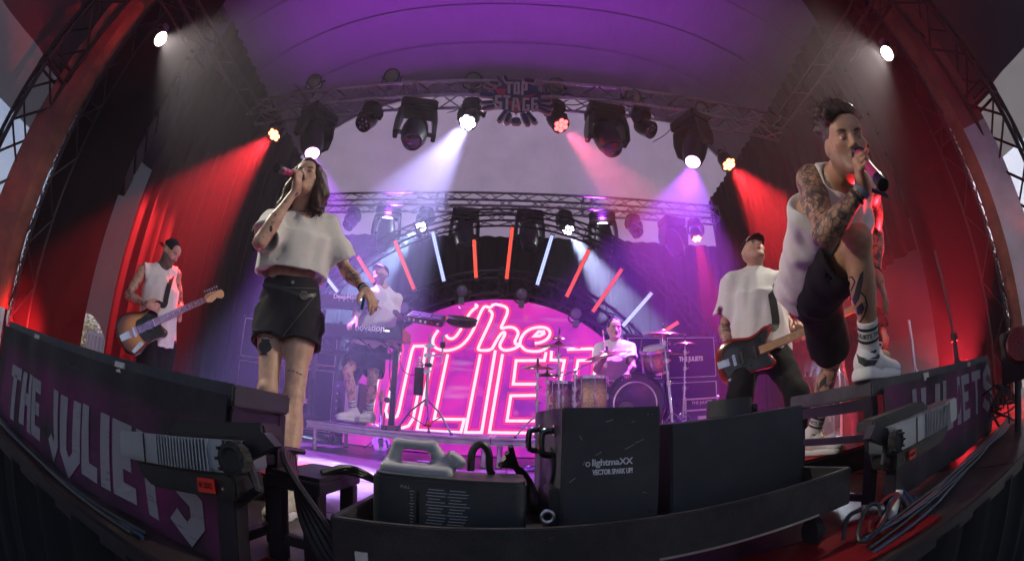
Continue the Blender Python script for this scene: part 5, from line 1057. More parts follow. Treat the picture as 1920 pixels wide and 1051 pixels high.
# ================================================================ silver floor lights on the stage lip
M['silver'] = mat('silver_housing', (.36, .40, .47), .36, .85, var=.1, scratches=.25); M['display_red'] = emit('red_display', (1., .04, .03), .035, (.07, .006, .006))
M['display_digits'] = mat('dark_digits', (.05, .005, .005), .4)
def flood(label, p0, p1, h, tilt, knob_side, zpost, stand_top):
    """ribbed silver head between p0 and p1 (left and right end of its front face)"""
    p0 = np.asarray(p0, float); p1 = np.asarray(p1, float); u = unit(p1-p0); Lh = np.linalg.norm(p1-p0); n_ = unit(np.cross((0, 0, 1), u)); n_ = -n_ if n_[1] > 0 else n_; v = np.cross(u, n_)*-1; v = v if v[2] > 0 else -v; R = np.column_stack((u, -n_, v)); c = (p0+p1)/2
    t = thing('floor_floodlight', label, 'stage light', (c[0], c[1], 0), 'silver floor lights')
    MB().box(c-n_*.06, (Lh, .12, h), R).build('housing', 'silver', t, bevel=.006)
    for k in range(17): MB().box(c+u*(-.02+.0085*k)*Lh/.30*.9-u*.01+n_*.003, (.0042, .008, h*.98), R).build('fin', 'silver', t)
    MB().box(c+n_*.0015-u*Lh*.22, (.0015, .004, h*.97), R).build('seam', 'steel_dark', t)
    s = knob_side; e = c+u*s*Lh/2
    MB().prism([(-Lh*.36*s, -h*.5), (Lh*.46*s, -h*.5), (Lh*.46*s, -h*.5-.052), (-Lh*.22*s, -h*.5-.052), (-Lh*.33*s, -h*.5-.03)][::1 if s < 0 else -1], c-n_*.01, u, v, -n_*.11).build('lower_body', 'black_plastic', t, bevel=.006)
    MB().prism([(-Lh*.15*s, h*.5), (Lh*.62*s, h*.5), (Lh*.60*s, h*.5+.035), (-Lh*.05*s, h*.5+.035)][::-1 if s < 0 else 1], c-n_*.05, u, v, -n_*.08).build('hood', 'black_plastic', t, bevel=.006)
    MB().prism([(Lh*.50*s, -h*.15), (Lh*.70*s, h*.35), (Lh*.64*s, h*.75), (Lh*.50*s, h*.45)][::1 if s > 0 else -1], c-n_*.03, u, v, -n_*.03).build('side_flap', 'step_steel', t)
    kb = MB().lathe([(.030, 0), (.032, .012), (.032, .03), (.022, .034), (.016, .028), (0, .028)], e-v*h*.05-n_*.015, n_, 18).build('tilt_knob', 'rubber', t)
    for k in range(10): a = 2*math.pi*k/10; MB().box(e-v*h*.05+n_*.006+u*.032*math.cos(a)+v*.032*math.sin(a), (.006, .03, .006), R).build('grip', 'rubber', kb)
    MB().box(c+u*s*Lh*.28-v*(h*.5+.028)+n_*.0005, (.045, .003, .028), R).build('display', 'display_red', t)
    put_text('0:201', .017, c+u*s*Lh*.28-v*(h*.5+.028)+n_*.003, u, v, 'display_digits', t)
    MB().cyl(c+u*s*Lh*.40-v*(h*.5+.03)+n_*.0, c+u*s*Lh*.40-v*(h*.5+.03)+n_*.004, .003, n=8).build('screw', 'alu', t)
    MB().tube([e-n_*.04, e-n_*.04+u*s*.02-v*.06, c-n_*.06-v*(h*.5+.08)+u*s*Lh*.32], .010, 6).build('bracket', 'steel_dark', t)
    b = c-n_*.06-v*(h*.5+.05)+u*s*Lh*.33; MB().box((b[0], b[1], (b[2]+zpost)/2), (.05, .05, b[2]-zpost)).build('post', 'step_steel', t, bevel=.003); MB().box((b[0], b[1], zpost+.006), (.12, .12, .012)).build('foot_plate', 'step_steel', t)
    return t
flood('silver ribbed floor light with a red display in front of the left banner', (-.845, .66, .276), (-.475, .66, .336), .062, 0, 1, -.6, 0)
flood('silver ribbed floor light with a red display in front of the right banner', (1.10, .86, .302), (1.63, .90, .322), .085, 0, -1, -.6, 0)
# small clamps on the platform corner
M['dark_red'] = mat('dark_red_paint', (.22, .012, .012), .5); t = thing('fan_unit', 'red perforated fan grille at the far right edge', 'fan', (2.9, 1.05, .45)); c = atd(1910, 650, 2.95); MB().lathe([(.10, 0), (.108, .02), (.10, .05), (0, .06)], c, unit(A(-.75, -.5, .3)), 28).build('grille', 'dark_red', t)
ax = unit(A(-.75, -.5, .3)); Fm = frame(ax)
for k in range(24): a = 2.4*k; r = .019*math.sqrt(k); MB().cyl(c+ax*.058+Fm[:, 0]*r*math.cos(a)+Fm[:, 1]*r*math.sin(a), c+ax*.062+Fm[:, 0]*r*math.cos(a)+Fm[:, 1]*r*math.sin(a), .006, n=6).build('hole', 'black_plastic', t)
MB().box(c-ax*.12, (.2, .2, .3)).build('body', 'black_plastic', t, bevel=.01); MB().cyl((c[0]+.05, c[1]+.05, -.05), (c[0]+.05, c[1]+.05, c[2]-.1), .03, n=8).build('post', 'steel_dark', t)
# ================================================================ cables along the lip
def cable(P, r, m, label, group='cables on the stage edge', cat='cable'): return tag(MB().tube(smooth_path(P, 3), r, 6).build('cable', m), label, cat, group)
jit = lambda a: RNG.normal(0, a)
for k in range(5):
    m_ = ['cable_blue', 'cable', 'cable_blue', 'cable_red', 'cable'][k]; P = [A(.95+.38*i, .80+.012*k+.065*i+jit(.012), .012+.008*k+abs(jit(.01))) for i in range(7)]
    cable(P, .007, m_, ['thin blue cable running along the right stage edge below the banner', 'black cable along the right stage edge', 'second blue cable along the right stage edge', 'red cable along the right stage edge', 'outermost black cable along the right stage edge'][k])
for k in range(3):
    P = [A(-.9-.35*i, .79-.02*k+.004*i+jit(.012), .014+.008*k) for i in range(6)]; cable(P, .008, 'cable' if k else 'cable_blue', ['blue cable along the left stage edge below the banner', 'black cable along the left stage edge', 'outermost black cable along the left stage edge'][k])
for k in range(5):
    P = [A(-.60+.01*k, 1.12, .32), A(-.55, 1.05-.03*k, .30+.01*k), A(-.50+.02*k, .98, .16), A(-.42+.02*k, .95, .05), A(-.30+.03*k, .90, .02+.008*k), A(-.1+.04*k, .84, .015)]; cable(P, .009, 'cable', f'{["first", "second", "third", "fourth", "fifth"][k]} black cable looping over the left steps, counted from the left')
for k in range(3):
    P = [A(-.50, 1.12+.02*k, .27), A(-.44, 1.2, .30-.012*k), A(-.36, 1.3, .23), A(-.30, 1.36+.02*k, .16)]; cable(P, .008, 'cable', f'{["upper", "middle", "lower"][k]} black cable between the left steps and the fog machine')
for k in range(4):
    P = [A(-.02+.01*k, 1.36, .32+.02*k), A(.04, 1.42, .31-.01*k), A(.09, 1.47+.02*k, .24-.02*k), A(.10, 1.4, .18)]; cable(P, .010, 'cable', f'{["uppermost", "second", "third", "lowest"][k]} of the black cables between the jug and the spark machine')
for k in range(6):
    c = A(1.02+.06*k, .86+.02*k, .03); P = [c+A(.05*math.cos(q)*(1+.3*jit(1)), .04*math.sin(q), .05+.05*math.sin(q*1.3+k)) for q in np.linspace(0, 5.5, 8)]; cable(P, .007, ['cable', 'cable_red', 'cable_blue'][k % 3], f'{["black", "red", "blue", "thick black", "bright red", "dark blue"][k]} cable loop on the floor by the right steps')
t = thing('cable_connector', 'pair of grey cable connectors lying by the right steps', 'connector', (1.15, .9, .1)); MB().cyl((1.02, .93, .11), (1.10, .90, .09), .013, .016, 12).build('plug', 'alu', t); MB().cyl((1.16, .90, .04), (1.18, .89, .13), .016, .014, 12).build('socket', 'white_plastic', t); MB().tube(smooth_path([(1.02, .93, .11), (.97, .95, .10), (.95, .93, .03)]), .008, 6).build('lead', 'cable', t); MB().tube(smooth_path([(1.16, .9, .04), (1.15, .9, .02), (1.1, .92, .014)]), .008, 6).build('lead', 'cable', t)
for k in range(7):
    P = [A(2.55+RNG.uniform(0, .5), 1.0+RNG.uniform(0, .25), .05+RNG.uniform(0, .30)) for _ in range(6)]; cable(P, .006, ['cable_red', 'cable', 'cable_blue', 'cable'][k % 4], f'{["first", "second", "third", "fourth", "fifth", "sixth", "seventh"][k]} strand of the cable heap at the far right edge, from the bottom', 'cable heap at the far right')
# ================================================================ implicit-surface modeller for people, shoes, hair, cloth
class Sdf:
    def __init__(s, res=.006): s.res = res; s.ops = []; s.noise = None
    def cap(s, a, b, ra, rb=None, k=.02, w=None, sq=1., op='u', flat=False, e0=0., e1=0.):
        """tapered limb a->b; w,sq widen the section along w; flat = cut ends"""
        a = np.asarray(a, float); b = np.asarray(b, float); rb = ra if rb is None else rb
        d = unit(b-a); s.ops.append((op, 'f' if flat else 'c', (a-d*e0, b+d*e1, ra, rb, None if w is None else unit(w), sq), k)); return s
    def ell(s, c, r, R=None, k=.02, op='u'):
        s.ops.append((op, 'e', (np.asarray(c, float), np.ones(3)*np.asarray(r, float), np.eye(3) if R is None else np.asarray(R, float)), k)); return s
    def box(s, c, h, R=None, rnd=.01, k=.01, op='u'):
        s.ops.append((op, 'b', (np.asarray(c, float), np.asarray(h, float), np.eye(3) if R is None else np.asarray(R, float), rnd), k)); return s
    def half(s, p, n, rad=.5, k=.004):
        """remove everything on the n side of the plane through p, within rad"""
        s.ops.append(('s', 'h', (np.asarray(p, float), unit(n), rad), k)); return s
    @staticmethod
    def bounds(t, q):
        if t in 'cf':
            a, b, ra, rb, w, sq = q; r = max(ra, rb)*max(1, sq)+(.0 if t == 'c' else .02); return np.minimum(a, b)-r, np.maximum(a, b)+r
        if t == 'e': r = np.abs(q[2])@q[1]; return q[0]-r, q[0]+r
        if t == 'b': r = np.abs(q[2])@(q[1]+q[3]); return q[0]-r, q[0]+r
        return q[0]-q[2], q[0]+q[2]
    def field(s):
        U = [s.bounds(t, q) for o, t, q, k in s.ops if o == 'u']; lo = np.min([u[0] for u in U], 0)-.025; hi = np.max([u[1] for u in U], 0)+.025; r = s.res
        n = np.ceil((hi-lo)/r).astype(int)+1; v = np.full(n, .15, np.float32); ax = [(lo[i]+r*np.arange(n[i])).astype(np.float32) for i in range(3)]
        for o, t, q, k in s.ops:
            b0, b1 = s.bounds(t, q); m = k+3*r; i0 = np.clip(((b0-m-lo)/r).astype(int), 0, n-1); i1 = np.clip(((b1+m-lo)/r).astype(int)+2, 1, n)
            if np.any(i1 <= i0): continue
            sl = tuple(slice(i0[i], i1[i]) for i in range(3)); X = ax[0][sl[0]][:, None, None]; Y = ax[1][sl[1]][None, :, None]; Z = ax[2][sl[2]][None, None, :]
            if t in 'cf':
                a, b, ra, rb, w, sq = q; d = b-a; L2 = float(d@d)+1e-12; px, py, pz = X-a[0], Y-a[1], Z-a[2]; tt = (px*d[0]+py*d[1]+pz*d[2])/L2
                tc = np.clip(tt, 0, 1); qx, qy, qz = px-tc*d[0], py-tc*d[1], pz-tc*d[2]
                if t == 'f': qx, qy, qz = px-tt*d[0], py-tt*d[1], pz-tt*d[2]
                if w is not None:
                    c = (qx*w[0]+qy*w[1]+qz*w[2])*(1-1/sq); qx, qy, qz = qx-w[0]*c, qy-w[1]*c, qz-w[2]*c
                D = np.sqrt(qx*qx+qy*qy+qz*qz)-(ra+(rb-ra)*tc)
                if t == 'f':
                    L = math.sqrt(L2); e = (np.abs(tt-.5)-.5)*L; D = np.maximum(D, e)
            elif t == 'e':
                c, rr, R = q; px, py, pz = X-c[0], Y-c[1], Z-c[2]; k0 = 0; k1 = 0
                for i in range(3):
                    g = (px*R[0, i]+py*R[1, i]+pz*R[2, i])/rr[i]; k0 = k0+g*g; k1 = k1+(g/rr[i])**2
                k0 = np.sqrt(k0); k1 = np.sqrt(k1)+1e-9; D = k0*(k0-1)/k1
            elif t == 'b':
                c, h, R, rd = q; px, py, pz = X-c[0], Y-c[1], Z-c[2]; out = 0; ins = None
                for i in range(3):
                    g = np.abs(px*R[0, i]+py*R[1, i]+pz*R[2, i])-h[i]; out = out+np.maximum(g, 0)**2; ins = g if ins is None else np.maximum(ins, g)
                D = np.sqrt(out)+np.minimum(ins, 0)-rd
            else:
                c, nn, rad = q; px, py, pz = X-c[0], Y-c[1], Z-c[2]; D = -(px*nn[0]+py*nn[1]+pz*nn[2]); D = np.maximum(D, np.sqrt(px*px+py*py+pz*pz)-rad)
            V = v[sl]
            if o == 'u':
                h = np.clip(.5+.5*(V-D)/k, 0, 1); v[sl] = V*(1-h)+D*h-k*h*(1-h)
            else:
                h = np.clip(.5-.5*(V+D)/k, 0, 1); v[sl] = V*(1-h)-D*h+k*h*(1-h)
        if s.noise is not None:
            amp, f, st = s.noise; X = ax[0][:, None, None]; Y = ax[1][None, :, None]; Z = ax[2][None, None, :]
            nz = np.sin(f*X+1.7*np.sin(.6*f*Z*st+2*X)+.8)*np.sin(.9*f*Y+1.3*np.sin(.5*f*Z*st)+2)+.55*np.sin(1.9*f*X-1.1*f*Z*st+np.sin(f*Y)*1.5)+.35*np.sin(2.7*f*Y+1.6*f*Z*st*.7+1); v += (amp*nz).astype(np.float32)
        return v, lo
    def mesh(s, smooth=1):
        v, lo = s.field(); r = s.res; inside = v < 0; n = np.array(v.shape)
        c = inside[:-1, :-1, :-1].astype(np.int8)
        for dx in (0, 1):
            for dy in (0, 1):
                for dz in (0, 1):
                    if dx or dy or dz: c = c+inside[dx:n[0]-1+dx, dy:n[1]-1+dy, dz:n[2]-1+dz]
        cells = np.argwhere((c > 0) & (c < 8)); idx = np.full(n-1, -1, np.int32); idx[tuple(cells.T)] = np.arange(len(cells))
        cor = np.array([(i, j, k) for i in (0, 1) for j in (0, 1) for k in (0, 1)]); g = np.stack([v[tuple((cells+o).T)] for o in cor], 1)
        acc = np.zeros((len(cells), 3)); cnt = np.zeros(len(cells))
        for a in range(8):
            for b in range(a+1, 8):
                if np.abs(cor[a]-cor[b]).sum() != 1: continue
                ga, gb = g[:, a], g[:, b]; mk = (ga < 0) != (gb < 0); t = np.where(mk, ga/np.where(mk, ga-gb, 1), 0); acc += np.where(mk[:, None], cor[a]+(cor[b]-cor[a])*t[:, None], 0); cnt += mk
        P = (cells+acc/cnt[:, None])*r+lo; Q = []
        for axx in range(3):
            o = np.zeros(3, int); o[axx] = 1; u = [(axx+1) % 3, (axx+2) % 3]; e1 = np.eye(3, dtype=int)[u[0]]; e2 = np.eye(3, dtype=int)[u[1]]
            A0 = inside[tuple(slice(0, n[i]-o[i]) for i in range(3))]; B0 = inside[tuple(slice(o[i], n[i]) for i in range(3))]; E = np.argwhere(A0 != B0)
            E = E[np.all(E[:, u] > 0, 1) & np.all(E[:, u] < n[u]-1, 1)]; fl = inside[tuple(E.T)]
            q = np.stack([idx[tuple((E-e1-e2).T)], idx[tuple((E-e2).T)], idx[tuple(E.T)], idx[tuple((E-e1).T)]], 1); q = np.where(fl[:, None], q, q[:, ::-1]); Q.append(q)
        F = np.concatenate(Q); F = F[np.all(F >= 0, 1)]
        for _ in range(smooth):
            ac = np.zeros_like(P); ct = np.zeros(len(P))
            for i in range(4):
                a, b = F[:, i], F[:, (i+1) % 4]
                for k in range(3): ac[:, k] += np.bincount(a, P[b, k], len(P))+np.bincount(b, P[a, k], len(P))
                ct += np.bincount(a, minlength=len(P))+np.bincount(b, minlength=len(P))
            P = P*.5+.5*ac/np.maximum(ct, 1)[:, None]
        return P, F
    def build(s, name, m, parent=None, smooth=1, paint=None, tat=None, keep=False):
        P, F = s.mesh(smooth); me = bpy.data.meshes.new(name); me.vertices.add(len(P)); me.vertices.foreach_set('co', P.ravel()); me.loops.add(F.size); me.loops.foreach_set('vertex_index', F.ravel().astype(np.int32))
        me.polygons.add(len(F)); me.polygons.foreach_set('loop_start', np.arange(0, F.size, 4, dtype=np.int32)); me.polygons.foreach_set('loop_total', np.full(len(F), 4, np.int32)); me.polygons.foreach_set('use_smooth', np.ones(len(F), bool)); me.update(calc_edges=True); me.validate()
        if paint is not None:
            C = paint(P); ca_ = me.attributes.new('Col', 'FLOAT_COLOR', 'POINT'); ca_.data.foreach_set('color', np.column_stack((C, np.ones(len(P)))).ravel().astype(np.float32))
        if tat is not None:
            ta = me.attributes.new('tat', 'FLOAT', 'POINT'); ta.data.foreach_set('value', tat(P).astype(np.float32))
        me.materials.append(M[m] if isinstance(m, str) else m); return link(me, name, parent)
from mathutils.bvhtree import BVHTree
def decal(objs, polys, m, parent, name='tattoo', pitch=2.0, off=.0012, strokes=(), sw=2.):
    """flat marks traced in the photograph laid onto the surface they sit on"""
    trees = []
    for o in objs:
        me = o.data; trees.append(BVHTree.FromPolygons([v.co[:] for v in me.vertices], [p.vertices[:] for p in me.polygons]))
    def hit(px, py):
        d = ray(px, py); best = None
        for T in trees:
            h = T.ray_cast(Vector(CAM), Vector(d))
            if h[0] is not None and (best is None or h[3] < best[1]): best = (np.array(h[0])+np.array(h[1])*off, h[3])
        return None if best is None else best[0]
    mb = MB(); out = None
    def quad(q):
        H = [hit(*p) for p in q]
        if all(h is not None for h in H) and max(np.linalg.norm(H[i]-H[i-1]) for i in range(4)) < .05: mb.add(H, [(0, 1, 2, 3)])
    for poly in polys:
        P = np.array(poly, float); y0, y1 = P[:, 1].min(), P[:, 1].max(); ny = max(1, int(math.ceil((y1-y0)/pitch)))
        def xs(y):
            X = []
            for i in range(len(P)):
                a, b = P[i], P[(i+1) % len(P)]
                if (a[1] <= y) != (b[1] <= y): X.append(a[0]+(b[0]-a[0])*(y-a[1])/(b[1]-a[1]))
            return sorted(X)
        for j in range(ny):
            ya, yb = y0+(y1-y0)*j/ny, y0+(y1-y0)*(j+1)/ny; A_, B_ = xs(ya+1e-3), xs(yb-1e-3)
            for k in range(0, min(len(A_), len(B_))-1, 2):
                nx = max(1, int(math.ceil((max(A_[k+1], B_[k+1])-min(A_[k], B_[k]))/pitch)))
                for i in range(nx):
                    f0, f1 = i/nx, (i+1)/nx; ax0, ax1 = A_[k]+(A_[k+1]-A_[k])*f0, A_[k]+(A_[k+1]-A_[k])*f1; bx0, bx1 = B_[k]+(B_[k+1]-B_[k])*f0, B_[k]+(B_[k+1]-B_[k])*f1; quad([(ax0, ya), (ax1, ya), (bx1, yb), (bx0, yb)])
        if mb.n: out = mb.build(name, m, parent); mb = MB()
    for st in strokes:
        Q = [np.array(st[0], float)]
        for a, b in zip(st[:-1], st[1:]):
            a = np.array(a, float); b = np.array(b, float); n = max(1, int(np.linalg.norm(b-a)/(pitch*1.5)))
            Q += [a+(b-a)*(i+1)/n for i in range(n)]
        for qd in ribbon(Q, sw):
            n0 = mb.n; quad(qd)
            if mb.n == n0 and mb.n: out = mb.build(name, m, parent); mb = MB()
        if mb.n: out = mb.build(name, m, parent); mb = MB()
    return out
def skin_mat(name, rough=.48):
    m, nt, b = newmat(name); L = nt.links; tc = N(nt, 'ShaderNodeTexCoord'); co = tc.outputs['Object']; ca_ = N(nt, 'ShaderNodeAttribute', attribute_name='Col'); ta = N(nt, 'ShaderNodeAttribute', attribute_name='tat')
    n = N(nt, 'ShaderNodeTexNoise', Scale=38., Detail=5.); L.new(co, n.inputs['Vector']); h = N(nt, 'ShaderNodeMapRange'); L.new(n.outputs['Fac'], h.inputs[0]); h.inputs[1].default_value = .3; h.inputs[2].default_value = .7; h.inputs[3].default_value = .86; h.inputs[4].default_value = 1.12
    mm = N(nt, 'ShaderNodeMixRGB', blend_type='MULTIPLY'); mm.inputs[0].default_value = 1; L.new(ca_.outputs['Color'], mm.inputs[1]); L.new(h.outputs[0], mm.inputs[2])
    # inked linework: scales, swirls and shaded patches
    wv = N(nt, 'ShaderNodeTexNoise', Scale=9., Detail=2.); L.new(co, wv.inputs['Vector']); wa = N(nt, 'ShaderNodeVectorMath', operation='MULTIPLY_ADD'); L.new(wv.outputs['Color'], wa.inputs[0]); wa.inputs[1].default_value = (.09, .09, .09); L.new(co, wa.inputs[2])
    vo = N(nt, 'ShaderNodeTexVoronoi', Scale=44., feature='DISTANCE_TO_EDGE'); L.new(wa.outputs[0], vo.inputs['Vector']); ln = N(nt, 'ShaderNodeMath', operation='LESS_THAN'); L.new(vo.outputs['Distance'], ln.inputs[0]); ln.inputs[1].default_value = .11
    n2 = N(nt, 'ShaderNodeTexNoise', Scale=13., Detail=3., Distortion=2.2); L.new(co, n2.inputs['Vector']); sh = N(nt, 'ShaderNodeMapRange'); L.new(n2.outputs['Fac'], sh.inputs[0]); sh.inputs[1].default_value = .46; sh.inputs[2].default_value = .64
    mx = N(nt, 'ShaderNodeMath', operation='MULTIPLY_ADD', use_clamp=True); L.new(ln.outputs[0], mx.inputs[0]); mx.inputs[1].default_value = .55; L.new(sh.outputs[0], mx.inputs[2])
    thr = N(nt, 'ShaderNodeTexNoise', Scale=20., Detail=1.); L.new(co, thr.inputs['Vector']); inv = N(nt, 'ShaderNodeMath', operation='SUBTRACT'); inv.inputs[0].default_value = .86; L.new(ta.outputs['Fac'], inv.inputs[1]); gt = N(nt, 'ShaderNodeMath', operation='GREATER_THAN'); L.new(thr.outputs['Fac'], gt.inputs[0]); L.new(inv.outputs[0], gt.inputs[1])
    f = N(nt, 'ShaderNodeMath', operation='MULTIPLY'); L.new(mx.outputs[0], f.inputs[0]); L.new(gt.outputs[0], f.inputs[1]); f2 = N(nt, 'ShaderNodeMath', operation='MULTIPLY'); L.new(f.outputs[0], f2.inputs[0]); f2.inputs[1].default_value = .86
    ink = N(nt, 'ShaderNodeMixRGB'); L.new(f2.outputs[0], ink.inputs[0]); L.new(mm.outputs[0], ink.inputs[1]); ink.inputs[2].default_value = (.028, .03, .036, 1); L.new(ink.outputs[0], b.inputs['Base Color'])
    b.inputs['Roughness'].default_value = rough; b.inputs['Subsurface Weight'].default_value = .12; b.inputs['Subsurface Radius'].default_value = (.012, .005, .003); b.inputs['Specular IOR Level'].default_value = .45
    n3 = N(nt, 'ShaderNodeTexNoise', Scale=260., Detail=3.); L.new(co, n3.inputs['Vector']); bp = N(nt, 'ShaderNodeBump', Strength=.12, Distance=.003); L.new(n3.outputs['Fac'], bp.inputs['Height']); L.new(bp.outputs[0], b.inputs['Normal']); return m
M['skin'] = skin_mat('skin')
def hair_mat(name, c0, c1):
    m, nt, b = newmat(name); L = nt.links; tc = N(nt, 'ShaderNodeTexCoord'); mp = N(nt, 'ShaderNodeMapping'); mp.inputs['Scale'].default_value = (1, 1, .22); L.new(tc.outputs['Object'], mp.inputs[0]); n = N(nt, 'ShaderNodeTexNoise', Scale=130., Detail=5., Distortion=.6); L.new(mp.outputs[0], n.inputs['Vector'])
    rp = N(nt, 'ShaderNodeValToRGB'); rp.color_ramp.elements[0].position = .35; rp.color_ramp.elements[0].color = (*c0, 1); rp.color_ramp.elements[1].position = .68; rp.color_ramp.elements[1].color = (*c1, 1); L.new(n.outputs['Fac'], rp.inputs[0]); L.new(rp.outputs[0], b.inputs['Base Color']); b.inputs['Roughness'].default_value = .42
    bp = N(nt, 'ShaderNodeBump', Strength=.8, Distance=.006); L.new(n.outputs['Fac'], bp.inputs['Height']); L.new(bp.outputs[0], b.inputs['Normal']); return m
M['hair_brown'] = hair_mat('brown_hair', (.022, .011, .008), (.12, .052, .030)); M['hair_dark'] = hair_mat('dark_hair', (.010, .008, .007), (.045, .030, .022))
M['ink'] = mat('tattoo_ink', (.022, .024, .03), .6); M['brow'] = mat('brow_hair', (.03, .018, .012), .7); M['lip'] = mat('lips', (.36, .10, .09), .4); M['eye_white'] = mat('eye_white', (.7, .68, .66), .2, var=.03); M['iris'] = mat('iris', (.03, .02, .015), .15); M['teeth'] = mat('teeth', (.75, .72, .66), .3); M['mouth'] = mat('mouth_inside', (.05, .01, .012), .5)
M['tee_white'] = cloth('white_cotton', (.72, .70, .69), folds=.6, fscale=9, weave=.1, var=.04); M['tee_cream'] = cloth('cream_cotton', (.70, .68, .62), folds=.6, fscale=9, weave=.1, var=.04)
M['denim_black'] = cloth('black_denim', (.030, .028, .036), folds=.35, fscale=14, weave=.5, var=.3); M['jersey_black'] = cloth('black_jersey', (.016, .015, .018), folds=.4, fscale=12, weave=.2); M['jeans_black'] = cloth('black_trousers', (.014, .013, .015), folds=.5, fscale=12)
M['sock'] = cloth('white_sock', (.72, .71, .70), folds=.1, fscale=60, weave=.6); M['shoe_white'] = mat('white_shoe_leather', (.72, .71, .70), .45, var=.06, dust=.1); M['shoe_cream'] = mat('cream_chunky_shoe', (.62, .58, .50), .55, var=.3, scale=40); M['cap_black'] = cloth('black_cap_cloth', (.014, .013, .016), folds=.08); M['print_black'] = mat('black_print', (.015, .015, .015), .6)
# ---------------------------------------------------------------- anatomy
def rot(v, axis, ang):
    axis = unit(axis); v = np.asarray(v, float); return v*math.cos(ang)+np.cross(axis, v)*math.sin(ang)+axis*(axis@v)*(1-math.cos(ang))
def hand(S, wr, d, n, thumb, curl=(.5, .6, .4), size=1., spread=.06, thumb_in=.5, k=.007):
    """wr wrist, d finger direction, n palm normal (out of the palm), thumb = side vector of the thumb"""
    d = unit(d); n = unit(n-d*(n@d)); a = np.cross(d, n); a = a if a@thumb > 0 else -a; z = size; R = np.column_stack((a, d, n))
    S.ell(wr+d*.045*z, (.037*z, .056*z, .015*z), R, k=.012); S.cap(wr-d*.01*z, wr+d*.03*z, .024*z, .028*z, k=.012, w=a, sq=1.1); S.ell(wr+d*.03*z+a*.026*z+n*.006*z, (.017*z, .03*z, .013*z), R, k=.01)
    ax = np.cross(d, n); ln = [.070, .079, .073, .056]
    cl = curl if hasattr(curl[0], '__len__') else [curl]*4
    for i in range(4):
        p = wr+d*(.090-.006*abs(i-1.2))*z+a*(.0285-.0195*i)*z; dd = unit(d+a*spread*(1.3-i)); L = ln[i]*z; S.cap(p-dd*.03*z, p, .0098*z, .0096*z, k=k)
        for j, f in enumerate((.45, .31, .24)):
            dd = rot(dd, ax, cl[i][j]); q = p+dd*L*f; S.cap(p, q, (.0094-.0008*j)*z, (.0088-.0009*j)*z, k=.0035); p = q
    p = wr+d*.022*z+a*.028*z; dd = unit(a*.62+d*.62+n*.42*(.3+thumb_in)); 
    for j, f in enumerate((.040, .034, .027)):
        q = p+dd*f*z; S.cap(p, q, (.0135-.0018*j)*z, (.0118-.0018*j)*z, k=.006); p = q; dd = unit(dd+(d*.35-a*.55*thumb_in+n*.35*thumb_in)*.8)
def head(S, c, f, u, z=1., female=False, mouth=0., neck=None, nr=.054):
    f = unit(f); u = unit(u-f*(u@f)); r = np.cross(f, u); R = np.column_stack((r, f, u)); W = lambda a, b, e: c+(r*a+f*b+u*e)*z
    S.ell(W(0, -.016, .036), (.0745*z, .094*z, .083*z), R, k=.02); S.ell(W(0, .030, -.030), (.060*z, .066*z, .082*z), R, k=.035)
    jw = .85 if female else 1.
    for s in (-1, 1):
        S.cap(W(s*.056*jw, -.005, -.045), W(s*.022*jw, .070, -.098), .020*z, .017*z, k=.03); S.ell(W(s*.043, .066, -.018), (.020*z, .018*z, .016*z), R, k=.022)
        S.ell(W(s*.076, -.012, -.006), (.010*z, .019*z, .031*z), R@np.array(Matrix.Rotation(.3*s, 3, 'Z')), k=.008)
    S.cap(W(-.010*jw, .080, -.104), W(.010*jw, .080, -.104), (.017 if not female else .014)*z, k=.02)
    S.cap(W(-.036, .079, .024), W(.036, .079, .024), (.013 if not female else .010)*z, k=.02); S.ell(W(0, .062, .055), (.055*z, .034*z, .04*z), R, k=.03)
    S.cap(W(0, .090, .012), W(0, .1115, -.026), .0075*z, .0105*z, k=.012); S.ell(W(0, .105, -.032), (.013*z, .012*z, .009*z), R, k=.008)
    for s in (-1, 1): S.ell(W(s*.012, .098, -.033), (.008*z, .010*z, .007*z), R, k=.006)
    for s in (-1, 1): S.ell(W(s*.032, .103, .003), (.019*z, .018*z, .0105*z), R, k=.012, op='s'); S.ell(W(s*.0315, .0785, .002), (.0140*z, .0140*z, .0130*z), R, k=.004)
    if mouth > 0: S.ell(W(0, .098, -.064), (.021*z, .022*z, .005*z+.013*mouth*z), R, k=.006, op='s')
    o = .010*mouth
    S.cap(W(-.017, .089, -.0575+o), W(0, .0975, -.0545+o), .0045*z, .0062*z, k=.008); S.cap(W(.017, .089, -.0575+o), W(0, .0975, -.0545+o), .0045*z, .0062*z, k=.008); S.cap(W(-.015, .089, -.067-o), W(.015, .089, -.067-o), .0065*z, k=.010)
    if neck is not None: S.cap(neck, W(0, -.018, -.055), nr*1.08, nr*.96, k=.03); S.cap(neck+u*.01+f*.02, W(0, .03, -.085), nr*.6, nr*.55, k=.04)
    return W, R
SKIN = A(.50, .28, .19)
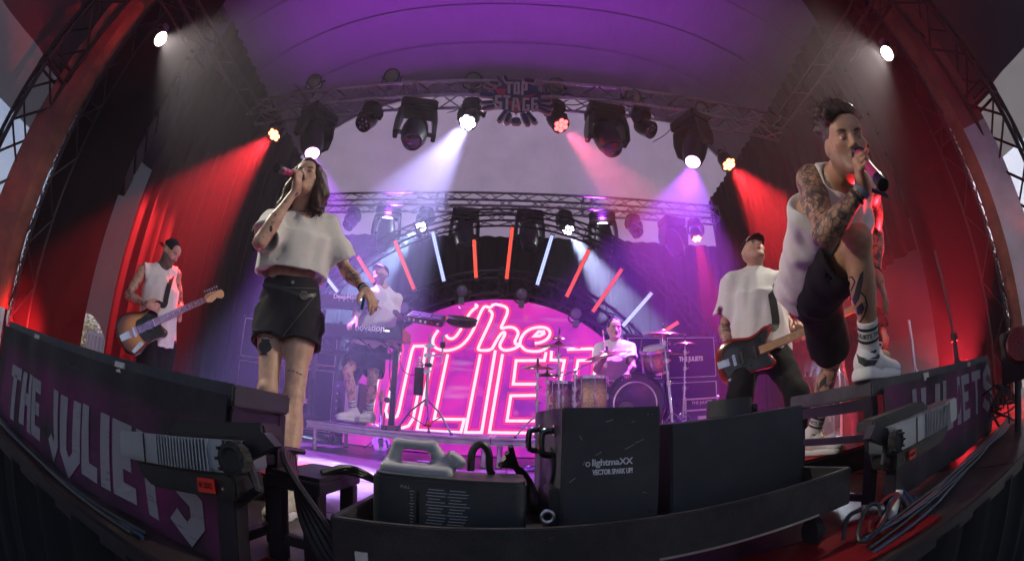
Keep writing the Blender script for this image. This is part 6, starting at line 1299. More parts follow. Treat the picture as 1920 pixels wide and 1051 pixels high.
def face_paint(W, R, c, z, base, beard=0., lips=(.40, .13, .11), hairline=None, stub=(.10, .06, .045)):
    def fn(P):
        L = (P-c)@R/z; C = np.tile(np.asarray(base, float), (len(P), 1)); x, y, h = L[:, 0], L[:, 1], L[:, 2]; near = (np.abs(x) < .12) & (np.abs(y) < .15) & (np.abs(h) < .16)
        def mix(w, col): w = np.clip(w, 0, 1)[:, None]; C[:] = C*(1-w)+np.asarray(col)*w
        mix(near*np.clip(1-((np.abs(x)-.04)/.022)**2-((h+.02)/.03)**2, 0, 1)*(y > .04)*.18, (base[0]*1.08, base[1]*.8, base[2]*.75))
        mix(near*(y > .07)*np.clip(1-(x/.02)**2-((h+.025)/.02)**2, 0, 1)*.2, (base[0]*1.08, base[1]*.78, base[2]*.72))
        mix(near*(y > .075)*np.clip(1.6-(x/.0215)**2*1.6-((h+.0615)/.0125)**2*1.6, 0, 1), lips)
        if beard > 0:
            w = near*(y > -.02)*np.clip((-.030-h-.35*np.maximum(0, .055-np.abs(x))*(y > .05)+.012*(y < .05))/.014, 0, 1)*(h > -.16); mo = near*(y > .085)*np.clip(1.5-((h+.0455)/.008)**2-(x/.028)**2, 0, 1); lipw = np.clip(1.8-(x/.020)**2*1.6-((h+.0615)/.011)**2*1.6, 0, 1)*(y > .075)
            mix(np.clip(np.maximum(w, mo)-lipw, 0, 1)*beard, stub)
        for s in (-1, 1):
            ex, ez = x-s*.0315, h-.002; mix(near*(y > .072)*np.clip(2.2-(ex/.0135)**2*2-(ez/.0068)**2*2, 0, 1), (.62, .58, .56)); mix(near*(y > .078)*np.clip(3-(ex/.0062)**2*3-(ez/.0066)**2*3, 0, 1), (.03, .02, .015)); mix(near*(y > .07)*np.clip(1.6-(ex/.0165)**2*1.6-((ez-.0078)/.0035)**2*1.6, 0, 1), (.06, .035, .03))
            bx = (x-s*.033)/.021; mix(near*(y > .06)*np.clip(1.7-bx**4*1.7-((h-.0245+.004*bx**2-.003*s*bx)/.0052)**2*1.7, 0, 1), (.045, .028, .02))
        if hairline is not None: mix(near*np.clip((h-hairline)/.01, 0, 1)*.9, stub)
        return C
    return fn
# ================================================================ people
def limb(S, a, b, r0, r1, bulge=None, k=.02):
    S.cap(a, b, r0, r1, k=k)
    if bulge is not None: t, r, off = bulge; c = a*(1-t)+b*t+off; Fm = frame(b-a); S.ell(c, (r, r, np.linalg.norm(b-a)*.30), Fm, k=.025)
def torso(S, J, inf=0., z=1., op='u', k=.05):
    lat = unit(J['sR']-J['sL']); pel, che, nek = J['pel'], J['che'], J['nek']; w = pel*.5+che*.5
    S.cap(pel, w, .104*z+inf, .094*z+inf, w=lat, sq=1.36, k=k, op=op); S.cap(w, che, .094*z+inf, .112*z+inf, w=lat, sq=1.36, k=k, op=op); S.cap(che, nek, .108*z+inf, .058*z+inf, w=lat, sq=1.3, k=k, op=op); S.cap(J['sR'], J['sL'], .050*z+inf, k=k, op=op)
def body(J, o):
    z = o.get('z', 1.); fe = o.get('female', False); S = Sdf(o.get('res', .006)); torso(S, J, 0, z*(.9 if fe else 1.))
    am = (.9 if not fe else .80)*z*o.get('arm', 1.); lg = (1. if not fe else .88)*z; fwd = np.cross((0, 0, 1), unit(J['sR']-J['sL'])); fwd = -fwd if np.cross(unit(J['sR']-J['sL']), (0, 0, 1))@fwd < 0 else fwd
    S.cap(J['hR'], J['hL'], .098*lg, k=.05)
    for s in 'RL':
        S.ell(J['s'+s], .055*am, k=.03); limb(S, J['s'+s], J['e'+s], .052*am, .041*am, (.5, .049*am, A(0, 0, 0))); limb(S, J['e'+s], J['w'+s], .043*am, .026*am, (.28, .044*am, A(0, 0, 0)))
        if 'k'+s in J:
            limb(S, J['h'+s], J['k'+s], .090*lg, .056*lg, (.35, .086*lg, A(0, 0, 0)), k=.03); back = unit(np.cross(unit(J['a'+s]-J['k'+s]), np.cross(unit(J['k'+s]-J['h'+s]), unit(J['a'+s]-J['k'+s]))+1e-6))
            limb(S, J['k'+s], J['a'+s], .054*lg, .036*lg, None, k=.02); ft = unit(J['t'+s]-J['a'+s]); bk = -ft+unit(J['a'+s]-J['k'+s])*(ft@unit(J['a'+s]-J['k'+s])); c = J['k'+s]*.66+J['a'+s]*.34+unit(bk)*.016; S.ell(c, (.050*lg, .052*lg, .12*lg), frame(J['a'+s]-J['k'+s]), k=.03); S.ell(J['k'+s]-unit(bk)*.012, .050*lg, k=.02)
            S.cap(J['a'+s], J['a'+s]*.35+J['t'+s]*.65, .036*lg, .030*lg, k=.02)
        h = o.get('hand'+s)
        if h: hand(S, J['w'+s], *h[0:3], **h[3])
    W, R = head(S, J['hd'], J['hf'], J['hu'], z*o.get('hz', 1.), fe, o.get('mouth', 0.), J['nek'], (.054 if not fe else .046)*z)
    return S, W, R
def shell(S, tubes, th=.013):
    for (a, b, ra, rb, w, sq, e0, e1) in tubes: S.cap(a, b, ra, rb, k=.045, w=w, sq=sq, flat=True)
    return [(a*.22+b*.78, b, ra*.22+rb*.78-th, rb-th, w, sq, 0, e1) for (a, b, ra, rb, w, sq, e0, e1) in tubes]
def hollow(S, inner):
    for (a, b, ra, rb, w, sq, e0, e1) in inner: S.cap(a, b, max(.01, ra), max(.01, rb), k=.006, w=w, sq=sq, flat=True, op='s', e0=e0, e1=e1)
def tee(J, hem, sleeve=.6, z=1., inf=.026, hr=.135, sr=.078, res=.006, neckr=.07, hsq=1.4, noise=(.0055, 30., .45), hemn=None, sdir=None):
    S = Sdf(res); lat = unit(J['sR']-J['sL']); J = dict(J); J['nek'] = J['nek']-unit(J['nek']-J['che'])*.035; torso(S, J, inf, z, k=.05); tubes = [(J['che'], hem, .118*z+inf, hr, lat, hsq, -.02, .06)]
    for s in 'RL':
        if sleeve > 0: e = J['s'+s]*(1-sleeve)+J['e'+s]*sleeve; tubes.append((J['s'+s], e, .066*z, sr, None, 1., -.02, .05))
    inn = shell(S, tubes); d = unit(hem-J['che']) if hemn is None else unit(hemn); S.half(hem, d, .34)
    hollow(S, inn); un = unit(J['nek']-J['che']); fv = np.cross(lat, un); fv = fv if fv@J.get('hf', fv) > 0 else -fv; S.ell(J['nek']+un*.050+fv*.012, (neckr*1.12, neckr*1.12, neckr*1.05), k=.010, op='s'); S.cap(J['nek']-un*.01, J['nek']+un*.12, neckr*.80, neckr*1.1, k=.010, op='s'); S.noise = noise; return S
def tank(J, hem, z=1., inf=.018, hr=.13, res=.006, neckr=.075, arm=.085, hsq=1.38, noise=(.005, 30., .4)):
    S = tee(J, hem, 0., z, inf, hr, res=res, neckr=neckr, hsq=hsq, noise=noise); lat = unit(J['sR']-J['sL'])
    for s, q in (('R', 1), ('L', -1)): S.ell(J['s'+s]+lat*q*.045*z-A(0, 0, .02), (arm*.75, arm*.9, arm*1.2), k=.012, op='s'); S.cap(J['s'+s]+lat*q*.03, J['e'+s], arm*.62, arm*.62, k=.01, op='s')
    return S
def shorts(J, frac=.7, z=1., top=None, lr=(.112, .118), res=.006, hr=.118, noise=(.003, 24., .6)):
    S = Sdf(res); lat = unit(J['hR']-J['hL']); pel = J['pel']; top = pel+unit(J['che']-pel)*.10 if top is None else top; lo = (J['hR']+J['hL'])/2-unit(J['che']-pel)*.03
    tb = [(top, lo, hr*.98*z, hr*1.06*z, lat, 1.32, .03, -.03)]
    for s in 'RL':
        e = J['h'+s]*(1-frac)+J['k'+s]*frac; tb.append((J['h'+s]*1.0+unit(J['che']-pel)*.02, e, lr[0]*z, lr[1]*z, None, 1., -.03, .06))
    inn = shell(S, tb, .013); S.cap(J['hR'], J['hL'], .10*z, k=.04)
    S2 = [q for q in inn[1:]]; hollow(S, S2); S.noise = noise; return S
def trousers(J, z=1., res=.006, r=(.108, .078, .07)):
    S = Sdf(res); lat = unit(J['hR']-J['hL']); pel = J['pel']; up = unit(J['che']-pel); S.cap(pel+up*.09, (J['hR']+J['hL'])/2-up*.02, .112*z, .122*z, w=lat, sq=1.3, k=.03); S.cap(J['hR'], J['hL'], .11*z, k=.05)
    for s in 'RL': S.cap(J['h'+s], J['k'+s], r[0]*z, r[1]*z, k=.05); S.cap(J['k'+s], J['a'+s], r[1]*z, r[2]*z, k=.03)
    S.noise = (.004, 26., .7); return S
def shoe(parent, an, toe, up, m='shoe_white', z=1., res=.005, name='shoe', chunky=1., sole='shoe_white'):
    """an ankle joint, toe tip direction, up normal"""
    up = unit(up); d = toe-an; d = unit(d-up*(d@up)); sd = np.cross(d, up); R = np.column_stack((sd, d, up)); b = an-up*.085*z; W = lambda a, f, h: b+(sd*a+d*f+up*h)*z
    S = Sdf(res); S.cap(W(0, -.035, .055), W(0, .02, .058), .042*z, .044*z, k=.02); S.cap(W(0, .03, .062), W(0, .155, .040), .041*z, .034*z, k=.03, w=sd, sq=1.12); S.ell(W(0, .165, .036), (.046*z, .045*z, .028*z), R, k=.02); S.cap(W(0, -.02, .08), W(0, -.005, .115), .045*z, .043*z, k=.02); S.ell(W(0, -.05, .055), (.035*z, .028*z, .045*z), R, k=.02)
    S.cap(W(0, .045, .095), W(0, .01, .125), .026*z, .022*z, k=.012, w=sd, sq=1.3); S.half(W(0, 0, .020), -up, .4*z); up_ = S.build(name, m, parent, 1)
    S = Sdf(res); S.cap(W(0, -.045, .012), W(0, .06, .012), .034*z*chunky, .037*z, k=.02, w=sd, sq=1.12); S.cap(W(0, .06, .012), W(0, .165, .016), .037*z, .040*z, k=.02, w=sd, sq=1.15); S.half(W(0, 0, .030*chunky), up, .4*z); S.half(W(0, 0, -.004), -up, .4*z); S.build('sole', sole, up_, 1)
    for k in range(5):
        q = .055+.022*k; h = .107-.012*k; MB().tube([W(-.028, q+.004, h-.014), W(-.012, q, h), W(.012, q+.004, h), W(.028, q-.002, h-.014)], .0035*z, 5).build('lace', m, up_)
    for s in (-1, 1): MB().tube(smooth_path([W(0, .05, .118), W(s*.02, .045, .132), W(s*.035, .06, .125), W(s*.018, .07, .112), W(0, .055, .114)], 2), .003*z, 5).build('lace_loop', m, up_)
    return up_, W
def sock(parent, an, kn, h=.16, r=.043, m='sock', stripes=True, text=True, face=None, z=1.):
    d = unit(kn-an); S = Sdf(.005); S.cap(an-d*.03*z, an+d*h*z, r*z, r*1.06*z, k=.01, flat=True); S.cap(an-d*.02, an+d*.02, r*z, k=.02); o = S.build('sock', m, parent, 1)
    if stripes:
        for q in (.80, .48): MB().cyl(an+d*h*q*z, an+d*h*(q+.075)*z, r*1.075*z, n=24, caps=False).build('stripe', 'print_black', o)
    if text and face is not None:
        f = unit(face-d*(face@d)); sd = np.cross(d, f); V, F = text_mesh('THE JULIETS THE JULIETS', .024*z, .0005, .0006); rr = r*1.085*z; mb = MB(); Q = []
        for p in V: a = p[0]/rr; Q.append(an+d*(h*.67*z+p[1])+(f*math.cos(a)+sd*math.sin(a))*(rr+p[2]))
        mb.add(Q, F).build('lettering', 'print_black', o)
        ht = [(math.sin(t)**3*.016, (13*math.cos(t)-5*math.cos(2*t)-2*math.cos(3*t)-math.cos(4*t))*.00095) for t in np.linspace(0, 2*math.pi, 26)[:-1]]
        for cx in (0., 2.2):
            mb = MB(); Q = [an+d*(h*.22*z+p[1]*z)+(f*math.cos(p[0]*z/rr+cx)+sd*math.sin(p[0]*z/rr+cx))*(rr+.001) for p in ht]; mb.add(Q, [tuple(range(len(Q)))]).build('heart_print', 'print_black', o)
    return o
def cap_hat(parent, W, R, z=1., back=False, m='cap_black'):
    S = Sdf(.005); c = W(0, -.014, .042); S.ell(c, (.083*z, .101*z, .088*z), R, k=.01); S.half(W(0, -.01, .030), -(R[:, 2]*.96+R[:, 1]*(-.18 if not back else .22)), .3); o = S.build('cap', m, parent, 1)
    s = -1 if back else 1; pts = [(-.072, .062), (-.066, .105), (-.045, .142), (0, .158), (.045, .142), (.066, .105), (.072, .062), (.03, .085), (-.03, .085)]; mb = MB()
    V = [W(p[0], s*p[1]-.014*(1-s)/2*2, .040-abs(p[0])*.22-(.010 if not back else .02)*(p[1]-.06)/.1) for p in pts]; V2 = [v+R[:, 2]*.006 for v in V]; n = len(V); mb.add(V+V2, [tuple(range(n-1, -1, -1)), tuple(range(n, 2*n))]+[(i, (i+1) % n, n+(i+1) % n, n+i) for i in range(n)]).build('visor', m, o, bevel=.002)
    MB().sph(W(0, -.014, .131), .008, n=8, m=6).build('button', m, o); return o
def person(name_label, J, o):
    t = thing('person', name_label, 'person', ((J['aR']+J['aL'])/2*A(1, 1, 0) if 'aR' in J else J['pel']*A(1, 1, 0)), 'people on the stage'); S, W, R = body(J, o); z = o.get('z', 1.)*o.get('hz', 1.)
    fp = face_paint(W, R, J['hd'], z, o.get('skin', SKIN), o.get('beard', 0.), hairline=o.get('hairline'), stub=o.get('stub', (.10, .06, .045)))
    tt = o.get('tat'); tat = (lambda P: np.zeros(len(P))) if tt is None else (lambda P: sum_tat(P, J, tt))
    b = S.build('body', 'skin', t, 1, fp, tat); return t, b, W, R
def sum_tat(P, J, tt):
    out = np.zeros(len(P))
    for (a, b, r, val) in tt:
        a = J[a]; b = J[b]; d = b-a; L2 = d@d; q = np.clip(((P-a)@d)/L2, -.1, 1.0); D = np.linalg.norm(P-a-q[:, None]*d, axis=1); out = np.maximum(out, val*(D < r)*np.clip((1.0-q)*12+.4, 0, 1))
    return out
def fill_legs(J, z=1.):
    """vertical legs under the hips where the photo hides them"""
    for s in 'RL':
        J.setdefault('k'+s, J['h'+s]+A(0, -.03, -.42*z)); J.setdefault('a'+s, A(J['k'+s][0], J['k'+s][1]+.03, .09)); J.setdefault('t'+s, J['a'+s]+A(0, -.16, -.05))
def mic(label, a, b, ring=True):
    """a grille end, b tail end"""
    d = unit(b-a); L = np.linalg.norm(b-a); t = thing('microphone', label, 'microphone', b, 'hand microphones'); M.setdefault('mic_pink', mat('pink_mic_body', (.50, .045, .16), .3, coat=.3)); MB().sph(a, .025, n=16, m=10).build('grille', 'black_plastic', t); MB().torus(a+d*.014, d, .0245, .004, 20, 6).build('grille_ring', 'black_gloss', t)
    MB().lathe([(.0235, .02), (.0195, .05), (.0165, .09), (.0165, L*.6), (.019, L*.8)], a, d, 18).build('body', 'mic_pink', t); MB().lathe([(.0193, 0), (.0205, .004), (.0205, L*.2), (.016, L*.21), (.016, L*.195), (0, L*.195)], a+d*L*.8, d, 18).build('tail', 'black_gloss', t); return t
def loose_hair(parent, roots, dirs, L, m, seed=1):
    """fine flyaway strands so that the outline is not a clean shell"""
    g = np.random.default_rng(seed); mb = MB()
    for p_, d_ in zip(roots, dirs):
        d_ = unit(d_+g.normal(0, .25, 3)); k = g.normal(0, .4, 3); P = [p_+d_*L*q+k*L*.35*q*q for q in (0, .35, .7, 1.)]; mb.tube(smooth_path(P, 1), [.0014, .0013, .0011, .0009, .0007, .0005][:len(smooth_path(P, 1))]+[.0005]*max(0, len(smooth_path(P, 1))-6), 4)
    o = mb.build('loose_strands', m, parent); o['kind'] = 'stuff'; return o
def plant(J, s, z, k):
    """put foot s flat on a support of height z"""
    d_ = z+.0875*k-J['a'+s][2]; J['a'+s] = J['a'+s]+A(0, 0, d_); J['t'+s] = J['t'+s]+A(0, 0, d_)
def grip(J, o, s, mouth, m, C, d, size, epx, L, far=False, curl=(1.2, 1.45, .9)):
    """close hand s round a microphone whose axis passes C along m; d = wrist-to-knuckle direction"""
    m = unit(m); d = unit(d-m*(d@m)); n = np.cross(m, d); n = n if n@unit(C-CAM) > 0 else -n
    J['w'+s] = C-d*.078*size-n*.030*size; J['e'+s] = reach(J['w'+s], *epx, L, far); o['hand'+s] = (d, n, -m, dict(curl=curl, size=size, thumb_in=1.0))
def eyes(parent, W, R, z, look=(0, 1, 0), closed=.35, skin='lid'):
    M.setdefault('lid', mat('eyelid_skin', (.42, .21, .14), .5, var=.05))
    for s in (-1, 1):
        c = W(s*.0315, .0805, .002); e = MB().sph(c, .0134*z, n=18, m=12).build('eye', 'eye_white', parent); g = unit(R@unit(A(*look))); MB().lathe([(.0062*z, .0118*z), (.0058*z, .0128*z), (0, .0142*z)], c, g, 14).build('iris', 'iris', e)
        ax = unit(R@A(0, .62-.5*closed, .8)); n = 7; MB().lathe([(.0146*z*math.sin(t), .0146*z*math.cos(t)) for t in np.linspace(.02, 1.05+.75*closed, n)], c, ax, 18).build('upper_lid', skin, e); ax = unit(R@A(0, .35, -.9)); MB().lathe([(.0143*z*math.sin(t), .0143*z*math.cos(t)) for t in np.linspace(.02, 1.0, n)], c, ax, 18).build('lower_lid', skin, e)
def face_dir(p, yaw, pitch):
    c = unit((CAM-p)*A(1, 1, 0)); r = A(-c[1], c[0], 0); return math.cos(R_(pitch))*(math.cos(R_(yaw))*c+math.sin(R_(yaw))*r)+A(0, 0, math.sin(R_(pitch)))
def up_dir(f, roll=0.):
    f = unit(f); u = A(0, 0, 1)-f*f[2]; return rot(unit(u), f, R_(roll))
# ---------------------------------------------------------------- front singer (right), foot up on the platform
J = {}
J['pel'] = atd(1520, 548, 2.02); J['hR'] = atd(1530, 552, 1.93); J['hL'] = atd(1535, 572, 2.12)
J['kR'] = reach(J['hR'], 1608, 450, .45); J['aR'] = reach(J['kR'], 1628, 652, .43, True); J['tR'] = J['aR']+unit(A(.9, .10, -.10))*.20
J['kL'] = reach(J['hL'], 1560, 672, .42, True); J['aL'] = reach(J['kL'], 1522, 806, .41, True); J['tL'] = J['aL']+unit(A(.3, -.9, -.2))*.18
J['che'] = atd(1560, 402, 1.62); J['nek'] = atd(1579, 328, 1.51); J['sR'] = atd(1520, 338, 1.52); J['sL'] = atd(1630, 350, 1.70)
J['hd'] = atd(1587, 272, 1.41); J['hf'] = face_dir(J['hd'], 20, -16); J['hu'] = up_dir(J['hf'], -4)
J['eL'] = reach(J['sL'], 1640, 440, .29, True); J['wL'] = reach(J['eL'], 1642, 515, .25)
print('FEET singer', J['aR'], J['aL']); plant(J, 'R', .507, 1.08); plant(J, 'L', .172, 1.05)
uu = np.cross(np.cross(J['hf'], J['hu']), J['hf']); mouth_p = J['hd']+J['hf']*.112-uu*.060
mic_t = reach(mouth_p, 1654, 344, .24); mdir = unit(mic_t-mouth_p)
o = dict(res=.0048, beard=.45, z=1.0, stub=(.16, .085, .06), arm=1.08, hz=1.0, skin=A(.52, .28, .185),
  handL=(unit(A(.25, -.12, -.95)), unit(A(-.5, .8, -.1)), unit(A(.6, -.7, .2)), dict(curl=(.18, .35, .2), size=1.02, spread=.10, thumb_in=.1)),
  tat=[('sR', 'eR', .075, .62), ('eR', 'wR', .065, .62), ('sL', 'eL', .07, .55), ('eL', 'wL', .06, .5), ('kL', 'aL', .09, .33)])
grip(J, o, 'R', mouth_p, mdir, mouth_p+mdir*.085, A(-.10, .05, 1.), 1.0, (1545, 440), .25)
J['eR'] = reach(J['sR'], 1546, 440, .31); print('singer arm', np.linalg.norm(J['eR']-J['sR']), np.linalg.norm(J['eR']-J['wR']))
singer, sb, W, R = person('front singer in a white tank top with one foot up on the platform', J, o)
st = tank(J, J['pel']+unit(J['pel']-J['che'])*.02+A(-.02, 0, .01), 1.0, .014, .120, res=.0055, neckr=.082, arm=.10).build('tank_top', 'tee_white', singer, 2)
sh = shorts(J, .80, 1.03, lr=(.110, .120), res=.0055).build('shorts', 'jersey_black', singer, 2)
sk1 = sock(singer, J['aR'], J['kR'], .155, .044, face=A(-.45, -.85, 0)); sk2 = sock(singer, J['aL'], J['kL'], .155, .043, face=A(-.5, -.8, 0))
s1, Ws = shoe(singer, J['aR'], J['tR'], A(.06, 0, 1), z=1.08, res=.0042, chunky=1.35); s2_, _ = shoe(singer, J['aL'], J['tL'], A(0, 0, 1), z=1.05)
decal([s1], [[(1606, 662), (1612, 668), (1628, 673), (1642, 668), (1646, 655), (1650, 668), (1640, 684), (1622, 687), (1610, 680)]], 'print_black', s1, 'side_mark', 1.6)
decal([s1], [[(1692, 668), (1703, 665), (1711, 676), (1708, 684), (1697, 682)]], 'print_black', s1, 'toe_cap', 1.6)
# hair: short sides, tousled quiff
S = Sdf(.0045); S.ell(W(0, -.022, .045), (.080, .095, .082), R, k=.02); S.ell(W(.004, .036, .104), (.070, .060, .040), R, k=.02); S.ell(W(.0, -.01, .112), (.06, .07, .04), R, k=.02)
for k in range(70):
    a = RNG.uniform(-1, 1); b = RNG.uniform(-.9, 1.1); p = W(a*.062, b*.062, .114-.034*a*a-.04*max(0, -b)); q = p+R@A(a*.012+.012+RNG.normal(0, .008), -.014+RNG.normal(0, .010), .014+RNG.uniform(0, .030)*(b > -.2)); q2 = q+R@A(.008+RNG.normal(0, .008), -.016, .008); S.cap(p, q, .018, .012, k=.012); S.cap(q, q2, .012, .0065, k=.010)
for k in range(7): p = W(.040, .066, .092); S.cap(p, p+R@A(.032+.008*RNG.normal(), .016+.010*RNG.normal(), .010-.035*k/7), .016, .009, k=.014)
S.ell(W(0, .085, -.01), (.075, .055, .085), R, k=.012, op='s'); S.half(W(0, -.05, -.045), -R[:, 2], .3); S.ell(W(.085, -.012, -.01), (.03, .028, .04), R, k=.01, op='s'); S.ell(W(-.085, -.012, -.01), (.03, .028, .04), R, k=.01, op='s'); S.build('hair', 'hair_brown', singer, 1)
hv = [c_ for c_ in singer.children if c_.name.startswith('hair')][0].data.vertices; gi = np.random.default_rng(3).integers(0, len(hv), 260); pr_ = [(np.array(hv[int(i)].co), np.array(hv[int(i)].normal)) for i in gi]; pr_ = [(a_, n_) for a_, n_ in pr_ if (a_-J['hd'])@R[:, 2] > .07]; loose_hair(singer, [a_ for a_, _ in pr_], [n_*.6+R[:, 2]*.6+R[:, 0]*.3 for _, n_ in pr_], .04, 'hair_brown', 5)
MB().sph(W(-.088, -.005, -.008), (.010, .014, .014), R).build('ear_monitor', 'black_plastic', singer)
wd = unit(J['wR']-J['eR']); MB().lathe([(.030, -.012), (.033, -.010), (.033, .010), (.030, .012)], J['wR']-wd*.012, wd, 20).build('wristband', 'wrist_blue' if 'wrist_blue' in M else M.setdefault('wrist_blue', cloth('blue_wristband', (.16, .25, .38))), singer); MB().lathe([(.032, -.006), (.034, 0), (.032, .006)], J['wR']-wd*.042, wd, 20).build('bracelet', 'rubber', singer)
MB().tube(smooth_path([J['wR']-wd*.01+A(.03, -.01, 0), J['wR']+A(.06, -.02, -.02), J['wR']+A(.085, -.03, -.035)]), .007, 6).build('band_tail', 'cable_blue', singer)
wl = unit(J['wL']-J['eL']); MB().lathe([(.030, -.006), (.033, 0), (.030, .006)], J['wL']-wl*.01, wl, 20).build('bracelet', 'rubber', singer)
eyes(singer, W, R, 1.0, (.05, .97, -.22), .12)
# bird tattoo on the raised shin, leaves on the other
decal([sb], [[(1596, 566), (1602, 550), (1607, 530), (1613, 513), (1619, 507), (1618, 526), (1614, 546), (1611, 560), (1604, 572)], [(1606, 576), (1616, 566), (1621, 577), (1616, 588), (1608, 590)]], 'ink', sb, 'tattoo', 2.0, strokes=[[(1586, 520), (1598, 519), (1603, 528), (1597, 542), (1592, 556)], [(1612, 545), (1622, 556), (1626, 572), (1621, 590), (1612, 604)], [(1598, 575), (1594, 588), (1600, 600)]], sw=3)
decal([sb], [[(1572, 690), (1580, 686), (1581, 702), (1574, 720), (1565, 714)], [(1545, 707), (1550, 704), (1549, 718), (1535, 730), (1537, 716)]], 'ink', sb, 'tattoo', 2.2)
mic('pink microphone held by the front singer', mouth_p+mdir*.012, mouth_p+mdir*.25)
# ---------------------------------------------------------------- woman singer (left)
J = {}
J['pel'] = atd(541, 572, 2.16); J['hR'] = atd(515, 592, 2.18); J['hL'] = atd(569, 592, 2.12)
J['kR'] = reach(J['hR'], 503, 730, .40); J['aR'] = reach(J['kR'], 492, 822, .37, True); J['tR'] = J['aR']+unit(A(-.15, -.95, -.25))*.16
J['kL'] = reach(J['hL'], 552, 742, .41); J['aL'] = reach(J['kL'], 541, 868, .39); J['tL'] = J['aL']+unit(A(.12, -.95, -.3))*.16
J['che'] = atd(556, 452, 2.12); J['nek'] = atd(563, 398, 2.10); J['sR'] = atd(516, 418, 2.08); J['sL'] = atd(611, 424, 2.12)
J['hd'] = atd(577, 341, 2.04); J['hf'] = face_dir(J['hd'], -24, 10); J['hu'] = up_dir(J['hf'], 5)
J['eL'] = reach(J['sL'], 650, 508, .26); J['wL'] = reach(J['eL'], 686, 545, .22)
print('FEET girl', J['aR'], J['aL']); plant(J, 'R', .131, .95); plant(J, 'L', .001, .95)
uu = np.cross(np.cross(J['hf'], J['hu']), J['hf']); mouth_p = J['hd']+(J['hf']*.108-uu*.060)*.92
mt = reach(mouth_p, 520, 315, .25); mdir = unit(mt-mouth_p)
o = dict(res=.0048, z=.95, hz=.96, female=True, mouth=.8, skin=A(.60, .36, .27),
  handL=(unit(A(.55, -.35, -.62)), unit(A(-.5, .3, -.7)), unit(A(.3, -.5, .6)), dict(curl=[(.15, .3, .2), (.3, .5, .3), (.5, .7, .4), (.6, .8, .5)], size=.95, thumb_in=.3)),
  tat=[('sL', 'eL', .06, .30), ('eL', 'wL', .055, .33), ('eR', 'wR', .055, .24)])
grip(J, o, 'R', mouth_p, mdir, mouth_p+mdir*.085, A(.05, -.05, 1.), .92, (489, 455), .225)
J['eR'] = reach(J['sR'], 488, 453, .245); print('girl arm', np.linalg.norm(J['eR']-J['sR']), np.linalg.norm(J['eR']-J['wR']))
girl, gb, W, R = person('woman singer in a white crop top and black denim shorts, head thrown back', J, o)
hemp = J['che']*.42+J['pel']*.58+A(-.005, -.01, -.0); S = tee(J, hemp, .80, .92, .024, .150, .082, res=.0055, neckr=.092, hsq=1.30, hemn=unit(A(.12, 0, -1)), noise=(.0058, 28., .45)); S.ell(J['nek']+A(0, -.05, -.015), (.085, .06, .055), k=.015, op='s'); S.build('crop_top', 'tee_white', girl, 2)
S = Sdf(.005); lat = unit(J['hR']-J['hL']); up = unit(J['che']-J['pel']); hc = (J['hR']+J['hL'])/2; S.cap(J['pel']+up*.125, hc-up*.06, .104, .129, k=.03, w=lat, sq=1.40, flat=True)
tb = [(J['h'+s], J['h'+s]*.60+J['k'+s]*.40, .100, .106, None, 1., 0, .05) for s in 'RL']; inn = shell(S, tb, .012); hollow(S, inn); S.noise = (.0022, 34., .5); S.build('denim_shorts', 'denim_black', girl, 2)
so_ = [c for c in girl.children if c.name.startswith('denim_shorts')][0]
# wrap flap of the skort, waistband, belt with buckle
lat = unit(J['hR']-J['hL']); up = unit(J['che']-J['pel']); fw = np.cross(up, lat); fw = fw if fw[1] < 0 else -fw
decal([so_], [[(500, 525), (592, 528), (593, 550), (578, 572), (556, 602), (528, 641), (505, 628), (474, 622), (480, 575), (492, 540)]], 'denim_black', so_, 'wrap_flap', 3., off=.007)
decal([so_], [], 'stitch' if 'stitch' in M else M.setdefault('stitch', mat('stitching', (.09, .08, .09), .7)), so_, 'seam', 3., off=.0095, strokes=[[(590, 552), (575, 574), (553, 604), (528, 637), (504, 624), (476, 618)], [(497, 532), (540, 540), (592, 541)]], sw=1.6)
decal([so_], [], 'black_plastic', so_, 'belt', 3., off=.010, strokes=[[(494, 532), (520, 538), (548, 548), (566, 556), (590, 553)]], sw=7); MB().torus(np.array(atd(570, 554, 2.0)), ray(570, 554), .017, .004, 14, 6).build('buckle', 'chrome', so_); MB().cyl(atd(549, 529, 2.02), atd(549, 529, 2.01), .009, n=10).build('button', 'chrome', so_)
sock(girl, J['aR'], J['kR'], .13, .038, face=A(.3, -.9, 0), z=1.); sock(girl, J['aL'], J['kL'], .13, .038, face=A(.3, -.9, 0), z=1.)
shoe(girl, J['aR'], J['tR'], A(0, 0, 1), 'shoe_cream', .95, chunky=1.3); shoe(girl, J['aL'], J['tL'], A(0, 0, 1), 'shoe_cream', .95, chunky=1.3)
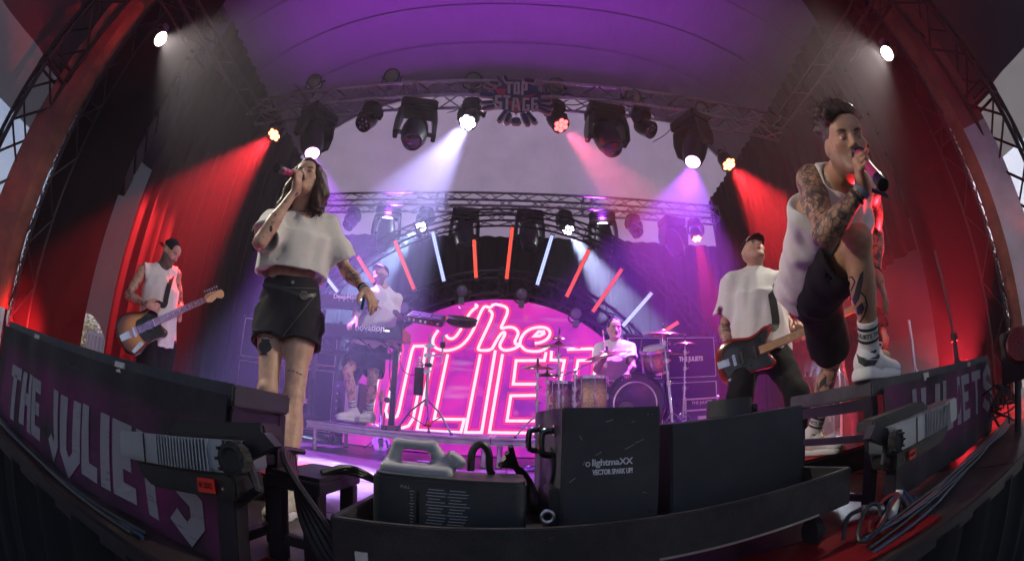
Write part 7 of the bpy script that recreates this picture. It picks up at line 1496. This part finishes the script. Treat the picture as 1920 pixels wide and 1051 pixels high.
# bob of brown hair falling back from the face
S = Sdf(.005); Wz = lambda a, b, c: W(a*.96, b*.96, c*.96); dn = A(0, 0, -1.)
S.ell(Wz(0, -.022, .046), (.086, .098, .086), R, k=.03); S.ell(Wz(0, -.055, -.05), (.085, .06, .11), R, k=.04)
for s in (-1, 1):
    S.cap(Wz(s*.074, -.005, .03), Wz(s*.098, -.012, -.09), .034, .042, k=.03); S.cap(Wz(s*.098, -.012, -.09), Wz(s*.088, -.015, -.145), .042, .026, k=.03); S.ell(Wz(s*.100, .022, -.055), (.026, .034, .040), R, k=.02)
    for k in range(9): p = Wz(s*(.010+.006*k), .078-.012*k, .112-.005*k); q = Wz(s*(.070+.002*k), .058-.014*k, .045); S.cap(p, q, .013, .015, k=.014); S.cap(q, Wz(s*.092, .030-.010*k, -.03), .015, .016, k=.014)
for k in range(120):
    th = RNG.uniform(-2.2, 2.2); rx = math.sin(th); ry = -math.cos(th); p = Wz(rx*.088, ry*.082-.012, .02+RNG.normal(0, .03)); q1 = p+dn*RNG.uniform(.08, .12)+R@A(rx*.022, ry*.012, 0)+RNG.normal(0, .005, 3); q2 = q1+dn*RNG.uniform(.05, .085)+R@A(rx*RNG.uniform(-.03, .03), RNG.uniform(-.01, .03), 0); S.cap(p, q1, .012, .011, k=.008); S.cap(q1, q2, .011, .006, k=.007)
S.ell(Wz(0, .105, -.030), (.062, .072, .098), R, k=.012, op='s'); S.cap(J['nek'], J['hd']+J['hf']*.05-uu*.06, .052, .05, k=.01, op='s'); hair_g = S.build('hair', 'hair_brown', girl, 1)
hv = hair_g.data.vertices; gi = np.random.default_rng(3).integers(0, len(hv), 260); pr_ = [(np.array(hv[int(i)].co), np.array(hv[int(i)].normal)) for i in gi]; pr_ = [(a_, n_) for a_, n_ in pr_ if (a_-J['hd'])@R[:, 1] < .05]; loose_hair(girl, [a_ for a_, _ in pr_], [n_*.35+A(0, 0, -.9) for _, n_ in pr_], .06, 'hair_brown', 6)
MB().tube([W(s_*.0455*.0+(-.047+.0035*k)*1, .0905-.0006*abs(k-4)**2*.9, .0005-.0009*(16-(k-4)**2)*.35) for s_ in (1,) for k in range(9)], .0016, 5).build('eyelash', 'brow', girl); MB().tube([W((.047-.0035*k), .0905-.0006*abs(k-4)**2*.9, .0005-.0009*(16-(k-4)**2)*.35) for k in range(9)], .0016, 5).build('eyelash', 'brow', girl)
eyes(girl, W, R, .92, closed=1.5)
for k in (0, 1): P = [J['nek']+A(.075*math.cos(t), .02-.078*math.sin(t)*1.0, .022-.012*math.sin(t)*(2.2+k*1.6)) for t in np.linspace(-.1, math.pi+.1, 16)]; MB().tube(P, .0022, 5).build('necklace', 'steel_dark', girl)
wl = unit(J['wL']-J['eL'])
for q, m_ in ((0., 'cable_blue'), (.016, 'alu'), (.03, 'rubber')): MB().lathe([(.026, -.006), (.028, 0), (.026, .006)], J['wL']-wl*(.005+q), wl, 16).build('wristband', m_, girl)
M.setdefault('teal', cloth('teal_ribbon', (.02, .22, .28))); MB().tube(smooth_path([J['wL']+A(.0, -.02, -.01), J['wL']+A(.005, -.03, -.05), J['wL']+A(.0, -.025, -.10)]), [.007]*13, 6).build('ribbon', 'teal', girl)
# vase tattoo on the thigh, lettering line above the knee, small forearm pieces
decal([gb], [[(490, 634), (507, 635), (505, 640), (508, 645), (510, 652), (506, 658), (500, 661), (500, 663), (504, 667), (486, 666), (489, 662), (492, 661), (487, 657), (485, 650), (487, 643), (491, 640)]], 'ink', gb, 'tattoo', 1.8, strokes=[[(484, 632), (497, 630), (512, 634)], [(498, 640), (494, 650), (497, 658)]], sw=1.6)
decal([gb], [], 'ink', gb, 'tattoo', 1.6, strokes=[[(540, 694), (545, 694)], [(548, 695), (552, 696)], [(555, 697), (559, 699)], [(561, 700), (566, 702)]], sw=1.8)
decal([gb], [[(503, 384), (504, 390), (508, 396), (514, 398), (509, 400), (503, 398), (500, 391)], [(494, 408), (497, 405), (501, 407), (500, 411), (496, 412)], [(506, 424), (509, 422), (511, 427), (510, 433), (507, 436), (505, 431)]], 'ink', gb, 'tattoo', 1.2, strokes=[[(491, 401), (503, 403), (517, 397)], [(521, 367), (524, 369)]], sw=1.2)
decal([gb], [[(505, 505), (512, 500), (520, 503), (528, 508), (520, 514), (512, 518), (504, 522), (500, 514)]], 'ink', gb, 'tattoo', 2., strokes=[[(522, 505), (535, 512), (545, 520)]], sw=2) if False else None
mic('pink microphone held up by the woman singer', mouth_p+mdir*.015, mouth_p+mdir*.255)
# ---------------------------------------------------------------- bassist
def play_hand(S_pt, wr, side): return None
J = {}; D = 3.0
J['pel'] = atd(1428, 648, D); J['hR'] = atd(1404, 662, D+.0); J['hL'] = atd(1452, 662, D+.02)
J['kR'] = reach(J['hR'], 1386, 745, .42); J['aR'] = A(J['kR'][0]-.03, J['kR'][1]+.10, .09); J['tR'] = J['aR']+A(-.06, -.16, -.05)
J['kL'] = reach(J['hL'], 1494, 738, .42); J['aL'] = A(J['kL'][0]+.04, J['kL'][1]+.10, .09); J['tL'] = J['aL']+A(.08, -.15, -.05)
J['che'] = atd(1418, 560, D+.02); J['nek'] = atd(1416, 510, D+.04); J['sR'] = atd(1373, 532, D-.02); J['sL'] = atd(1457, 530, D+.04)
J['hd'] = atd(1412, 474, D-.0); J['hf'] = face_dir(J['hd'], 30, 26); J['hu'] = up_dir(J['hf'], -6)
bo = atd(1401, 668, D-.22); bn = atd(1531, 613, D-.30); bu = unit(bn-bo); bnrm = unit((CAM-bo)*A(1, 1, 0)+A(0, 0, .25))
J['eR'] = reach(J['sR'], 1357, 618, .29); J['wR'] = reach(J['eR'], 1369, 655, .24); J['eL'] = reach(J['sL'], 1472, 596, .29, True); J['wL'] = reach(J['eL'], 1494, 633, .24)
fdn = unit(np.cross(bnrm, bu)); fdn = fdn if fdn[2] < 0 else -fdn
o = dict(res=.006, beard=.35, mouth=.5, stub=(.2, .11, .08), skin=A(.52, .30, .21), arm=.95, hz=1.02, handR=(unit(fdn*.7+bu*.45+bnrm*.1), unit(-bnrm+fdn*.1), bu, dict(curl=(.45, .7, .5), thumb_in=.4)), handL=(unit(A(.15, -.35, .9)), unit(A(.25, .9, .1)), bu*-1, dict(curl=(.9, 1.1, .7), thumb_in=.9)), tat=[('eR', 'wR', .06, .5), ('eL', 'wL', .06, .45)])
t, b, W, R = person('bassist in a white T-shirt and black cap playing a dark bass, head tilted back', J, o)
tee(J, J['pel']+A(0, 0, -.06), .72, 1.05, .034, .172, .098, neckr=.062, hsq=1.25).build('t_shirt', 'tee_white', t, 2); trousers(J, 1.02).build('trousers', 'jeans_black', t, 2); cap_hat(t, W, R)
shoe(t, J['aR'], J['tR'], A(0, 0, 1), 'black_paint', 1.05, sole='shoe_white'); shoe(t, J['aL'], J['tL'], A(0, 0, 1), 'black_paint', 1.05, sole='shoe_white')
MB().lathe([(.030, -.006), (.032, 0), (.030, .006)], J['wR']-unit(J['wR']-J['eR'])*.02, J['wR']-J['eR'], 16).build('wristband', 'cable_blue', t)
g, Wg = guitar('bass_guitar', 'black bass guitar with a red edged body and maple neck', bo, bu, bnrm, .95, .62, 'bass_black', 'maple', 'maple', 'maple', 4, group='guitars')
def strap(par, P, w=.055, m='rubber'):
    P = smooth_path(P, 2); mb = MB(); V = []
    for i, p in enumerate(P):
        d_ = unit(P[min(i+1, len(P)-1)]-P[max(i-1, 0)]); v = unit(np.cross(d_, unit(CAM-p))); V += [p-v*w/2, p+v*w/2]
    mb.add(V, [(2*i, 2*i+1, 2*i+3, 2*i+2) for i in range(len(P)-1)]); return mb.build('strap', m, par)
cdir = lambda p, q: p+unit(CAM-p)*q
strap(g, [J['sL']+A(-.03, .10, -.02), J['sL']+A(-.04, .02, .075), cdir(atd(1446, 545, D), .14), cdir(atd(1452, 580, D), .16), cdir(atd(1456, 612, D), .16), Wg(.2, .12, .0)])
# ---------------------------------------------------------------- guitarist at the left
J = {}; D = 4.05
J['pel'] = atd(297, 632, D); J['hR'] = atd(284, 645, D-.05); J['hL'] = atd(312, 645, D+.05)
fill_legs(J); J['che'] = atd(300, 545, D); J['nek'] = atd(306, 500, D); J['sR'] = atd(268, 507, D-.06); J['sL'] = atd(330, 515, D+.10)
J['hd'] = atd(319, 474, D-.02); J['hf'] = face_dir(J['hd'], 52, -20); J['hu'] = up_dir(J['hf'], -4)
go = atd(268, 616, D-.22); gn = atd(400, 555, D-.1); gu = unit(gn-go); gnrm = unit((CAM-go)*A(1, 1, 0)+A(0, 0, .35))
J['eR'] = reach(J['sR'], 241, 553, .29); J['wR'] = reach(J['eR'], 276, 570, .24); J['eL'] = reach(J['sL'], 337, 572, .28, True); J['wL'] = reach(J['eL'], 336, 597, .22)
o = dict(res=.006, beard=.85, stub=(.055, .032, .025), skin=A(.50, .29, .21), handR=(unit(gu*.7+A(0, 0, -.4)), unit(-gnrm), A(0, 0, 1), dict(curl=(.4, .6, .4), thumb_in=.5)), handL=(unit(A(.0, -.3, .95)), unit(A(.3, .9, .1)), gu*-1, dict(curl=(.9, 1.1, .7), thumb_in=.8)), tat=[('sR', 'eR', .065, .35), ('eR', 'wR', .06, .5), ('sL', 'eL', .065, .4)])
t, b, W, R = person('guitarist in a white tank top and backwards cap at the far left', J, o)
tank(J, J['pel']+A(0, 0, -.09), 1., .024, .155, neckr=.072, arm=.095, hsq=1.25).build('tank_top', 'tee_white', t, 2); shorts(J, .78, 1.02, lr=(.112, .118)).build('shorts', 'jersey_black', t, 2); cap_hat(t, W, R, back=True)
shoe(t, J['aR'], J['tR'], A(0, 0, 1), 'black_paint', 1.05); shoe(t, J['aL'], J['tL'], A(0, 0, 1), 'black_paint', 1.05)
g, Wg = guitar('electric_guitar', 'sunburst electric guitar with a black pickguard held by the left guitarist', go, gu, gnrm, 1.12, .43, 'sunburst', 'maple', 'rosewood', 'maple')
strap(g, [J['sL']+A(-.05, .1, 0), J['sL']+A(-.06, .02, .085), cdir(atd(318, 530, D), .15), cdir(atd(312, 555, D), .17), cdir(atd(309, 575, D), .15), Wg(.2, .13, 0)], .05)
# ---------------------------------------------------------------- keyboard player
J = {}; D = 4.92
J['pel'] = atd(693, 646, D); J['hR'] = atd(680, 655, D); J['hL'] = atd(706, 656, D)
J['kR'] = reach(J['hR'], 652, 695, .42); J['aR'] = reach(J['kR'], 664, 765, .42, True); J['kL'] = reach(J['hL'], 698, 712, .42); J['aL'] = reach(J['kL'], 692, 776, .41, True)
for s in 'RL': J['a'+s][2] = max(RZ+.085, min(J['a'+s][2], RZ+.14)); J['t'+s] = J['a'+s]+A(-.10, -.13, -.05)
J['che'] = atd(716, 582, D); J['nek'] = atd(717, 540, D); J['sR'] = atd(694, 553, D-.08); J['sL'] = atd(742, 560, D+.02)
J['hd'] = atd(714, 514, D-.02); J['hf'] = face_dir(J['hd'], -32, 16); J['hu'] = up_dir(J['hf'], 4)
J['eR'] = reach(J['sR'], 668, 585, .28); J['wR'] = reach(J['eR'], 667, 602, .24); J['eL'] = reach(J['sL'], 735, 605, .28, True); J['wL'] = reach(J['eL'], 719, 584, .24)
o = dict(res=.006, beard=.8, stub=(.05, .03, .022), mouth=.4, skin=A(.54, .33, .24), handR=(unit(A(-.3, -.7, -.5)), unit(A(0, 0, -1)), A(1, 0, 0), dict(curl=(.35, .5, .3))), handL=(unit(A(-.55, -.5, .55)), unit(A(-.2, .3, -.9)), unit(A(-.5, .3, .6)), dict(curl=(.6, .9, .6))), tat=[('kR', 'aR', .09, .30), ('kL', 'aL', .09, .36)])
t, b, W, R = person('keyboard player in a cream T-shirt and black cap behind the keyboards', J, o)
tee(J, J['pel']+A(0, 0, -.05), .66, 1.0, .030, .158, .090, neckr=.066).build('t_shirt', 'tee_cream', t, 2); shorts(J, .80, 1.02, lr=(.112, .120)).build('shorts', 'jersey_black', t, 2); cap_hat(t, W, R)
for s in 'RL': sock(t, J['a'+s], J['k'+s], .15, .042, face=A(-.2, -.9, 0), text=True); shoe(t, J['a'+s], J['t'+s], A(0, 0, 1), 'shoe_white', 1.05)
MB().lathe([(.030, -.012), (.034, 0), (.030, .012)], J['wL']-unit(J['wL']-J['eL'])*.02, J['wL']-J['eL'], 16).build('wristwatch', 'black_plastic', t)
# ---------------------------------------------------------------- drummer
J = {}; D = 5.0
J['pel'] = atd(1152, 748, D+.1); J['hR'] = J['pel']+A(-.10, -.03, -.02); J['hL'] = J['pel']+A(.10, -.03, -.02); J['kR'] = J['hR']+A(-.20, -.36, .02); J['kL'] = J['hL']+A(.16, -.38, .02)
for s in 'RL': J['a'+s] = A(J['k'+s][0], J['k'+s][1]-.02, RZ+.09); J['t'+s] = J['a'+s]+A(0, -.16, -.05)
J['che'] = atd(1152, 676, D); J['nek'] = atd(1154, 641, D-.0); J['sR'] = atd(1128, 652, D-.02); J['sL'] = atd(1178, 652, D)
J['hd'] = atd(1152, 617, D-.04); J['hf'] = face_dir(J['hd'], 14, -4); J['hu'] = up_dir(J['hf'], 0)
J['eR'] = reach(J['sR'], 1119, 692, .28); J['wR'] = reach(J['eR'], 1131, 676, .24); J['eL'] = reach(J['sL'], 1186, 688, .28); J['wL'] = reach(J['eL'], 1178, 700, .24)
ms = unit(atd(1127, 621, D-.25)-J['wR']); o = dict(res=.006, beard=.0, skin=A(.55, .34, .25), handR=(unit(A(.1, -.4, .6)), unit(A(.2, .6, .4)), A(0, 0, 1), dict(curl=(1.1, 1.3, .8), thumb_in=.9)), handL=(unit(A(-.3, -.8, -.2)), unit(A(0, .1, -1)), A(-1, 0, 0), dict(curl=(1.0, 1.2, .7), thumb_in=.9)), tat=[('eL', 'wL', .06, .4)])
t, b, W, R = person('drummer in a white T-shirt with a moustache seated behind the kit', J, o)
tee(J, J['pel']+A(0, 0, .02), .62, 1.02, .026, .15, .085, neckr=.064).build('t_shirt', 'tee_white', t, 2); shorts(J, .8, 1.).build('shorts', 'jersey_black', t, 2)
for s in 'RL': shoe(t, J['a'+s], J['t'+s], A(0, 0, 1), 'black_paint', 1.05)
S = Sdf(.0055); S.ell(W(0, -.018, .046), (.080, .097, .084), R, k=.02)
for k in range(40): a = RNG.uniform(-1, 1); bq = RNG.uniform(-1, 1); p = W(a*.066, bq*.075-.01, .105-.035*a*a-.03*bq*bq); S.cap(p, p+R@A(.01*a, .012, .016), .017, .009, k=.012)
S.ell(W(0, .085, -.012), (.078, .055, .088), R, k=.012, op='s'); S.half(W(0, -.05, -.04), -R[:, 2], .3); S.build('hair', 'hair_dark', t, 1)
mb = MB(); mb.tube([W(-.024, .088, -.054), W(-.012, .099, -.047), W(0, .102, -.046), W(.012, .099, -.047), W(.024, .088, -.054)], [.003, .005, .0055, .005, .003], 6); mb.build('moustache', 'hair_dark', t)
q = J['wR']+unit(A(.1, -.4, .6))*.07; tag(MB().cyl(q-ms*.08, q+ms*.30, .0075, .005, 8).build('drumstick', 'wood'), 'wooden drumstick raised by the drummer', 'drumstick')
t2 = thing('drum_throne', 'black drum throne under the drummer', 'stool', (J['pel'][0], J['pel'][1], RZ)); z_ = J['pel'][2]-.11; MB().lathe([(0, -.08), (.15, -.08), (.165, -.05), (.165, -.01), (.14, 0), (0, .005)], (J['pel'][0], J['pel'][1]+.02, z_), (0, 0, 1), 24).build('seat', 'black_plastic', t2); MB().cyl((J['pel'][0], J['pel'][1]+.02, RZ+.03), (J['pel'][0], J['pel'][1]+.02, z_-.07), .02, n=10).build('post', 'chrome', t2)
for an in (30, 150, 270): MB().cyl((J['pel'][0], J['pel'][1]+.02, RZ+.2), (J['pel'][0]+.2*math.cos(R_(an)), J['pel'][1]+.02+.2*math.sin(R_(an)), RZ+.012), .010, n=8).build('leg', 'chrome', t2)
# ---------------------------------------------------------------- crew in the wing
def crew(label, hpx, D, H, yaw, shirt, shoulders=.19, headset=True, arms=None, res=.008):
    hd_ = atd(*hpx, D); J = {}; g = hd_*A(1, 1, 0); f = face_dir(hd_, yaw, -6); fh = unit(f*A(1, 1, 0)); rt = np.cross(fh, (0, 0, 1)); z0 = hd_[2]-(H-.12)
    P = lambda a, b, h: g+rt*a+fh*b+A(0, 0, z0+h)
    J['hd'] = hd_; J['hf'] = f; J['hu'] = up_dir(f); k = H/1.78; J['nek'] = P(0, -.03, 1.50*k); J['che'] = P(0, 0, 1.30*k); J['pel'] = P(0, 0, .98*k)
    for s, q in (('R', 1), ('L', -1)):
        J['s'+s] = P(q*shoulders, -.01, 1.45*k); J['e'+s] = P(q*(shoulders+.07), -.04, 1.16*k); J['w'+s] = P(q*(shoulders+.02), .14, .98*k) if arms is None else P(q*(shoulders+.05), .02, .90*k); J['h'+s] = P(q*.10, 0, .93*k); J['k'+s] = P(q*.11, .02, .50*k); J['a'+s] = P(q*.12, -.02, .09); J['t'+s] = P(q*.13, .15, .03)
    t, b, W, R = person(label, J, dict(res=res, skin=A(.5, .32, .24), handR=(-A(0, 0, 1)+fh*.3, -rt, fh, dict(curl=(.3, .4, .3))), handL=(-A(0, 0, 1)+fh*.3, rt, fh, dict(curl=(.3, .4, .3)))))
    tee(J, J['pel']+A(0, 0, -.05), .62, 1., .03, .16, .09, res=.008, neckr=.065).build('t_shirt', shirt, t, 2); trousers(J, 1., .008).build('trousers', 'jeans_black', t, 1)
    S = Sdf(.007); S.ell(W(0, -.022, .044), (.081, .097, .084), R, k=.02); S.ell(W(0, .085, -.015), (.078, .055, .09), R, k=.012, op='s'); S.half(W(0, -.05, -.05), -R[:, 2], .3); S.build('hair', 'hair_dark', t, 1)
    if headset:
        hs = MB().torus(W(0, -.015, .045), R[:, 1], .092, .008, 24, 6, math.pi if False else 0, 2*math.pi).build('headphone_band', 'black_plastic', t)
        for s in (-1, 1): MB().lathe([(.0, 0), (.034, 0), (.036, .012), (.026, .026), (0, .028)], W(s*.074, -.012, -.004), R[:, 0]*s, 18).build('ear_cup', 'black_plastic', t)
    return t, J, W, R, rt, fh
M['shirt_navy'] = cloth('navy_cotton', (.02, .03, .05), folds=.4, fscale=10); M['shirt_black'] = cloth('black_cotton', (.013, .013, .015), folds=.4, fscale=10)
t, J, W, R, rt, fh = crew('crew member in black with headphones, back turned, beside the shin of the singer', (1606, 556), 4.6, 1.74, 190, 'shirt_black')
t, J, W, R, rt, fh = crew('crew member in a navy shirt with faded print, seen between the bassist and the singer', (1510, 622), 6.6, 1.66, 165, 'shirt_navy', headset=False)
put_text('CREW', .06, J['che']-fh*.165+A(0, 0, .10), -rt if (-rt)@CR > 0 else rt, (0, 0, 1), 'grey_print', t) if False else None
# ================================================================ jug on the fog machine, wing gear, stands
m, nt, b_ = newmat('milky_plastic'); b_.inputs['Base Color'].default_value = (.42, .42, .45, 1); b_.inputs['Roughness'].default_value = .4; b_.inputs['Subsurface Weight'].default_value = .4; b_.inputs['Subsurface Radius'].default_value = (.03, .03, .03); M['milky'] = m
t = thing('fluid_jug', 'milky white fluid jug with a handle on the fog machine', 'jug', (-.25, 1.22, .30)); S = Sdf(.004); y0 = 1.21
S.box((-.245, y0, .298), (.088, .034, .010), rnd=.014, k=.015); S.cap((-.325, y0, .30), (-.305, y0, .372), .024, .016, k=.015); S.cap((-.305, y0, .376), (-.205, y0, .376), .0145, .0145, k=.012); S.cap((-.205, y0, .374), (-.170, y0, .322), .0155, .026, k=.015); S.cap((-.19, y0, .315), (-.145, y0, .337), .026, .020, k=.012); S.half((0, y0, .287), (0, 0, -1), .6); S.build('body', 'milky', t, 1)
ax = unit(A(.55, -.1, .8)); MB().lathe([(.0, 0), (.026, 0), (.027, .004), (.027, .026), (.024, .03), (0, .03)], (-.148, y0, .330), ax, 24).build('screw_cap', 'milky', t, bevel=.001)
Fm = frame(ax)
for k in range(22): a = 2*math.pi*k/22; c = A(-.148, y0, .330)+ax*.015+Fm[:, 0]*.0272*math.cos(a)+Fm[:, 1]*.0272*math.sin(a); MB().box(c, (.003, .003, .022), Fm).build('cap_rib', 'milky', t)
tag(MB().tube(smooth_path([(-.10, 1.24, .31), (-.10, 1.24, .37), (-.075, 1.25, .395), (-.05, 1.26, .37), (-.05, 1.27, .31), (-.04, 1.28, .30)], 2), .011, 8).build('hose', 'cable'), 'short black hose arching beside the fluid jug', 'hose')
# black device seen through the jug handle
t = thing('floor_controller', 'small black floor device behind the fluid jug', 'device', (-.62, 3.3, 0)); MB().box((-.72, 3.4, .05), (.34, .2, .09)).build('box', 'black_plastic', t, bevel=.01); MB().cyl((-.62, 3.36, .09), (-.62, 3.36, .12), .07, n=20).build('dial', 'rubber', t)
for k in range(4): P = [A(.05+RNG.uniform(0, .55), 4.0+RNG.uniform(-.1, .3), .012+abs(RNG.normal(0, .02))) for _ in range(7)]; tag(MB().tube(smooth_path(P, 2), .009, 5).build('cable', 'cable'), f'{["first", "second", "third", "fourth"][k]} coiled black cable on the floor below the riser, from the screen', 'cable', 'cables below the riser')
# small white paper scraps on the stage floor
for k, (px, py) in enumerate([(632, 868), (660, 924)]): p = atz(px, py, .003); tag(MB().box(p, (.05, .012, .002), np.array(Matrix.Rotation(.3, 3, 'Z'))).build('paper_scrap', 'white_print'), ['white paper scrap on the floor farther from the camera', 'white paper scrap on the floor nearer the camera'][k], 'paper')
# wing: cases, rack and mixing desk in blue grey light
def wing_case(label, c, d, rz=0.): 
    t = thing('flight_case', label, 'case', (c[0], c[1], 0), 'cases in the wing'); Rm = np.array(Matrix.Rotation(rz, 3, 'Z')); c = A(*c); MB().box(c, d, Rm).build('panels', 'black_wood', t, bevel=.006); d = A(*d)
    for sx in (-1, 1):
        for sy in (-1, 1): MB().box(c+Rm@(A(sx, sy, 0)*d/2), (.03, .03, d[2]*1.005), Rm).build('edge_profile', 'alu', t)
    for sz in (-1, 1):
        for sy in (-1, 1): MB().box(c+Rm@(A(0, sy, sz)*d/2), (d[0], .028, .028), Rm).build('edge_profile', 'alu', t)
    for q in (-.25, .25): MB().box(c+Rm@A(q*d[0], -d[1]/2-.006, 0), (.10, .012, .10), Rm).build('latch', 'alu', t, bevel=.004)
wing_case('low black flight case in the wing behind the back leg of the singer', (3.9, 4.7, .24), (.9, .5, .46), .5); wing_case('second low flight case in the wing, farther right', (4.35, 4.0, .24), (.7, .5, .46), .6); wing_case('tall flight case in the wing beside the crew member in navy', (5.0, 5.6, .45), (.8, .6, .88), .4)
t = thing('work_lamp', 'small white work light glowing in the wing', 'lamp', (5.2, 5.2, 1.1)); p = atd(1578, 654, 6.2); MB().box(p, (.36, .12, .035), np.array(Matrix.Rotation(-.6, 3, 'Z'))).build('housing', 'alu', t, bevel=.005); M['work_white'] = emit('work_light_tube', (.75, .88, 1.), 9.); MB().box(p-A(.03, .05, .02), (.32, .05, .012), np.array(Matrix.Rotation(-.6, 3, 'Z'))).build('tube', 'work_white', t); MB().cyl((p[0], p[1]+.1, 0), (p[0], p[1]+.1, p[2]), .015, n=8).build('pole', 'steel_dark', t)
l = bpy.data.lights.new('work_glow', 'AREA'); l.shape = 'RECTANGLE'; l.size = .32; l.size_y = .06; l.energy = 26; l.color = (.72, .86, 1.); ob = bpy.data.objects.new('work_glow', l); COL.objects.link(ob); ob.parent = t; ob.matrix_parent_inverse = Matrix.Translation(-t.location); ob.location = tuple(p-A(.03, .05, .04))
def tripod(label, px0, px1, D, m='steel_dark', group='stands at the right wing'):
    a = atd(*px0, D); b = atd(*px1, D); zf = 0.; base = A(b[0], b[1], zf); t = thing('tripod_stand', label, 'stand', base, group); MB().cyl(base+A(0, 0, .1), A(b[0], b[1], (a[2]+zf)*.55), .017, n=10).build('lower_tube', m, t); MB().cyl(A(b[0], b[1], (a[2]+zf)*.5), A(a[0], a[1], a[2]), .011, n=10).build('upper_tube', m, t)
    MB().cyl(A(b[0], b[1], (a[2]+zf)*.52), A(b[0], b[1], (a[2]+zf)*.56), .028, n=10).build('collar', 'rubber', t)
    for an in (200, 320, 80): f = base+A(.38*math.cos(R_(an)), .38*math.sin(R_(an)), .015); MB().cyl(base+A(0, 0, .55), f, .010, n=8).build('leg', m, t); MB().cyl(base+A(0, 0, .2), f*.5+(base+A(0, 0, .55))*.5, .007, n=6).build('brace', m, t)
    return t
tripod('tall black tripod stand at the right in front of the dark scrim', (1752, 470), (1790, 640), 3.1)
tripod('chrome tripod pole beside the crew member behind the hand of the singer', (1704, 600), (1716, 690), 3.0, 'chrome')
# line-array loudspeakers behind the scrims
for s in (-1, 1):
    t = thing('speaker_hang', f'curved hang of black loudspeakers behind the {"left" if s < 0 else "right"} scrim wing', 'speaker', (s*4.75, 2.75, 1.3), 'loudspeaker hangs'); y = 2.75; z = 5.2; tl = 0.
    for k in range(9):
        Rm = np.array(Matrix.Rotation(s*-.7, 3, 'Z'))@np.array(Matrix.Rotation(-tl, 3, 'X')); bx_ = MB().box((s*4.75, y, z), (.62, .42, .33), Rm).build('cabinet', 'black_paint', t, bevel=.012); MB().box(A(s*4.75, y, z)+Rm@A(0, -.215, 0), (.58, .01, .29), Rm).build('grille', 'grille', bx_); z -= .335*math.cos(tl); y += -.335*math.sin(tl)*.3; tl += .05
    MB().box((s*4.75, 2.75, 5.5), (.7, .5, .1)).build('fly_bar', 'steel_dark', t)
